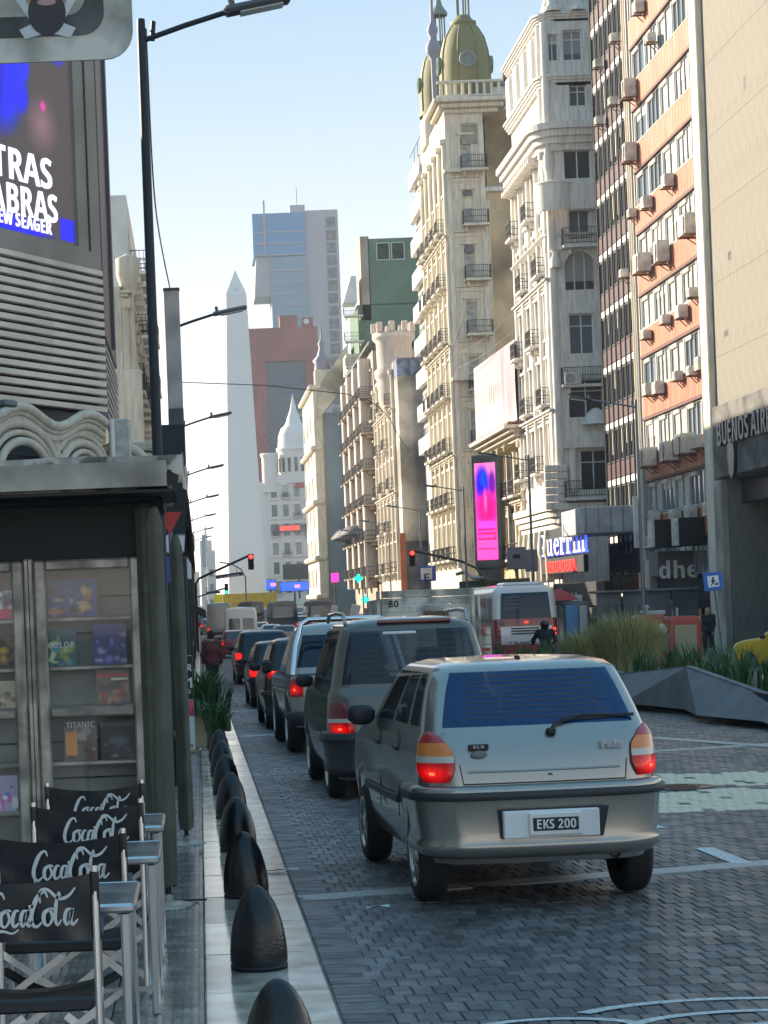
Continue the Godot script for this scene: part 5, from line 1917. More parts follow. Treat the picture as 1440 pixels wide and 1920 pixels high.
func buildings_far() -> void:
	# obelisk
	var o := thing("obelisk", "tall plain pale stone obelisk with a pointed top closing the view down the avenue", "obelisk", V(9.9, .5, -417.0))
	var st := mat("obelisk_stone", C(.80, .775, .73), .8)
	var b := MB.new()
	b.box(V(0, .4, 0), V(10, .8, 10), .05)
	part(b, "base", st, o)
	b = MB.new()
	var r := [[.8, 3.8], [62.6, 2.02], [67.6, .06]]
	for i in 2:
		for k in 4:
			var bs := Basis(V(0, 1, 0), k * PI / 2)
			var a: float = r[i][1]; var c: float = r[i + 1][1]
			b.quad(bs * V(-a, r[i][0], a), bs * V(a, r[i][0], a), bs * V(c, r[i + 1][0], c), bs * V(-c, r[i + 1][0], c))
	part(b, "shaft", st, o)
	for k in 3:
		b = MB.new()
		b.x = Transform3D(Basis(V(0, 1, 0), [0.0, PI / 2, -PI / 2][k]), Vector3.ZERO)
		b.x = b.x * Transform3D(Basis(V(1, 0, 0), PI / 2 - .31), V(0, 63.6, 1.62))
		b.lathe([Vector2(.42, 0), Vector2(.42, .16), Vector2(0, .16)], 14)
		part(b, "window", M.white_paint, o)
	# towers behind it
	var tb := mat("tower_glass_blue", C(.03, .24, .46), .5, 0)
	var tb2 := mat("tower_glass_pale", C(.14, .28, .36), .5, 0)
	o = facing("blue_glass_tower", "tallest tower, stepped blue glass with a plain grey side, behind the obelisk", 24.0, 690.0)
	b = MB.new()
	b.box(V(20.5, 66, -12), V(13.2, 132, 24))
	part(b, "grey_core", mat("tower_grey", C(.36, .37, .40), .8), o)
	for q in [[2.0, 16.5, 55, 85, "tower_glass_blue"], [4.5, 16.8, 85, 117, "tower_glass_pale"], [-1.0, 16.8, 117, 131.5, "tower_glass_blue"], [2.4, 16.8, 0, 55, "tower_glass_blue"]]:
		b = MB.new()
		b.box(V((q[0] + q[1]) * .5 - .5, (q[2] + q[3]) * .5, -9), V(q[1] - q[0] - .3, q[3] - q[2] - .3, 20))
		var g := part(b, "glass_block", M[q[4]], o)
		var n := int((q[3] - q[2]) / 4.0)
		for i in n:
			var f := MB.new()
			f.box(V((q[0] + q[1]) * .5 - .5, q[2] + 3.8 * i + .5, 1.1), V(q[1] - q[0] - .2, .35, .3))
			part(f, "floor_edge", M.tower_grey, g)
	b = MB.new()
	b.prism(PackedVector2Array([V2(-1.4, 104), V2(4.2, 104), V2(4.4, 118), V2(-.4, 118)]), -18, 0)
	part(b, "overhang", M.tower_grey, o)
	for i in 30:
		b = MB.new()
		b.box(V(24.6, 6 + i * 4.2, .05), V(3.2, 3.4, .3))
		part(b, "window", M.slate, o)
	b = MB.new()
	b.box(V(14.0, 133.2, -8), V(5, 3, 8)); b.tube([V(2.6, 118, 1.5), V(2.6, 135.5, 1.5)], .35, 6); b.tube([V(14, 134, -6), V(14, 141, -6)], .15, 5)
	part(b, "roof_mast", M.tower_grey, o)
	o = facing("red_office_block", "reddish office block with a dark glass middle in front of the blue tower", 14.2, 560.0)
	var red := mat("tower_red", C(.34, .105, .09), .85, 0, TX.soft, .03)
	b = MB.new()
	b.wall(20.6, 76.5, [[6.3, 3, 10.8, 64.5]], .8)
	shellbox(b, 20.6, 76.5, 16)
	part(b, "wall", red, o)
	b = MB.new()
	b.box(V(11.7, 35, -.9), V(10.9, 64.6, .2))
	part(b, "glass_middle", mat("tower_glass_dark", C(.06, .10, .135), .45), o)
	for i in 17:
		b = MB.new()
		b.box(V(11.7, 4 + i * 3.8, -.75), V(10.7, .3, .2))
		part(b, "floor_edge", M.slate, o)
	for i in 14:
		b = MB.new()
		b.box(V(8 + (i * 7) % 8, 8 + (i * 11) % 54, -.72), V(1.6, 1.2, .06))
		part(b, "window", M.tower_grey, o)
	for q in [[1.0, 71.2, 3.0, 2.4], [2.0, 40, .5, 60], [5.4, 30, .4, 55]]:
		b = MB.new()
		b.box(V(q[0], q[1], .02), V(q[2], q[3], .12))
		part(b, "dark_slot", M.slate, o)
	b = MB.new()
	b.box(V(13, 78.2, -4), V(4.8, 3.4, 6)).box(V(18.2, 77.8, -3), V(2.8, 2.6, 4))
	part(b, "roof_house", red, o)
	b = MB.new()
	b.x = Transform3D(Basis(V(1, 0, 0), PI / 2), V(17.8, 78, -.9))
	b.lathe([Vector2(.8, 0), Vector2(.7, .3), Vector2(0, .2)], 14)
	part(b, "dish", M.white_paint, o)
	# ornate white corner house across the wide avenue
	o = facing("white_corner_house", "ornate white corner house with a pointed cupola across the wide avenue", 17.0, 478.0)
	var wm := mat("far_white", C(.76, .72, .67), .85)
	classic_face(o, Transform3D.IDENTITY, wm, 10.5, 4.0, 30.5, 4.4, 4, 1.3, 2.7, {"top": 32, "trim": wm, "balcony": true, "every": 3, "cornices": [0, 1, 3, 4], "pilasters": true, "frame": M.frame_grey})
	b = MB.new()
	shellbox(b, 10.5, 31.9, 16)
	b.box(V(-1.1, 15.2, -8), V(2.2, 30.4, 15))
	part(b, "rear_walls", wm, o)
	b = MB.new()
	b.lathe([Vector2(3.9, 30), Vector2(3.9, 37.2), Vector2(4.3, 37.6), Vector2(4.3, 38.2), Vector2(3.9, 38.4), Vector2(3.7, 41.0), Vector2(3.0, 42.8), Vector2(2.2, 43.4), Vector2(1.8, 44.2), Vector2(.8, 47), Vector2(.25, 49.5), Vector2(0, 51)], 24, V(6.6, 0, -3))
	part(b, "cupola", wm, o)
	for k in 7:
		b = MB.new()
		var a := -1.2 + k * .4
		b.x = Transform3D(Basis(V(0, 1, 0), a), V(6.6, 34.2, -3))
		b.box(V(0, 0, 3.9), V(.7, 3.2, .3))
		part(b, "cupola_window", M.slate, o)
	b = MB.new()
	b.lathe([Vector2(1.8, 28), Vector2(1.8, 36), Vector2(2.1, 36.4), Vector2(2.1, 37), Vector2(0, 37.2)], 16, V(.6, 0, -1))
	part(b, "corner_turret", wm, o)
	b = MB.new()
	b.box(V(5.5, 19.6, 1.2), V(10.5, 1.6, .3))
	part(b, "ticker_band", M.slate, o)
	b = MB.new()
	b.box(V(4.6, 19.6, 1.4), V(4.6, 1.0, .1))
	part(b, "red_lit_ticker", glow("ticker", C(1, .06, .04), .5), o)
	b = MB.new()
	b.box(V(7.3, 29.4, .25), V(1.9, 1.3, .2), .05)
	part(b, "red_sign", M.lamp_red, o)
	for q in [["dark_screen", "big dark unlit screen in front of the far white corner house", V(22.2, 6.1, -455), V(7.0, 3.4, .6), "black"], ["blue_screen", "wide lit blue screen low in front of the far white corner house", V(21.0, 3.5, -452), V(6.4, 2.2, .5), "blue"], ["small_blue_screen", "small lit blue screen at the left of the far white corner house", V(15.8, 4.0, -452), V(2.4, 2.3, .5), "blue"]]:
		var s := thing(q[0], q[1], "screen", q[2])
		b = MB.new()
		b.box(V(0, q[3].y * .5, 0), q[3], .05)
		b.box(V(0, -2, 0), V(.4, 4.4, .3))
		part(b, "casing", M.black, s)
		if q[4] == "blue":
			b = MB.new()
			b.box(V(0, q[3].y * .5, .27), V(q[3].x - .3, q[3].y - .3, .04))
			part(b, "screen", glow("blue_lit", C(.02, .10, .85), .45), s)
			b = MB.new()
			b.box(V(.6, q[3].y * .5, .30), V(1.2, .7, .04), .2)
			part(b, "bright_patch", glow("pink_lit", C(.9, .3, .6), .4), s)
	# yellow hoarding across the avenue
	o = thing("yellow_hoarding", "long yellow hoarding across the end of the avenue below the obelisk", "hoarding", V(3.1, .4, -404.0))
	for i in 7:
		b = MB.new()
		b.box(V(.8 + i * 1.75, 1.45, 0), V(1.72, 2.9, .12), .02)
		part(b, "panel", mat("hoarding_yellow", C(.72, .42, .03), .6, 0, TX.soft, .3) if i else mat("hoarding_bright", C(.80, .60, .01), .6), o)
	# pale low buildings at the left end of the avenue
	for q in [[2.2, 470, 2.0, 15, "slim pale building just left of the obelisk"], [-3.5, 520, 4.0, 11, "low pale building at the far left of the avenue"], [1.0, 560, 3.2, 20, "pale tower with a thin spire left of the obelisk"], [-9, 560, 8, 9, "broad low pale building at the far left end of the avenue"]]:
		o = facing("far_pale_building", q[4], q[0], q[1])
		classic_face(o, Transform3D.IDENTITY, M.white_stone, q[2], 1.5, q[3] - 1.0, 3.4, maxi(1, int(q[2] / 2.0)), .9, 1.7, {"top": q[3], "surround": false, "pilasters": false, "frame": M.frame_grey})
		b = MB.new()
		shellbox(b, q[2], q[3] - .05, 10)
		part(b, "rear_walls", M.white_stone, o)
		if q[3] == 20:
			b = MB.new()
			b.lathe([Vector2(.6, 20), Vector2(.5, 21), Vector2(.2, 23), Vector2(0, 26)], 10, V(1.6, 0, -2))
			part(b, "spire", M.white_stone, o)
	o = left_front("far_left_row", "far row of pale fronts on the left side closing the avenue", -2.6, 285.0)
	classic_face(o, Transform3D.IDENTITY, M.white_stone, 100.0, 3.0, 12.5, 3.2, 22, 1.4, 2.0, {"top": 13.0, "surround": false, "pilasters": false, "frame": M.frame_grey})
	b = MB.new()
	shellbox(b, 100, 12.9, 10)
	part(b, "rear_walls", M.white_stone, o)
func led_print() -> Image:
	var im := Image.create(160, 384, false, Image.FORMAT_RGB8)
	im.fill(Color(.215, .205, .225))
	blob(im, Vector2(90, 170), Vector2(30, 112), Color(.01, .10, .85), .3)
	blob(im, Vector2(84, 200), Vector2(12, 80), Color(.01, .03, .5), .7)
	blob(im, Vector2(113, 186), Vector2(6, 24), Color(.03, .12, .8), .5)
	blob(im, Vector2(109, 226), Vector2(9, 22), Color(.02, .09, .75), .5)
	blob(im, Vector2(146, 160), Vector2(9, 18), Color(.03, .12, .8), .5)
	blob(im, Vector2(128, 250), Vector2(18, 40), Color(.42, .32, .36), .9)
	blob(im, Vector2(130, 228), Vector2(4, 8), Color(.8, .2, .6), .9)
	blob(im, Vector2(96, 374), Vector2(44, 16), Color(.02, .05, .75), .4)
	im.fill_rect(Rect2i(143, 352, 15, 26), Color(.02, .06, .75))
	return im
func buildings_left() -> void:
	# cinema-like block with a big lit screen over pale louvres, set at an angle to the street
	var yaw := PI / 2 - deg_to_rad(29.0)
	var o := thing("screen_block", "block with a big lit show screen above pale horizontal louvres at the left edge", "building", V(-2.3, YB, -55.0), yaw)
	# local x runs towards the street corner (negative = left), z out
	var b := MB.new()
	b.box(V(-4.5, 14.0, -4), V(9, 28.0, 7.3))
	part(b, "wall", M.slate, o)
	for i in 17:
		b = MB.new()
		b.box(V(-4.35, 8.38 + i * .225, .02), V(8.7, .14, .22), .012)
		part(b, "louvre", mat("louvre_cream", C(.86, .74, .60), .7, 0, TX.soft, .2), o)
	b = MB.new()
	b.box(V(-4.3, 10.5, -.2), V(8.6, 4.4, .1))
	part(b, "louvre_backing", M.dark, o)
	b = MB.new()
	b.wall(8.6, 8.6, [[.02, .55, 6.7, 7.2]], .1)
	b.x = T(V(-8.65, 12.05, .12))
	b.v.clear(); b.n.clear(); b.uv.clear(); b.ix.clear()
	b.wall(8.6, 11.3, [[.02, .5, 7.5, 8.4]], .1)
	part(b, "screen_frame", mat("panel_taupe", C(.30, .285, .255), .5, .1, TX.soft, .2), o)
	b = MB.new()
	b.box(V(-.6, 17.5, .14), V(.05, 10.0, .02))
	part(b, "panel_joint", M.black, o)
	b = MB.new()
	b.quad(V(-8.6, 12.5, .06), V(-1.12, 12.5, .06), V(-1.12, 21.0, .06), V(-8.6, 21.0, .06))
	var sc := part(b, "screen", screen_mat("led_screen", led_print(), .45), o)
	var lw := glow("led_white", C(.80, .82, 1.0), .42)
	var e := T(V(0, 0, .075))
	for q in [["EN", -6.2, 14.95, .9, 1.1], ["OTRAS", -4.0, 14.22, .78, 1.08], ["PALABRAS", -4.4, 13.36, .72, 1.0], ["MATTHEW SEAGER", -4.3, 12.86, .34, .95]]:
		text(sc, q[0], q[3], e * T(V(q[1], q[2], 0)), lw, "lettering", true, "Droid Sans", .02, q[4])
	b = MB.new()
	b.box(V(-.22, 17.6, -.1), V(.4, 10.4, .2))
	part(b, "red_edge_screen", screen_mat("edge_screen", edge_print(), .42), o)
	# its return along the street
	var s := left_front("screen_block_return", "dark panelled return of the screen block running along the street", -2.3, 55.1)
	b = MB.new()
	b.box(V(4.2, 18.0, -1.5), V(8.0, 15.2, 3.2), .03)
	b.box(V(4.2, 18.0, .16), V(.1, 15.0, .1))
	part(b, "dark_panel", mat("panel_plum", C(.085, .075, .09), .5), s)
	for i in 9:
		b = MB.new()
		b.box(V(4.2, 8.3 + i * .225, .0), V(8.0, .14, .22), .012)
		part(b, "louvre", M.frame_grey, s)
	b = MB.new()
	b.box(V(4.2, 5.0, -1.8), V(8.0, 10.1, 3.0))
	part(b, "wall", M.cream2, s)
	b = MB.new()
	b.box(V(1.6, 7.7, .35), V(1.1, 1.1, .6), .05)
	part(b, "white_box", M.ac_white, s)
	# ornate gallery front with round arches under the louvres
	o = thing("arched_gallery", "ornate cream gallery with moulded round arches under the louvres", "building", V(-2.35, YB, -54.2), yaw)
	b = MB.new()
	b.box(V(-4.5, 3.5, -1.0), V(9, 7.0, 1.6))
	part(b, "wall", M.dark, o)
	for q in [[-3.9, 6.45, .85], [-1.05, 6.6, .36]]:
		for k in 4:
			b = MB.new()
			var r: float = q[2] + k * .22
			var path := []
			for i in 25: path.append(V(q[0] + r * 1.3 * cos(PI * i / 24.0), q[1] + r * sin(PI * i / 24.0), .05 * (3 - k)))
			b.tube(path, .075 if k % 2 else .11, 8)
			part(b, "arch_moulding", M.cream2, o)
		for sg in [-1.0, 1.0]:
			b = MB.new()
			b.box(V(q[0] + sg * (q[2] * 1.3 + .4), q[1] - 2.0, .05), V(.85, 4.0, .5), .1)
			part(b, "pier", M.cream2, o)
	b = MB.new()
	var path := []
	for i in 41:
		var u := i / 40.0
		path.append(V(-8.0 + u * 8.0, 7.95 + .2 * sin(u * 16.0 - .3), .15))
	for k in 5: b.tube(path.map(func(p): return p + V(0, -.15 * k, -.06 * k)), [.12, .07, .1, .07, .09][k], 8)
	part(b, "wavy_cornice", M.cream2, o)
	b = MB.new()
	b.tube([V(-.62, 4, .7), V(-.62, 8.0, .7)], .06, 8)
	part(b, "pole", M.white_paint, o)
	b = MB.new()
	b.lathe([Vector2(0, -.3), Vector2(.22, -.2), Vector2(.3, 0), Vector2(.22, .2), Vector2(0, .3)], 14, V(-.8, 5.8, .6))
	part(b, "globe", M.ac_white, o)
	b = MB.new()
	b.bar(V(-6.0, 7.9, .5), V(-5.4, 8.1, .9), .12, .12)
	b.box(V(-5.6, 8.05, .9), V(.5, .16, .22), .04)
	part(b, "floodlight", M.steel_grey, o)
	# the same gallery along the street: scroll, deep cornice and steps
	o = left_front("gallery_side", "cream side of the arched gallery with a scrolled gable and deep cornice", -2.1, 56.0)
	b = MB.new()
	b.box(V(14, 3.2, -1.2), V(28, 6.4, 2.0))
	part(b, "wall", M.cream, o)
	for k in 3:
		b = MB.new()
		path = []
		for i in 15: path.append(V(.5, 6.4 + (1.15 - k * .27) * sin(PI * i / 14.0), .1 - (1.15 - k * .27) * cos(PI * i / 14.0) * .8))
		b.tube(path, .13, 8)
		part(b, "scroll", M.cream2, o)
	for k in 5:
		b = MB.new()
		b.box(V(16, 6.5 + k * .32, .05 + k * .12), V(24, .26, .5 + k * .18), .06)
		part(b, "cornice", M.cream2, o)
	# classical house, then a plain white block with balconies, then lower ones
	o = left_front("cream_classical_house", "cream classical house with a tall corner column beyond the screen block", -2.35, 74.0)
	classic_face(o, Transform3D.IDENTITY, M.cream, 14.0, 6.5, 14.2, 3.8, 4, 1.2, 2.5, {"top": 14.6, "trim": M.cream2, "balcony": true, "cornices": [1]})
	b = MB.new()
	shellbox(b, 14, 14.55, 9)
	part(b, "rear_walls", M.cream, o)
	b = MB.new()
	b.lathe([Vector2(.24, 6.5), Vector2(.24, 11.2), Vector2(.28, 11.3), Vector2(.28, 11.7), Vector2(.21, 11.9), Vector2(.18, 14.2), Vector2(.3, 14.6), Vector2(.42, 15.0), Vector2(.42, 15.6), Vector2(.2, 15.7), Vector2(0, 15.8)], 16, V(.4, 0, .28))
	part(b, "corner_column", M.cream2, o)
	b = MB.new()
	b.box(V(.2, 8.6, .3), V(.5, 6.0, .7), .05)
	part(b, "yellow_end_wall", M.cream, o)
	o = left_front("white_balcony_block_left", "plain white block with balconies on the left side of the avenue", -2.6, 95.0)
	classic_face(o, Transform3D.IDENTITY, M.white_paint, 30.0, 3.2, 21.0, 2.95, 8, 1.6, 1.9, {"top": 22.0, "trim": M.white_paint, "balcony": true, "surround": false, "pilasters": false, "bdep": .9})
	b = MB.new()
	shellbox(b, 30, 21.95, 12)
	part(b, "rear_walls", M.white_paint, o)
	b = MB.new()
	b.box(V(2, 23.2, -3), V(4, 2.6, 4))
	part(b, "stair_head", M.white_paint, o)
	for q in [[128.0, 40.0, 15.0, "slate", "lower grey block on the left side beyond the white one"], [170.0, 55.0, 12.0, "white_stone", "pale lower fronts on the left side far down the avenue"], [228.0, 55.0, 11.0, "cream2", "last low cream fronts on the left before the wide avenue"]]:
		o = left_front("left_block", q[4], -2.6, q[0])
		classic_face(o, Transform3D.IDENTITY, M[q[3]], q[1], 3.0, q[2] - 1.0, 3.2, int(q[1] / 4.0), 1.4, 2.0, {"top": q[2], "surround": false, "pilasters": false})
		b = MB.new()
		shellbox(b, q[1], q[2] - .05, 12)
		part(b, "rear_walls", M[q[3]], o)
	# houses on the left beside and behind the camera: out of the frame, they shade the street
	for q in [[-4.0, 51.0, 12.0, "white_stone", "tall pale house on the left beside the kiosk"]]:
		o = left_front("left_house", q[4], -7.4 if q[0] > -20 else -3.4, q[0])
		classic_face(o, Transform3D.IDENTITY, M[q[3]], q[1], 5.0, q[2] - 1.0, 3.6, int(q[1] / 4.0), 1.4, 2.2, {"top": q[2], "surround": false})
		b = MB.new()
		shellbox(b, q[1], q[2] - .05, 14)
		part(b, "rear_walls", M[q[3]], o)
func edge_print() -> Image:
	var im := Image.create(8, 128, false, Image.FORMAT_RGB8)
	im.fill(Color(.85, .25, .22))
	im.fill_rect(Rect2i(0, 0, 8, 14), Color(.5, .55, .8))
	im.fill_rect(Rect2i(0, 56, 8, 8), Color(.35, .3, .7))
	im.fill_rect(Rect2i(0, 70, 8, 8), Color(.4, .4, .75))
	im.fill_rect(Rect2i(0, 84, 8, 44), Color(.9, .35, .45))
	return im
func kiosk_side() -> void:
	mat("kiosk_green", C(.009, .018, .018), .6, .0, TX.soft, .5)
	mat("kiosk_trim", C(.60, .53, .44), .45, .3, TX.stain, .9)
	mat("fascia", C(.70, .60, .50), .7, 0, TX.stain, .35)
	mat("shelf_grey", C(.40, .40, .36), .7, 0, TX.soft, .6)
	mat("vinyl", C(.010, .011, .014), .2)
	mat("canopy_cloth", C(.13, .125, .095), .9, 0, TX.soft, 1.6)
	M.vinyl.clearcoat_enabled = true
	M.vinyl.clearcoat = .4
	var pane := StandardMaterial3D.new()
	pane.albedo_color = Color(.8, .85, .85, .03)
	pane.transparency = BaseMaterial3D.TRANSPARENCY_ALPHA
	pane.roughness = .04
	M["clear_pane"] = pane
	kiosk()
	chairs()
	umbrellas()
	bollards()
	signs_left()
const KZ := 13.75
func kiosk() -> void:
	var g := ground(KZ)
	var o := thing("news_kiosk", "dark green news kiosk with glazed display doors and a battered cream roof fascia", "kiosk", V(-.27, g, -KZ))
	# local x from the right corner to the left (negative), z towards the camera
	var b := MB.new()
	b.wall(4.2, 2.62, [[2.45, .3, .86, 1.95], [3.40, .3, .69, 1.95]], .34)
	b.box(V(2.1, 1.3, -1.9), V(4.18, 2.6, .1))
	b.box(V(4.15, 1.3, -1.0), V(.08, 2.6, 1.9))
	b.box(V(.05, 1.3, -1.0), V(.08, 2.6, 1.9))
	for i in b.v.size(): b.v[i].x -= 4.2
	part(b, "wall", M.kiosk_green, o)
	b = MB.new()
	b.box(V(-2.1, 2.64, -.95), V(4.3, .06, 2.1), .01)
	part(b, "ceiling", M.kiosk_green, o)
	# roof slab and its fascia, bent and rusty at the right end
	b = MB.new()
	b.box(V(-2.2, 2.76, -.7), V(4.6, .16, 2.8))
	part(b, "roof", M.fascia, o)
	b = MB.new()
	var rows := []
	for i in 5:
		var l := PackedVector3Array()
		for j in 41:
			var x := -4.6 + 4.80 * j / 40.0
			var t := smoothstep(-.35, .2, x)
			var y := [2.66, 2.665, 2.78, 2.885, 2.89][i] as float
			l.append(V(x, y + (.035 * t if i < 2 else -.012 * t) + .004 * sin(x * 9), .60 + [-.04, 0, .012, 0, -.05][i] + .02 * sin(x * 5.0) * t))
		rows.append(l)
	b.grid(rows)
	part(b, "front_fascia", fascia_mat(), o)
	b = MB.new()
	rows = []
	for i in 12:
		var u := i / 11.0
		var l := PackedVector3Array()
		for j in 6:
			var k := j / 5.0
			l.append(V(.2 + .05 * sin(u * 5.0) * (1 - k) + .03 * u, 2.885 - (1 - k) * (.22 + .60 * smoothstep(.05, .35, u) * (1.0 - .4 * u)) + .03 * sin(u * 11), .6 - u * 2.1))
		rows.append(l)
	rows.reverse()
	b.grid(rows)
	b.grid(rows.map(func(l): var r: PackedVector3Array = l.duplicate(); r.reverse(); return r))
	part(b, "bent_side_fascia", fascia_mat(), o)
	b = MB.new()
	for q in [[.13, 2.70, .62, .05, .09], [-.1, 2.72, .615, .03, .05], [.16, 2.83, .61, .03, .05], [-.42, 2.70, .61, .04, .03]]:
		b.prism(PackedVector2Array([V2(q[0] - q[3], q[1]), V2(q[0] + q[3] * .6, q[1] - q[4] * .4), V2(q[0] + q[3], q[1] + q[4] * .6), V2(q[0] - q[3] * .4, q[1] + q[4])]), q[2], q[2] + .003)
	b.box(V(-2.2, 2.655, -.1), V(4.7, .02, 1.5))
	part(b, "soffit", M.black, o)
	b = MB.new()
	b.box(V(-.06, 1.3, .035), V(.13, 2.62, .14), .04)
	part(b, "corner_column", M.canopy_cloth, o)
	b = MB.new()
	b.box(V(-2.1, .08, .03), V(4.2, .16, .08), .01)
	part(b, "plinth", M.dark_steel, o)
	# two display cabinets: trim, shelves, backing, panes
	for k in 2:
		var x0: float = [-.80, -1.75][k]
		var w: float = [.69, .86][k]
		b = MB.new()
		for i in 8:
			b = MB.new()
			b.box(V(x0 + w * .5, .3 + 1.95 * (i + .5) / 8, -.32), V(w, 1.95 / 8 - .012, .03), .004)
			part(b, "backing_board", M.shelf_grey, o)
		var dr := Node3D.new()
		dr.name = "cabinet_door"
		o.add_child(dr, true)
		for q in [[x0 + .03, 1.27, .075, 1.97], [x0 + w - .03, 1.27, .075, 1.97]]:
			var st := MB.new()
			st.box(V(q[0], q[1], .03), V(q[2], q[3], .06), .012)
			part(st, "stile", M.kiosk_trim, dr)
		for y in [.32, 1.25, 2.22]:
			var st := MB.new()
			st.box(V(x0 + w * .5, y, .03), V(w - .135, .07, .058), .012)
			part(st, "rail", M.kiosk_trim, dr)
		var pn := MB.new()
		pn.quad(V(x0 + .06, .34, .025), V(x0 + w - .06, .34, .025), V(x0 + w - .06, 2.2, .025), V(x0 + .06, 2.2, .025))
		part(pn, "pane", M.clear_pane, dr)
		for y in [.58, .90, 1.27, 1.535, 1.86]:
			var sh := MB.new()
			sh.box(V(x0 + w * .5, y, -.2), V(w - .06, .03, .22), .008)
			part(sh, "shelf", M.kiosk_trim, o)
		for sx in [x0 - .035, x0 + w + .035]:
			var tr := MB.new()
			tr.box(V(sx, 1.27, .02), V(.05, 2.0, .05), .012)
			part(tr, "door_post", M.kiosk_trim, o)
	# magazines on the shelves
	var z := -KZ - .10
	var X := -.27
	var mags := [
		[-.57, 1.878, .33, .25, 0, "blue bordered picture magazine pair on the top shelf"],
		[-.655, 1.552, .2, .25, 1, "pale comic with a turquoise cover on the second shelf"], [-.33, 1.552, .22, .27, 2, "violet blue magazine on the right of the second shelf"],
		[-.32, 1.287, .22, .23, 3, "red and tan magazine on the right of the third shelf"], [-.55, .917, .22, .29, 4, "grey magazine with a yellow panel on the lowest shelf"], [-.30, .917, .23, .27, 5, "black car magazine on the lowest shelf"],
		[-1.04, 1.878, .24, .27, 6, "red and grey magazine on the top shelf of the left cabinet"], [-1.05, 1.552, .26, .25, 7, "dark yellow magazine on the second shelf of the left cabinet"], [-1.05, 1.287, .24, .18, 8, "cream book on the third shelf of the left cabinet"], [-1.08, .597, .2, .24, 9, "pink and blue magazine at the bottom of the left cabinet"]]
	for q in mags:
		if q[4] < 0: continue
		var m := thing("magazine", q[5], "magazine", V(X + q[0], g + q[1], z), 0.0, "magazines in the kiosk cabinets")
		m.rotation.x = -.12
		b = MB.new()
		b.box(V(0, q[3] * .5, -.008), V(q[2], q[3], .014), .002)
		part(b, "pages", M.white_paint, m)
		b = MB.new()
		b.quad(V(-q[2] * .5, .0, .001), V(q[2] * .5, .0, .001), V(q[2] * .5, q[3], .001), V(-q[2] * .5, q[3], .001))
		var cm := StandardMaterial3D.new()
		cm.albedo_texture = ImageTexture.create_from_image(cover(q[4]))
		cm.roughness = .35
		var cv := part(b, "cover", cm, m)
		if q[4] == 4: text(cv, "TITANIC", .035, T(V(0, q[3] - .05, .003)), M.white_paint, "title", true, "Droid Sans", .001)
		if q[4] == 1: text(cv, "COLOR", .04, T(V(0, q[3] - .11, .003)), M.white_paint, "title", true, "Droid Sans", .001)
func cover(k: int) -> Image:
	var im := Image.create(40, 48, false, Image.FORMAT_RGB8)
	var r := RandomNumberGenerator.new()
	r.seed = 40 + k
	var base: Array = [Color(.16, .22, .36), Color(.10, .25, .25), Color(.13, .13, .34), Color(.36, .27, .22), Color(.30, .28, .25), Color(.04, .05, .06), Color(.35, .36, .40), Color(.24, .15, .08), Color(.62, .56, .46), Color(.55, .52, .60)]
	im.fill(base[k])
	var pal: Array = [[Color(.55, .30, .12), Color(.70, .55, .35), Color(.2, .1, .05)], [Color(.75, .75, .55), Color(.1, .45, .5), Color(.5, .5, .2)], [Color(.4, .4, .65), Color(.6, .5, .6), Color(.08, .08, .25)], [Color(.6, .2, .12), Color(.6, .45, .32), Color(.15, .13, .12)], [Color(.55, .5, .45), Color(.35, .2, .12), Color(.2, .2, .2)], [Color(.12, .13, .13), Color(.25, .26, .26), Color(.4, .4, .4)], [Color(.7, .1, .15), Color(.8, .8, .82), Color(.15, .1, .15)], [Color(.7, .55, .15), Color(.1, .1, .08), Color(.5, .35, .2)], [Color(.3, .25, .2), Color(.7, .65, .55), Color(.5, .4, .3)], [Color(.75, .25, .5), Color(.3, .3, .6), Color(.8, .8, .85)]]
	for i in 22:
		var c: Color = pal[k][r.randi() % 3]
		c.a = .8
		blob(im, Vector2(r.randf_range(3, 37), r.randf_range(12, 46)), Vector2(r.randf_range(2, 8), r.randf_range(2, 8)), c, .5)
	if k == 0:
		im.fill_rect(Rect2i(0, 0, 40, 4), Color(.14, .22, .42)); im.fill_rect(Rect2i(15, 0, 3, 48), Color(.14, .22, .42)); im.fill_rect(Rect2i(36, 0, 4, 48), Color(.14, .22, .42))
	if k == 4: im.fill_rect(Rect2i(2, 16, 14, 26), Color(.72, .45, .12)); im.fill_rect(Rect2i(0, 0, 40, 10), Color(.10, .10, .11))
	if k == 5: im.fill_rect(Rect2i(0, 4, 40, 5), Color(.25, .25, .27)); blob(im, Vector2(22, 26), Vector2(13, 7), Color(.30, .31, .31), .4)
	if k == 3: im.fill_rect(Rect2i(2, 6, 36, 4), Color(.6, .14, .10)); im.fill_rect(Rect2i(18, 12, 20, 3), Color(.8, .7, .6))
	if k == 6: im.fill_rect(Rect2i(0, 36, 40, 12), Color(.75, .12, .28)); im.fill_rect(Rect2i(0, 0, 40, 14), Color(.22, .08, .12))
	for y in 48:
		for x in 40: im.set_pixel(x, y, (im.get_pixel(x, y) * 1.35).clamp())
	return im
func fascia_mat() -> StandardMaterial3D:
	if M.has("fascia_worn"): return M.fascia_worn
	var m: StandardMaterial3D = mat("fascia_worn", C(.78, .66, .55), .7, 0, TX.stain, .35)
	var worn := noise_tex("worn", .035, 0, 1, 256, 5, 1.0, FastNoiseLite.TYPE_SIMPLEX, .54)
	m.detail_enabled = true
	m.detail_blend_mode = BaseMaterial3D.BLEND_MODE_MIX
	var im := Image.create(8, 8, false, Image.FORMAT_RGBA8)
	im.fill(Color(.16, .10, .09, 1))
	m.detail_albedo = ImageTexture.create_from_image(im)
	m.detail_mask = worn
	return m
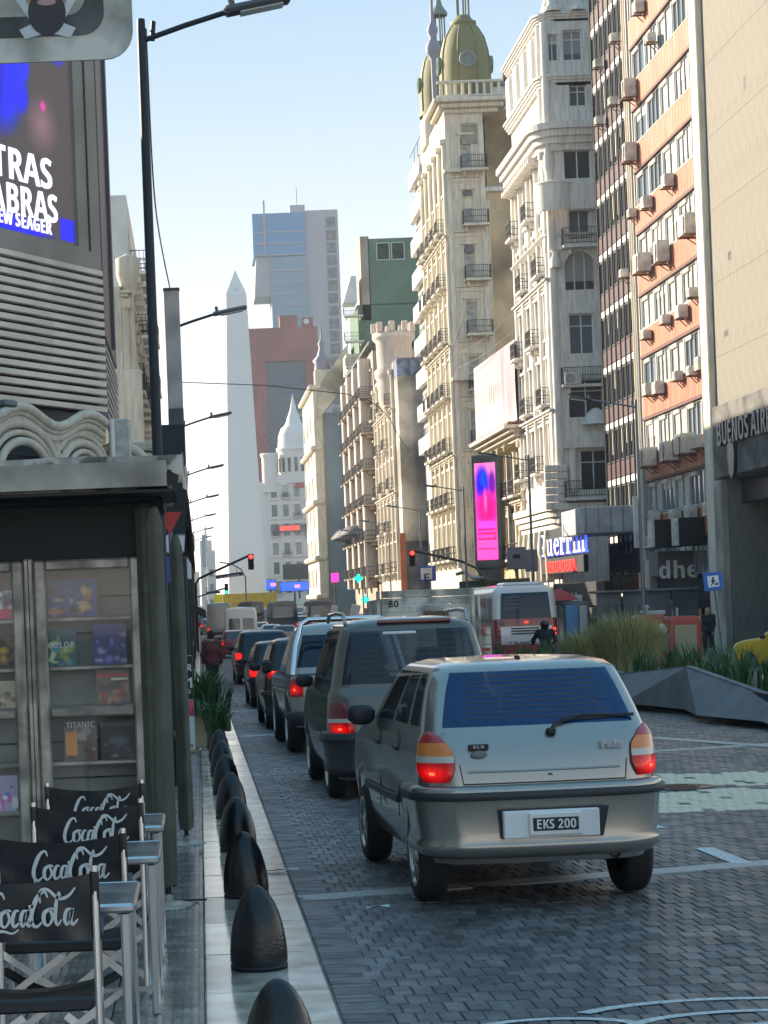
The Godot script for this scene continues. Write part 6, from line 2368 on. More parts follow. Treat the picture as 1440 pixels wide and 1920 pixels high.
func ribbon(b: MB, pts: Array, w: Array) -> void:  # a flat brush stroke through pts with widths w
	var n := 0
	var c := Curve3D.new()
	for i in pts.size():
		var p: Vector2 = pts[i]
		var t := (Vector2(pts[mini(i + 1, pts.size() - 1)]) - Vector2(pts[maxi(i - 1, 0)])) * .17
		c.add_point(V(p.x, p.y, 0), V(-t.x, -t.y, 0), V(t.x, t.y, 0))
	var l := c.get_baked_length()
	n = maxi(6, int(l / .006))
	var r0 := PackedVector3Array(); var r1 := PackedVector3Array()
	for i in n + 1:
		var u := i / float(n)
		var p := c.sample_baked(l * u, true)
		var q := c.sample_baked(minf(l, l * u + .001), true) - c.sample_baked(maxf(0, l * u - .001), true)
		var nn := V(-q.y, q.x, 0).normalized()
		var k := u * (w.size() - 1)
		var ww: float = lerpf(w[int(k)], w[mini(int(k) + 1, w.size() - 1)], k - int(k)) * .5
		r0.append(p - nn * ww); r1.append(p + nn * ww)
	for i in n:
		b.quad(r0[i], r0[i + 1], r1[i + 1], r1[i])
func script_mark() -> ArrayMesh:  # the flowing white script on the chair backs, about 1 wide
	if meshes.has("script"): return meshes.script
	var b := MB.new()
	var T1 := .016
	var k := .05
	for base in [[0.0, 0], [.46, 1]]:
		var x: float = base[0]
		ribbon(b, [V2(x + .20, .25), V2(x + .17, .31), V2(x + .10, .27), V2(x + .03, .13), V2(x + .02, .02), V2(x + .07, -.03), V2(x + .14, .02)], [T1, .03, k, k, k, .03, T1])
		if base[1] == 0:
			ribbon(b, [V2(x + .02, .0), V2(x + .05, -.085), V2(x + .16, -.06), V2(x + .27, -.085), V2(x + .34, -.05)], [T1, .03, .03, .02, T1])
		else:
			ribbon(b, [V2(x + .12, .20), V2(x + .12, .31), V2(x + .20, .33), V2(x + .32, .24), V2(x + .42, .26), V2(x + .5, .34)], [T1, .03, .03, .035, .03, T1])
		# o
		ribbon(b, [V2(x + .22, .14), V2(x + .16, .10), V2(x + .155, .01), V2(x + .20, -.02), V2(x + .245, .05), V2(x + .225, .14), V2(x + .27, .13)], [.03, k * .9, k * .9, .02, .03, .03, T1])
	ribbon(b, [V2(.35, .13), V2(.31, .13), V2(.275, .04), V2(.30, -.02), V2(.36, .03)], [T1, .04, .042, .03, T1])
	ribbon(b, [V2(.44, .13), V2(.39, .12), V2(.365, .03), V2(.39, -.02), V2(.43, .05), V2(.45, .13)], [.02, .04, .04, .02, .02, .03])
	ribbon(b, [V2(.455, .14), V2(.43, .03), V2(.45, -.02), V2(.49, .03)], [.03, .042, .03, T1])
	ribbon(b, [V2(.455, .165), V2(.505, .175)], [.035, .035])
	ribbon(b, [V2(.80, .24), V2(.785, .30), V2(.755, .22), V2(.735, .06), V2(.755, -.02), V2(.80, .03)], [T1, .02, .04, .042, .03, T1])
	ribbon(b, [V2(.91, .13), V2(.86, .12), V2(.835, .03), V2(.86, -.02), V2(.90, .05), V2(.92, .13)], [.02, .04, .04, .02, .02, .03])
	ribbon(b, [V2(.925, .14), V2(.90, .03), V2(.92, -.02), V2(.98, .03)], [.03, .042, .03, T1])
	meshes["script"] = b.mesh()
	return meshes.script
func chairs() -> void:
	var labs := ["black vinyl folding chair with white script, nearest and cut by the left edge", "black vinyl folding chair with a sagging back, second from the camera", "black vinyl folding chair with white script, third from the camera", "black vinyl folding chair farthest back, half hidden by the others"]
	var pos := [[-.67, 7.35], [-.62, 8.75], [-.59, 10.3], [-.62, 11.65]]
	var o := thing("folding_chair", labs[0], "chair", V(pos[0][0], ground(pos[0][1]) + .012, -pos[0][1]), .04, "cafe chairs along the pavement")
	var W := .53
	# back: a sagging band of vinyl with hems
	var b := MB.new()
	for face in 2:
		var rows := []
		for i in 9:
			var v := i / 8.0
			var l := PackedVector3Array()
			for j in 19:
				var u := j / 18.0
				var sag := .03 * sin(PI * u) * v * v
				var pu := -.02 * sin(PI * u) + .006 * sin(u * 17.0 + v * 5) * (1 - v)
				l.append(V((u - .5) * W, .66 + .235 * v - sag, pu + (.004 if face == 0 else -.004) + .012))
			if face == 1: l.reverse()
			rows.append(l)
		b.grid(rows)
	for sx in [-1, 1]: b.tube([V(sx * W * .5, .655, .012), V(sx * W * .5, .9, .012)], .017, 10)
	part(b, "back", M.vinyl, o)
	var bk: Node3D = o.get_node("back")
	part(script_mark(), "white_script", M.white_paint, bk, Transform3D(Basis.from_scale(V(.33, .36, 1)), V(-.12, .725, .022)))
	# seat and frame of flat aluminium tubes
	b = MB.new()
	var rows2 := []
	for i in 7:
		var l := PackedVector3Array()
		for j in 9: l.append(V((j / 8.0 - .5) * W * .94, .445 - .03 * sin(PI * j / 8.0), -.02 - .40 * i / 6.0))
		rows2.append(l)
	b.grid(rows2)
	b.grid(rows2.map(func(l): var r: PackedVector3Array = l.duplicate(); r.reverse(); return r))
	b.box(V(0, .43, -.01), V(W * .94, .05, .02), .008)
	part(b, "seat", M.vinyl, o)
	for sx in [-1.0, 1.0]:
		b = MB.new()
		var x: float = sx * W * .5
		b.tube([V(x, .0, .08), V(x, .5, .03), V(x, .92, .012)], .013, 10)
		part(b, "rear_leg", M.alu, o)
		b = MB.new()
		b.tube([V(x, .0, -.44), V(x, .62, -.42), V(x, .655, -.38), V(x, .66, .0)], .013, 10)
		part(b, "front_leg", M.alu, o)
		b = MB.new()
		b.bar(V(x, .67, -.40), V(x, .67, .0), .045, .018)
		part(b, "armrest", M.frame_dark, o)
		b = MB.new()
		b.bar(V(x, .40, .04), V(x, .40, -.43), .022, .022)
		b.bar(V(x, .14, .065), V(x, .14, -.44), .02, .02)
		part(b, "side_rail", M.alu, o)
	for q in [[V(-W * .5, .05, .08), V(W * .5, .42, .035)], [V(W * .5, .05, .075), V(-W * .5, .42, .03)], [V(-W * .5, .22, .06), V(0, .40, .035)], [V(0, .08, .08), V(W * .5, .26, .05)], [V(W * .28, .40, .03), V(W * .5, .30, .04)]]:
		b = MB.new()
		b.bar(q[0], q[1], .028, .012, V(0, 0, 1))
		part(b, "cross_brace", M.alu, o)
	b = MB.new()
	var path := []
	for i in 11: path.append(V((i / 10.0 - .5) * W, .30 - .07 * sin(PI * i / 10.0), -.2 + .2 * sin(PI * i / 10.0)))
	b.tube(path, .02, 8)
	part(b, "hanging_strap", M.rubber, o)
	for i in range(1, 4): copy(o, V(pos[i][0], ground(pos[i][1]) + .012, -pos[i][1]), .03 - .02 * i, labs[i], "cafe chairs along the pavement")
	# tables
	var tl := ["small square aluminium table in front of the nearest chair", "small square aluminium table between the second and third chairs", "small square aluminium table by the farthest chair"]
	var tp := [[-.60, 8.12], [-.54, 9.75], [-.55, 11.25]]
	var t := thing("cafe_table", tl[0], "table", V(tp[0][0], ground(tp[0][1]) + .012, -tp[0][1]), .0, "cafe tables along the pavement")
	b = MB.new()
	b.box(V(0, .715, 0), V(.62, .02, .62), .008)
	part(b, "top", mat("table_top", C(.20, .17, .15), .4, .1, TX.stain, 1.3), t)
	for q in [[0, 1], [0, -1], [1, 0], [-1, 0]]:
		b = MB.new()
		b.box(V(q[0] * .31, .71, q[1] * .31), V(.025 if q[0] else .645, .036, .025 if q[1] else .645), .01)
		part(b, "rim", M.alu, t)
	for q in [[-1, -1], [1, -1], [-1, 1], [1, 1]]:
		b = MB.new()
		b.box(V(q[0] * .28, .345, q[1] * .27), V(.04, .69, .028), .008)
		part(b, "leg", M.alu, t)
	for sx in [-1, 1]:
		b = MB.new()
		b.bar(V(sx * .28, .07, -.27), V(sx * .28, .66, .25), .026, .014)
		b.bar(V(sx * .262, .66, -.27), V(sx * .262, .07, .25), .026, .014)
		part(b, "cross_brace", M.alu, t)
	b = MB.new()
	b.bar(V(-.28, .12, .27), V(.28, .12, .27), .03, .02)
	part(b, "foot_rail", M.alu, t)
	for i in [1, 2]: copy(t, V(tp[i][0], ground(tp[i][1]) + .012, -tp[i][1]), 0, tl[i], "cafe tables along the pavement")
func umbrellas() -> void:
	var q := [[-.26, 13.2, "closed grey olive parasol on a disc base at the kiosk corner, the nearer of two"], [-.17, 17.0, "closed grey olive parasol farther along the kiosk, the thinner of two"]]
	var o: Node3D
	for i in 2:
		var p := V(q[i][0], ground(q[i][1]) + .012, -q[i][1])
		if i == 1:
			copy(o, p, 1.3, q[1][2], "closed parasols")
			continue
		o = thing("closed_parasol", q[0][2], "parasol", p, 0, "closed parasols")
		var b := MB.new()
		b.lathe([Vector2(.155, 0), Vector2(.155, .012), Vector2(.12, .022), Vector2(.03, .03), Vector2(.03, .08)], 24)
		part(b, "base", M.kiosk_trim, o)
		b = MB.new()
		b.tube([V(0, .02, 0), V(0, 2.54, 0)], .018, 10)
		part(b, "pole", M.dark_steel, o)
		b = MB.new()
		var rows := []
		for k in 25:
			var v := k / 24.0
			var l := PackedVector3Array()
			for j in 32:
				var a := TAU * j / 32
				var r := lerpf(.063, .052, v) * (1.0 + .09 * sin(a * 5 + v * 1.5) * (1 - v * .5) + .06 * sin(a * 3 - v * 7))
				r *= smoothstep(-.12, .04, v) * (1.0 - .5 * smoothstep(.975, 1.0, v))
				l.append(V(sin(a) * r, .13 + 2.4 * v + .012 * sin(a * 2.0) * (1 - v), cos(a) * r))
			rows.append(l)
		b.grid(rows, true)
		part(b, "cloth", M.canopy_cloth, o)
	var c := thing("cable", "thin dark cable lying from the parasol base to the kerb joint", "cable", V(0, ground(13.4) + .02, -13.4))
	var cb := MB.new()
	cb.tube([V(-.62, .28, .3), V(-.5, .1, .22), V(-.36, .03, .1), V(-.2, .01, .05), V(-.02, .0, .0)], .007, 6)
	part(cb, "cord", M.black, c)
func bollards() -> void:
	var o: Node3D
	var words := ["first", "second", "third", "fourth", "fifth", "sixth", "seventh", "eighth", "ninth", "tenth", "eleventh", "twelfth"]
	for i in 12:
		var d := 7.75 + 2.86 * i
		var lab: String = "black bullet shaped iron bollard, %s from the camera along the kerb slabs" % words[i]
		if i == 0: lab = "black bullet shaped iron bollard nearest the camera, cut by the bottom edge"
		var p := V(.24 - (.0 if i < 4 else .01 * (i - 3)), ground(d) + .022, -d)
		if o:
			var c := copy(o, p, i * 1.1, lab, "iron bollards along the kerb")
			c.rotation.x = rng.randf_range(-.03, .03)
			c.rotation.z = rng.randf_range(-.03, .03)
			continue
		o = thing("bollard", lab, "bollard", p, 0, "iron bollards along the kerb")
		var b := MB.new()
		b.lathe([Vector2(0, 0), Vector2(.146, 0), Vector2(.146, .02), Vector2(.14, .024)], 28)
		part(b, "foot", M.dark_steel, o)
		b = MB.new()
		b.lathe([Vector2(.14, .018), Vector2(.147, .04), Vector2(.146, .09), Vector2(.141, .15), Vector2(.130, .215), Vector2(.113, .28), Vector2(.090, .335), Vector2(.066, .375), Vector2(.042, .402), Vector2(.018, .417), Vector2(0, .42)], 32)
		part(b, "cast_body", M.iron_gloss if M.has("iron_gloss") else mat("iron_gloss", C(.016, .015, .016), .22, .0, TX.stain, 2.2, TX.bumps, .2), o)
func signs_left() -> void:
	# street sign at the top left, seen from below
	var o := thing("street_sign_plate", "weathered pale street sign plate with a grey inner line and a bearded face sticker", "sign", V(-1.30, ground(11), -11.0))
	var b := MB.new()
	var Y := 4.79
	var W := 2.2; var H := 1.0
	var rr := func(x0, y0, x1, y1, r):
		var pl := PackedVector2Array()
		for q in [[x1 - r, y0 + r, -90], [x1 - r, y1 - r, 0], [x0 + r, y1 - r, 90], [x0 + r, y0 + r, 180]]:
			for i in 7: pl.append(Vector2(q[0] + r * cos(deg_to_rad(q[2] + i * 15)), q[1] + r * sin(deg_to_rad(q[2] + i * 15))))
		return pl
	var x1 := 1.07
	b.prism(rr.call(x1 - W, Y, x1, Y + H, .15), -.02, 0)
	var bd := part(b, "plate", mat("sign_pale", C(.76, .69, .58), .5, 0, TX.stain, .6), o)
	b = MB.new()
	b.prism(rr.call(x1 - W + .15, Y + .13, x1 - .15, Y + H - .13, .12), 0, .003)
	part(b, "grey_line", mat("sign_line", C(.15, .135, .12), .5, 0, TX.stain, .8), bd)
	b = MB.new()
	b.prism(rr.call(x1 - W + .22, Y + .24, x1 - .25, Y + H - .2, .09), 0, .005)
	part(b, "inner_field", M.sign_pale, bd)
	b = MB.new()
	var sx := .62
	b.prism(PackedVector2Array([V2(sx - .19, Y + .62), V2(sx - .17, Y + .34), V2(sx - .08, Y + .20), V2(sx - .15, Y + .17), V2(sx - .12, Y + .12), V2(sx, Y + .15), V2(sx + .12, Y + .12), V2(sx + .15, Y + .17), V2(sx + .08, Y + .20), V2(sx + .17, Y + .34), V2(sx + .19, Y + .62)]), 0, .007)
	var st := part(b, "sticker", M.white_paint, bd)
	var oval := func(cx, cy, rx, ry, z, m, nm):
		var ob := MB.new()
		var pl := PackedVector2Array()
		for i in 20: pl.append(Vector2(cx + rx * cos(TAU * i / 20), cy + ry * sin(TAU * i / 20)))
		ob.prism(pl, 0, z)
		part(ob, nm, m, st)
	oval.call(sx, Y + .45, .135, .22, .009, mat("print_skin", C(.45, .27, .2), .5), "printed_face")
	oval.call(sx, Y + .255, .10, .12, .011, mat("print_beard", C(.045, .035, .035), .5), "printed_beard")
	oval.call(sx, Y + .31, .05, .018, .013, mat("print_mouth", C(.5, .3, .26), .5), "printed_mouth")
	for s in [-1, 1]:
		b = MB.new()
		var pth := []
		for i in 17: pth.append(V(sx + s * .065 + .055 * cos(TAU * i / 16), Y + .40 + .05 * sin(TAU * i / 16), .011))
		b.tube(pth, .006, 5)
		part(b, "printed_glasses", M.brown_panel, st)
	b = MB.new()
	b.tube([V(-.42, 0, -.06), V(-.42, Y + H + .1, -.06)], .035, 12)
	part(b, "pole", M.steel_grey, o)
	b = MB.new()
	for y in [Y + .25, Y + .75]: b.box(V(-.42, y, -.04), V(.16, .05, .05))
	part(b, "clamp", M.steel_grey, o)
	# things beyond the kiosk: yield sign, white sign boxes, dark stall, posters
	o = thing("yield_sign", "small red triangle road sign above the white sign box beyond the kiosk", "road sign", V(-.40, ground(31), -31.0))
	b = MB.new()
	b.prism(PackedVector2Array([V2(-.17, 3.55), V2(.20, 3.55), V2(.02, 3.22)]), -.01, .01)
	part(b, "plate", mat("sign_red", C(.50, .02, .02), .4), o)
	b = MB.new()
	b.tube([V(.02, 0, -.03), V(.02, 3.5, -.03)], .03, 8)
	part(b, "pole", M.steel_grey, o)
	o = thing("white_sign_box", "white sign box with a grey rim beyond the kiosk corner", "sign", V(-.18, ground(32), -32.0))
	b = MB.new()
	b.prism(rr.call(-.28, 2.98, .16, 3.27, .05), -.06, 0)
	part(b, "box", M.white_paint, o)
	b = MB.new()
	for q in [[-.05, 2.99, .38, .02], [-.05, 3.26, .38, .02]]: b.box(V(q[0], q[1], .0), V(q[2], q[3], .02))
	b.box(V(.145, 3.12, 0), V(.02, .26, .02))
	part(b, "rim", M.steel_grey, o)
	b = MB.new()
	b.box(V(.3, 3.0, -.2), V(.06, .5, .04), .01); b.box(V(.05, 2.75, -.1), V(.08, .36, .03), .01)
	part(b, "side_plates", M.white_paint, o)
	b = MB.new()
	b.box(V(-.23, 2.72, -.05), V(.12, .4, .03), .01)
	part(b, "blue_plate", mat("plate_blue", C(.03, .09, .40), .5), o)
	b = MB.new()
	b.tube([V(-.02, 0, -.1), V(-.02, 3.0, -.1)], .05, 10)
	part(b, "pole", M.dark_steel, o)
	o = thing("dark_stall", "narrow dark street stall with a small awning beyond the parasols", "stall", V(-.62, ground(38), -38.0))
	b = MB.new()
	b.box(V(-.4, 1.6, -1.5), V(1.5, 3.3, 3.0), .03)
	part(b, "body", M.kiosk_green, o)
	b = MB.new()
	b.prism(PackedVector2Array([V2(-.1, 2.55), V2(.75, 2.15), V2(.75, 2.0), V2(-.1, 2.35)]), -1.6, .1)
	part(b, "awning", M.black, o)
	b = MB.new()
	b.tube([V(.33, 0, .3), V(.33, 2.4, .3)], .06, 10)
	part(b, "post", M.dark_steel, o)
	o = thing("poster_board", "narrow board with black, pink and white posters beside the left planter", "poster board", V(-.30, ground(30.0), -30.0), .0)
	b = MB.new()
	b.box(V(.06, .72, -.04), V(.24, 1.4, .06), .01)
	part(b, "board", M.tan, o)
	for q in [[1.10, .62, "black", "black_poster"], [.66, .2, "hot_pink", "pink_poster"], [.30, .48, "white_paint", "white_poster"]]:
		b = MB.new()
		b.box(V(.06, q[0], .0), V(.235, q[1], .006), .001)
		if q[2] == "hot_pink": mat("hot_pink", C(.72, .10, .20), .6)
		part(b, q[3], M[q[2]], o)
	text(o, "AR", .10, T(V(.08, 1.24, .006)), M.white_paint, "lettering", true, "Droid Sans", .003)
	text(o, "11", .15, T(V(.08, 1.02, .006)), M.white_paint, "lettering", true, "Droid Sans", .003)
	text(o, "ESQ", .05, T(V(.08, .90, .006)), M.white_paint, "lettering", true, "Droid Sans", .003)
	text(o, "BN", .12, T(V(.06, .60, .006)), mat("pink_dark", C(.45, .03, .10), .6), "lettering", true, "Droid Sans", .003)
	text(o, "Av", .06, T(V(.10, .12, .006)), M.black, "lettering", true, "Droid Sans", .003)
func lamp_post(lab: String, p: Vector3, reach: float, sg: float, group: String, m: Material) -> Node3D:
	var o := thing("street_lamp", lab, "street lamp", p, 0.0, group)
	var b := MB.new()
	b.lathe([Vector2(.12, 0), Vector2(.12, .5), Vector2(.065, .6), Vector2(.05, 8.6), Vector2(.045, 8.75), Vector2(0, 8.76)], 12)
	part(b, "pole", m, o)
	b = MB.new()
	b.tube([V(0, 8.5, 0), V(sg * reach * .5, 8.66, 0), V(sg * reach, 8.8, 0)], .032, 8)
	b.tube([V(sg * .12, 8.5, 0), V(sg * .14, 8.72, 0)], .03, 6)
	part(b, "arm", m, o)
	b = MB.new()
	b.x = Transform3D(Basis(V(0, 0, 1), sg * .17), V(sg * (reach + .33), 8.86, 0))
	b.box(V(0, 0, 0), V(.78, .085, .27), .035)
	b.box(V(-sg * .28, .09, 0), V(.07, .13, .07), .015)
	var hd := part(b, "lamp_head", M.slate, o)
	b = MB.new()
	b.x = Transform3D(Basis(V(0, 0, 1), sg * .17), V(sg * (reach + .38), 8.81, 0))
	b.box(V(0, 0, 0), V(.5, .02, .2), .005)
	part(b, "lamp_lens", M.lamp_clear, hd)
	return o
func street_furniture() -> void:
	var words := ["nearest", "second", "third", "fourth", "fifth", "sixth", "seventh", "eighth"]
	var o: Node3D
	for i in 8:
		var d := 23.7 + 22.5 * i
		var p := V(-.40 + .015 * i, ground(d), -d)
		var lab: String = "dark street lamp with a long arm, %s along the left pavement" % words[i]
		if o: copy(o, p, 0, lab, "street lamps on the left pavement")
		else: o = lamp_post(lab, p, 1.0, 1.0, "street lamps on the left pavement", M.dark_steel)
	o = null
	for i in 6:
		var d := 69.0 + 22.5 * i
		var p := V(14.75, ground(d) + .12, -d)
		var lab: String = "grey street lamp, %s along the right pavement" % words[i]
		if o: copy(o, p, 0, lab, "street lamps on the right pavement")
		else: o = lamp_post(lab, p, 1.5, -1.0, "street lamps on the right pavement", M.steel_grey)
	# tall cream pillar with a dark box below, around the second lamp
	o = thing("cream_pillar", "tall cream pillar with a dark green box at its foot, behind the kiosk roof", "pillar", V(-.42, ground(45.6), -45.6))
	var b := MB.new()
	b.box(V(.09, 7.95, .0), V(.33, 2.6, .33), .02)
	part(b, "cream_shaft", mat("pillar_cream", C(.50, .42, .37), .7, 0, TX.soft, .5), o)
	b = MB.new()
	b.box(V(.09, 6.45, .0), V(.34, .42, .34), .02)
	part(b, "collar", M.slate, o)
	b = MB.new()
	b.box(V(-.07, 3.2, 0), V(.68, 6.2, .6), .03)
	part(b, "green_box", M.kiosk_green, o)
	b = MB.new()
	b.box(V(.09, 9.27, 0), V(.36, .05, .36), .01)
	part(b, "cap", M.brown_panel, o)
	# overhead cables
	for q in [[[V(-.35, 8.3, -23.7), V(-.45, 8.2, -34), V(-.35, 8.6, -45.5)], "thin cable running from the nearest lamp pole to the cream pillar"], [[V(-.4, 9.2, -70), V(6, 8.6, -72), V(14, 11.4, -130), V(20.5, 23, -150)], "thin cable spanning the sky from the left pavement to the domed tower"], [[V(20.4, 19.0, -129.3), V(19.6, 18.6, -140), V(19.0, 18.8, -149.8)], "upper thin cable between the white house and the domed tower"], [[V(20.4, 18.0, -129.3), V(19.6, 17.6, -140), V(19.0, 17.8, -149.8)], "lower thin cable between the white house and the domed tower"]]:
		o = thing("overhead_cable", q[1], "cable", Vector3.ZERO, 0, "overhead cables")
		var c := Curve3D.new()
		for i in q[0].size():
			var t: Vector3 = (q[0][mini(i + 1, q[0].size() - 1)] - q[0][maxi(i - 1, 0)]) * .16
			c.add_point(q[0][i], -t, t)
		var pts := []
		for i in 25: pts.append(c.sample_baked(c.get_baked_length() * i / 24.0, true))
		b = MB.new()
		b.tube(pts, .012 + .00006 * absf(q[0][1].z), 5)
		part(b, "cable", M.slate, o)
	# signals
	glow("signal_red", C(1, .03, .02), 1.6)
	glow("signal_green", C(.01, .9, .42), .8)
	o = signal_head("traffic_light", "red traffic light on a rising arm in front of the obelisk", V(3.38, ground(130), -130), 5.55, true)
	b = MB.new()
	b.tube([V(-3.5, 0, 0), V(-3.5, 4.3, 0), V(-3.3, 4.62, 0), V(-.2, 5.9, 0), V(.0, 5.95, 0)], .075, 8)
	part(b, "arm", M.dark_steel, o)
	var n := thing("street_name_plate", "dark blue street name plate hanging from the left signal arm", "street sign", V(2.0, ground(130) + 4.75, -129.9), 0)
	b = MB.new()
	b.box(V(0, 0, 0), V(1.7, .24, .05), .02)
	part(b, "plate", mat("plate_navy", C(.03, .04, .11), .5), n)
	b = MB.new()
	for x in [-.5, .5]: b.box(V(x, .26, 0), V(.03, .34, .03))
	part(b, "hanger", M.dark_steel, n)
	n.rotation.z = .1
	text(n, "AV. CORRIENTES", .10, T(V(0, -.05, .03)), M.white_paint, "lettering", true, "Droid Sans", .006, 1.15)
	o = signal_head("traffic_light", "small green traffic light above the yellow hoarding", V(2.75, ground(200), -200), 4.3, false)
	b = MB.new()
	b.tube([V(-3.6, 0, 0), V(-3.6, 3.4, 0), V(-.4, 4.3, 0), V(0, 4.35, 0)], .08, 6)
	part(b, "arm", M.dark_steel, o)
	n = thing("street_name_plate", "far blue street name plate low on the left, under the small green light", "street sign", V(1.5, ground(200) + 4.0, -199.8), 0)
	b = MB.new()
	b.box(V(0, 0, 0), V(1.3, .22, .05), .02)
	part(b, "plate", M.plate_navy, n)
	n = thing("curved_lamp", "curved double lamp arm in front of the yellow hoarding", "street lamp", V(6.0, ground(260), -260), 0)
	b = MB.new()
	b.tube([V(0, 0, 0), V(0, 5.6, 0), V(-.5, 6.6, 0), V(-1.6, 7.3, 0), V(-3.2, 7.6, 0)], .09, 6)
	part(b, "pole", M.slate, n)
	o = signal_head("traffic_light", "red traffic light on a curved arm at the right, left of the pink screen pillar", V(13.25, ground(128), -128), 5.35, true)
	b = MB.new()
	b.tube([V(4.6, 0, 0), V(4.6, 2.9, 0), V(4.45, 3.9, 0), V(3.9, 4.6, 0), V(3.0, 5.05, 0), V(.3, 5.75, 0), V(0, 5.8, 0)], .075, 8)
	part(b, "arm", M.dark_steel, o)
	o = thing("parking_sign", "square blue sign with a white E below the right red light", "road sign", V(14.5, ground(131) + .1, -131), 0)
	b = MB.new()
	b.box(V(0, 4.3, 0), V(1.05, .95, .06), .04)
	part(b, "plate", M.plate_blue, o)
	b = MB.new()
	b.box(V(-.08, 4.3, .035), V(.72, .72, .01), .004)
	part(b, "white_field", M.white_paint, o)
	text(o, "E", .5, T(V(-.08, 4.04, .045)), M.plate_navy, "lettering", true, "Droid Sans", .006, 1.2)
	b = MB.new()
	b.tube([V(0, 0, -.05), V(0, 4.6, -.05)], .04, 8)
	part(b, "pole", M.steel_grey, o)
	# pedestrian street sign at the right
	o = thing("pedestrian_street_sign", "leaning square blue sign with a walking figure above the planters", "road sign", V(12.72, ground(50) + .1, -50), 0)
	o.rotation.z = .09
	b = MB.new()
	b.box(V(-.12, 2.42, 0), V(.47, .44, .03), .015)
	part(b, "plate", mat("sign_blue", C(.02, .13, .42), .45), o)
	b = MB.new()
	b.box(V(-.12, 2.42, .017), V(.27, .27, .006), .002)
	var fld := part(b, "white_field", M.white_paint, o)
	b = MB.new()
	b.x = T(V(-.12, 2.42, .022))
	b.prism(PackedVector2Array([V2(-.025, .1), V2(.025, .1), V2(.025, .06), V2(-.025, .06)]), 0, .003)
	b.bar(V(0, .05, 0), V(-.01, -.03, 0), .05, .003, V(0, 0, 1))
	for q in [[-.01, -.03, -.07, -.1], [-.01, -.03, .05, -.1], [0, .04, .06, -.01], [0, .04, -.06, 0]]: b.bar(V(q[0], q[1], 0), V(q[2], q[3], 0), .022, .003, V(0, 0, 1))
	b.box(V(.085, -.07, 0), V(.05, .06, .003))
	part(b, "walking_figure", M.black, fld)
	b = MB.new()
	b.tube([V(-.08, 0, -.03), V(-.1, 2.6, -.03)], .03, 10)
	part(b, "pole", M.steel_grey, o)
	# food stand, red
	o = thing("red_food_stand", "red metal street food stand with a round gauge and a pale panel", "food stand", V(13.5, ground(60) + .1, -60.0), .12)
	b = MB.new()
	b.box(V(-.45, .9, -.4), V(.8, 1.5, .8), .08)
	b.box(V(.5, .85, -.38), V(1.05, 1.45, .8), .1)
	part(b, "body", mat("stand_red", C(.33, .028, .022), .35), o)
	b = MB.new()
	b.box(V(.52, .85, .03), V(.66, .95, .03), .015)
	part(b, "pale_panel", mat("panel_tan", C(.30, .25, .15), .7), o)
	b = MB.new()
	b.x = Transform3D(Basis(V(1, 0, 0), PI / 2), V(-.22, 1.22, .0))
	b.lathe([Vector2(.17, 0), Vector2(.17, .06), Vector2(.14, .08), Vector2(0, .075)], 20)
	part(b, "gauge", M.white_paint, o)
	for i in 4:
		b = MB.new()
		b.box(V(-.72, .6 + i * .26, .02), V(.3, .06, .05), .02)
		part(b, "louvre", M.stand_red, o)
	b = MB.new()
	b.box(V(-.1, .85, .01), V(.34, .6, .03), .02)
	part(b, "dark_opening", M.brown_panel, o)
	b = MB.new()
	b.box(V(-.3, 1.70, -.4), V(.7, .14, .3), .03)
	b.lathe([Vector2(.05, 1.6), Vector2(.05, 1.8), Vector2(.1, 1.9), Vector2(0, 1.95)], 10, V(-.55, 0, -.2))
	b.box(V(.36, 1.7, -.2), V(.07, .26, .07), .02)
	part(b, "flue", M.frame_grey, o)
	# pharmacy cross, pink sign, loaded trailer
	for q in [["green_cross_sign", "green lit cross sign, the upper of two, on the shaded brown house", V(11.6, ground(150) + 4.25, -150)], ["green_cross_sign", "lower green lit sign beside the planked truck bed", V(12.1, ground(150) + 2.7, -151)]]:
		o = thing(q[0], q[1], "sign", q[2], 0, "green lit signs")
		b = MB.new()
		b.box(V(0, .25, 0), V(.62, .2, .12), .02)
		b.box(V(0, .25, 0), V(.2, .62, .119), .02)
		part(b, "lit_cross", M.signal_green, o)
		b = MB.new()
		b.tube([V(.3, -4, -.1), V(.3, .4, -.1)], .05, 6)
		part(b, "pole", M.steel_grey, o)
	o = thing("pink_lit_sign", "small pink lit sign with a pale mark on the right far down the avenue", "sign", V(15.2, ground(230) + 4.8, -230))
	b = MB.new()
	b.box(V(0, .3, 0), V(.8, 1.0, .2), .05)
	part(b, "lit_box", glow("pink_sign", C(1, .02, .28), .8), o)
	b = MB.new()
	b.box(V(0, -2.4, -.3), V(.2, 5, .2))
	part(b, "bracket", M.slate, o)
	o = thing("loaded_trailer", "trailer piled with pale leaning doors and boards left of the planked truck", "trailer", V(6.2, ground(96), -96.0))
	b = MB.new()
	b.box(V(.2, .8, -1.2), V(2.6, .25, 2.6), .03)
	part(b, "bed", M.slate, o)
	for sg in [-1.0, 1.0]: wheel(o, V(.2 + sg * 1.2, .4, -1.2), .4, .25, sg, "steel_grey")
	for i in 8:
		b = MB.new()
		b.x = Transform3D(Basis(V(0, 0, 1), -.12 - .05 * (i % 3)) * Basis(V(0, 1, 0), .3 * (i % 2)), V(-.9 + i * .33, .9, -.3 - .2 * (i % 3)))
		b.box(V(0, .65 + .1 * (i % 3), 0), V(.3 + .15 * (i % 2), 1.3 + .25 * (i % 3), .07), .02)
		part(b, "board", M.white_paint if i % 3 != 1 else M.brown_stone, o)
	# red parasol and pale posts by the bus
	o = thing("red_parasol", "small red parasol to the right of the bus roof", "parasol", V(15.2, ground(88) + .1, -88.0))
	b = MB.new()
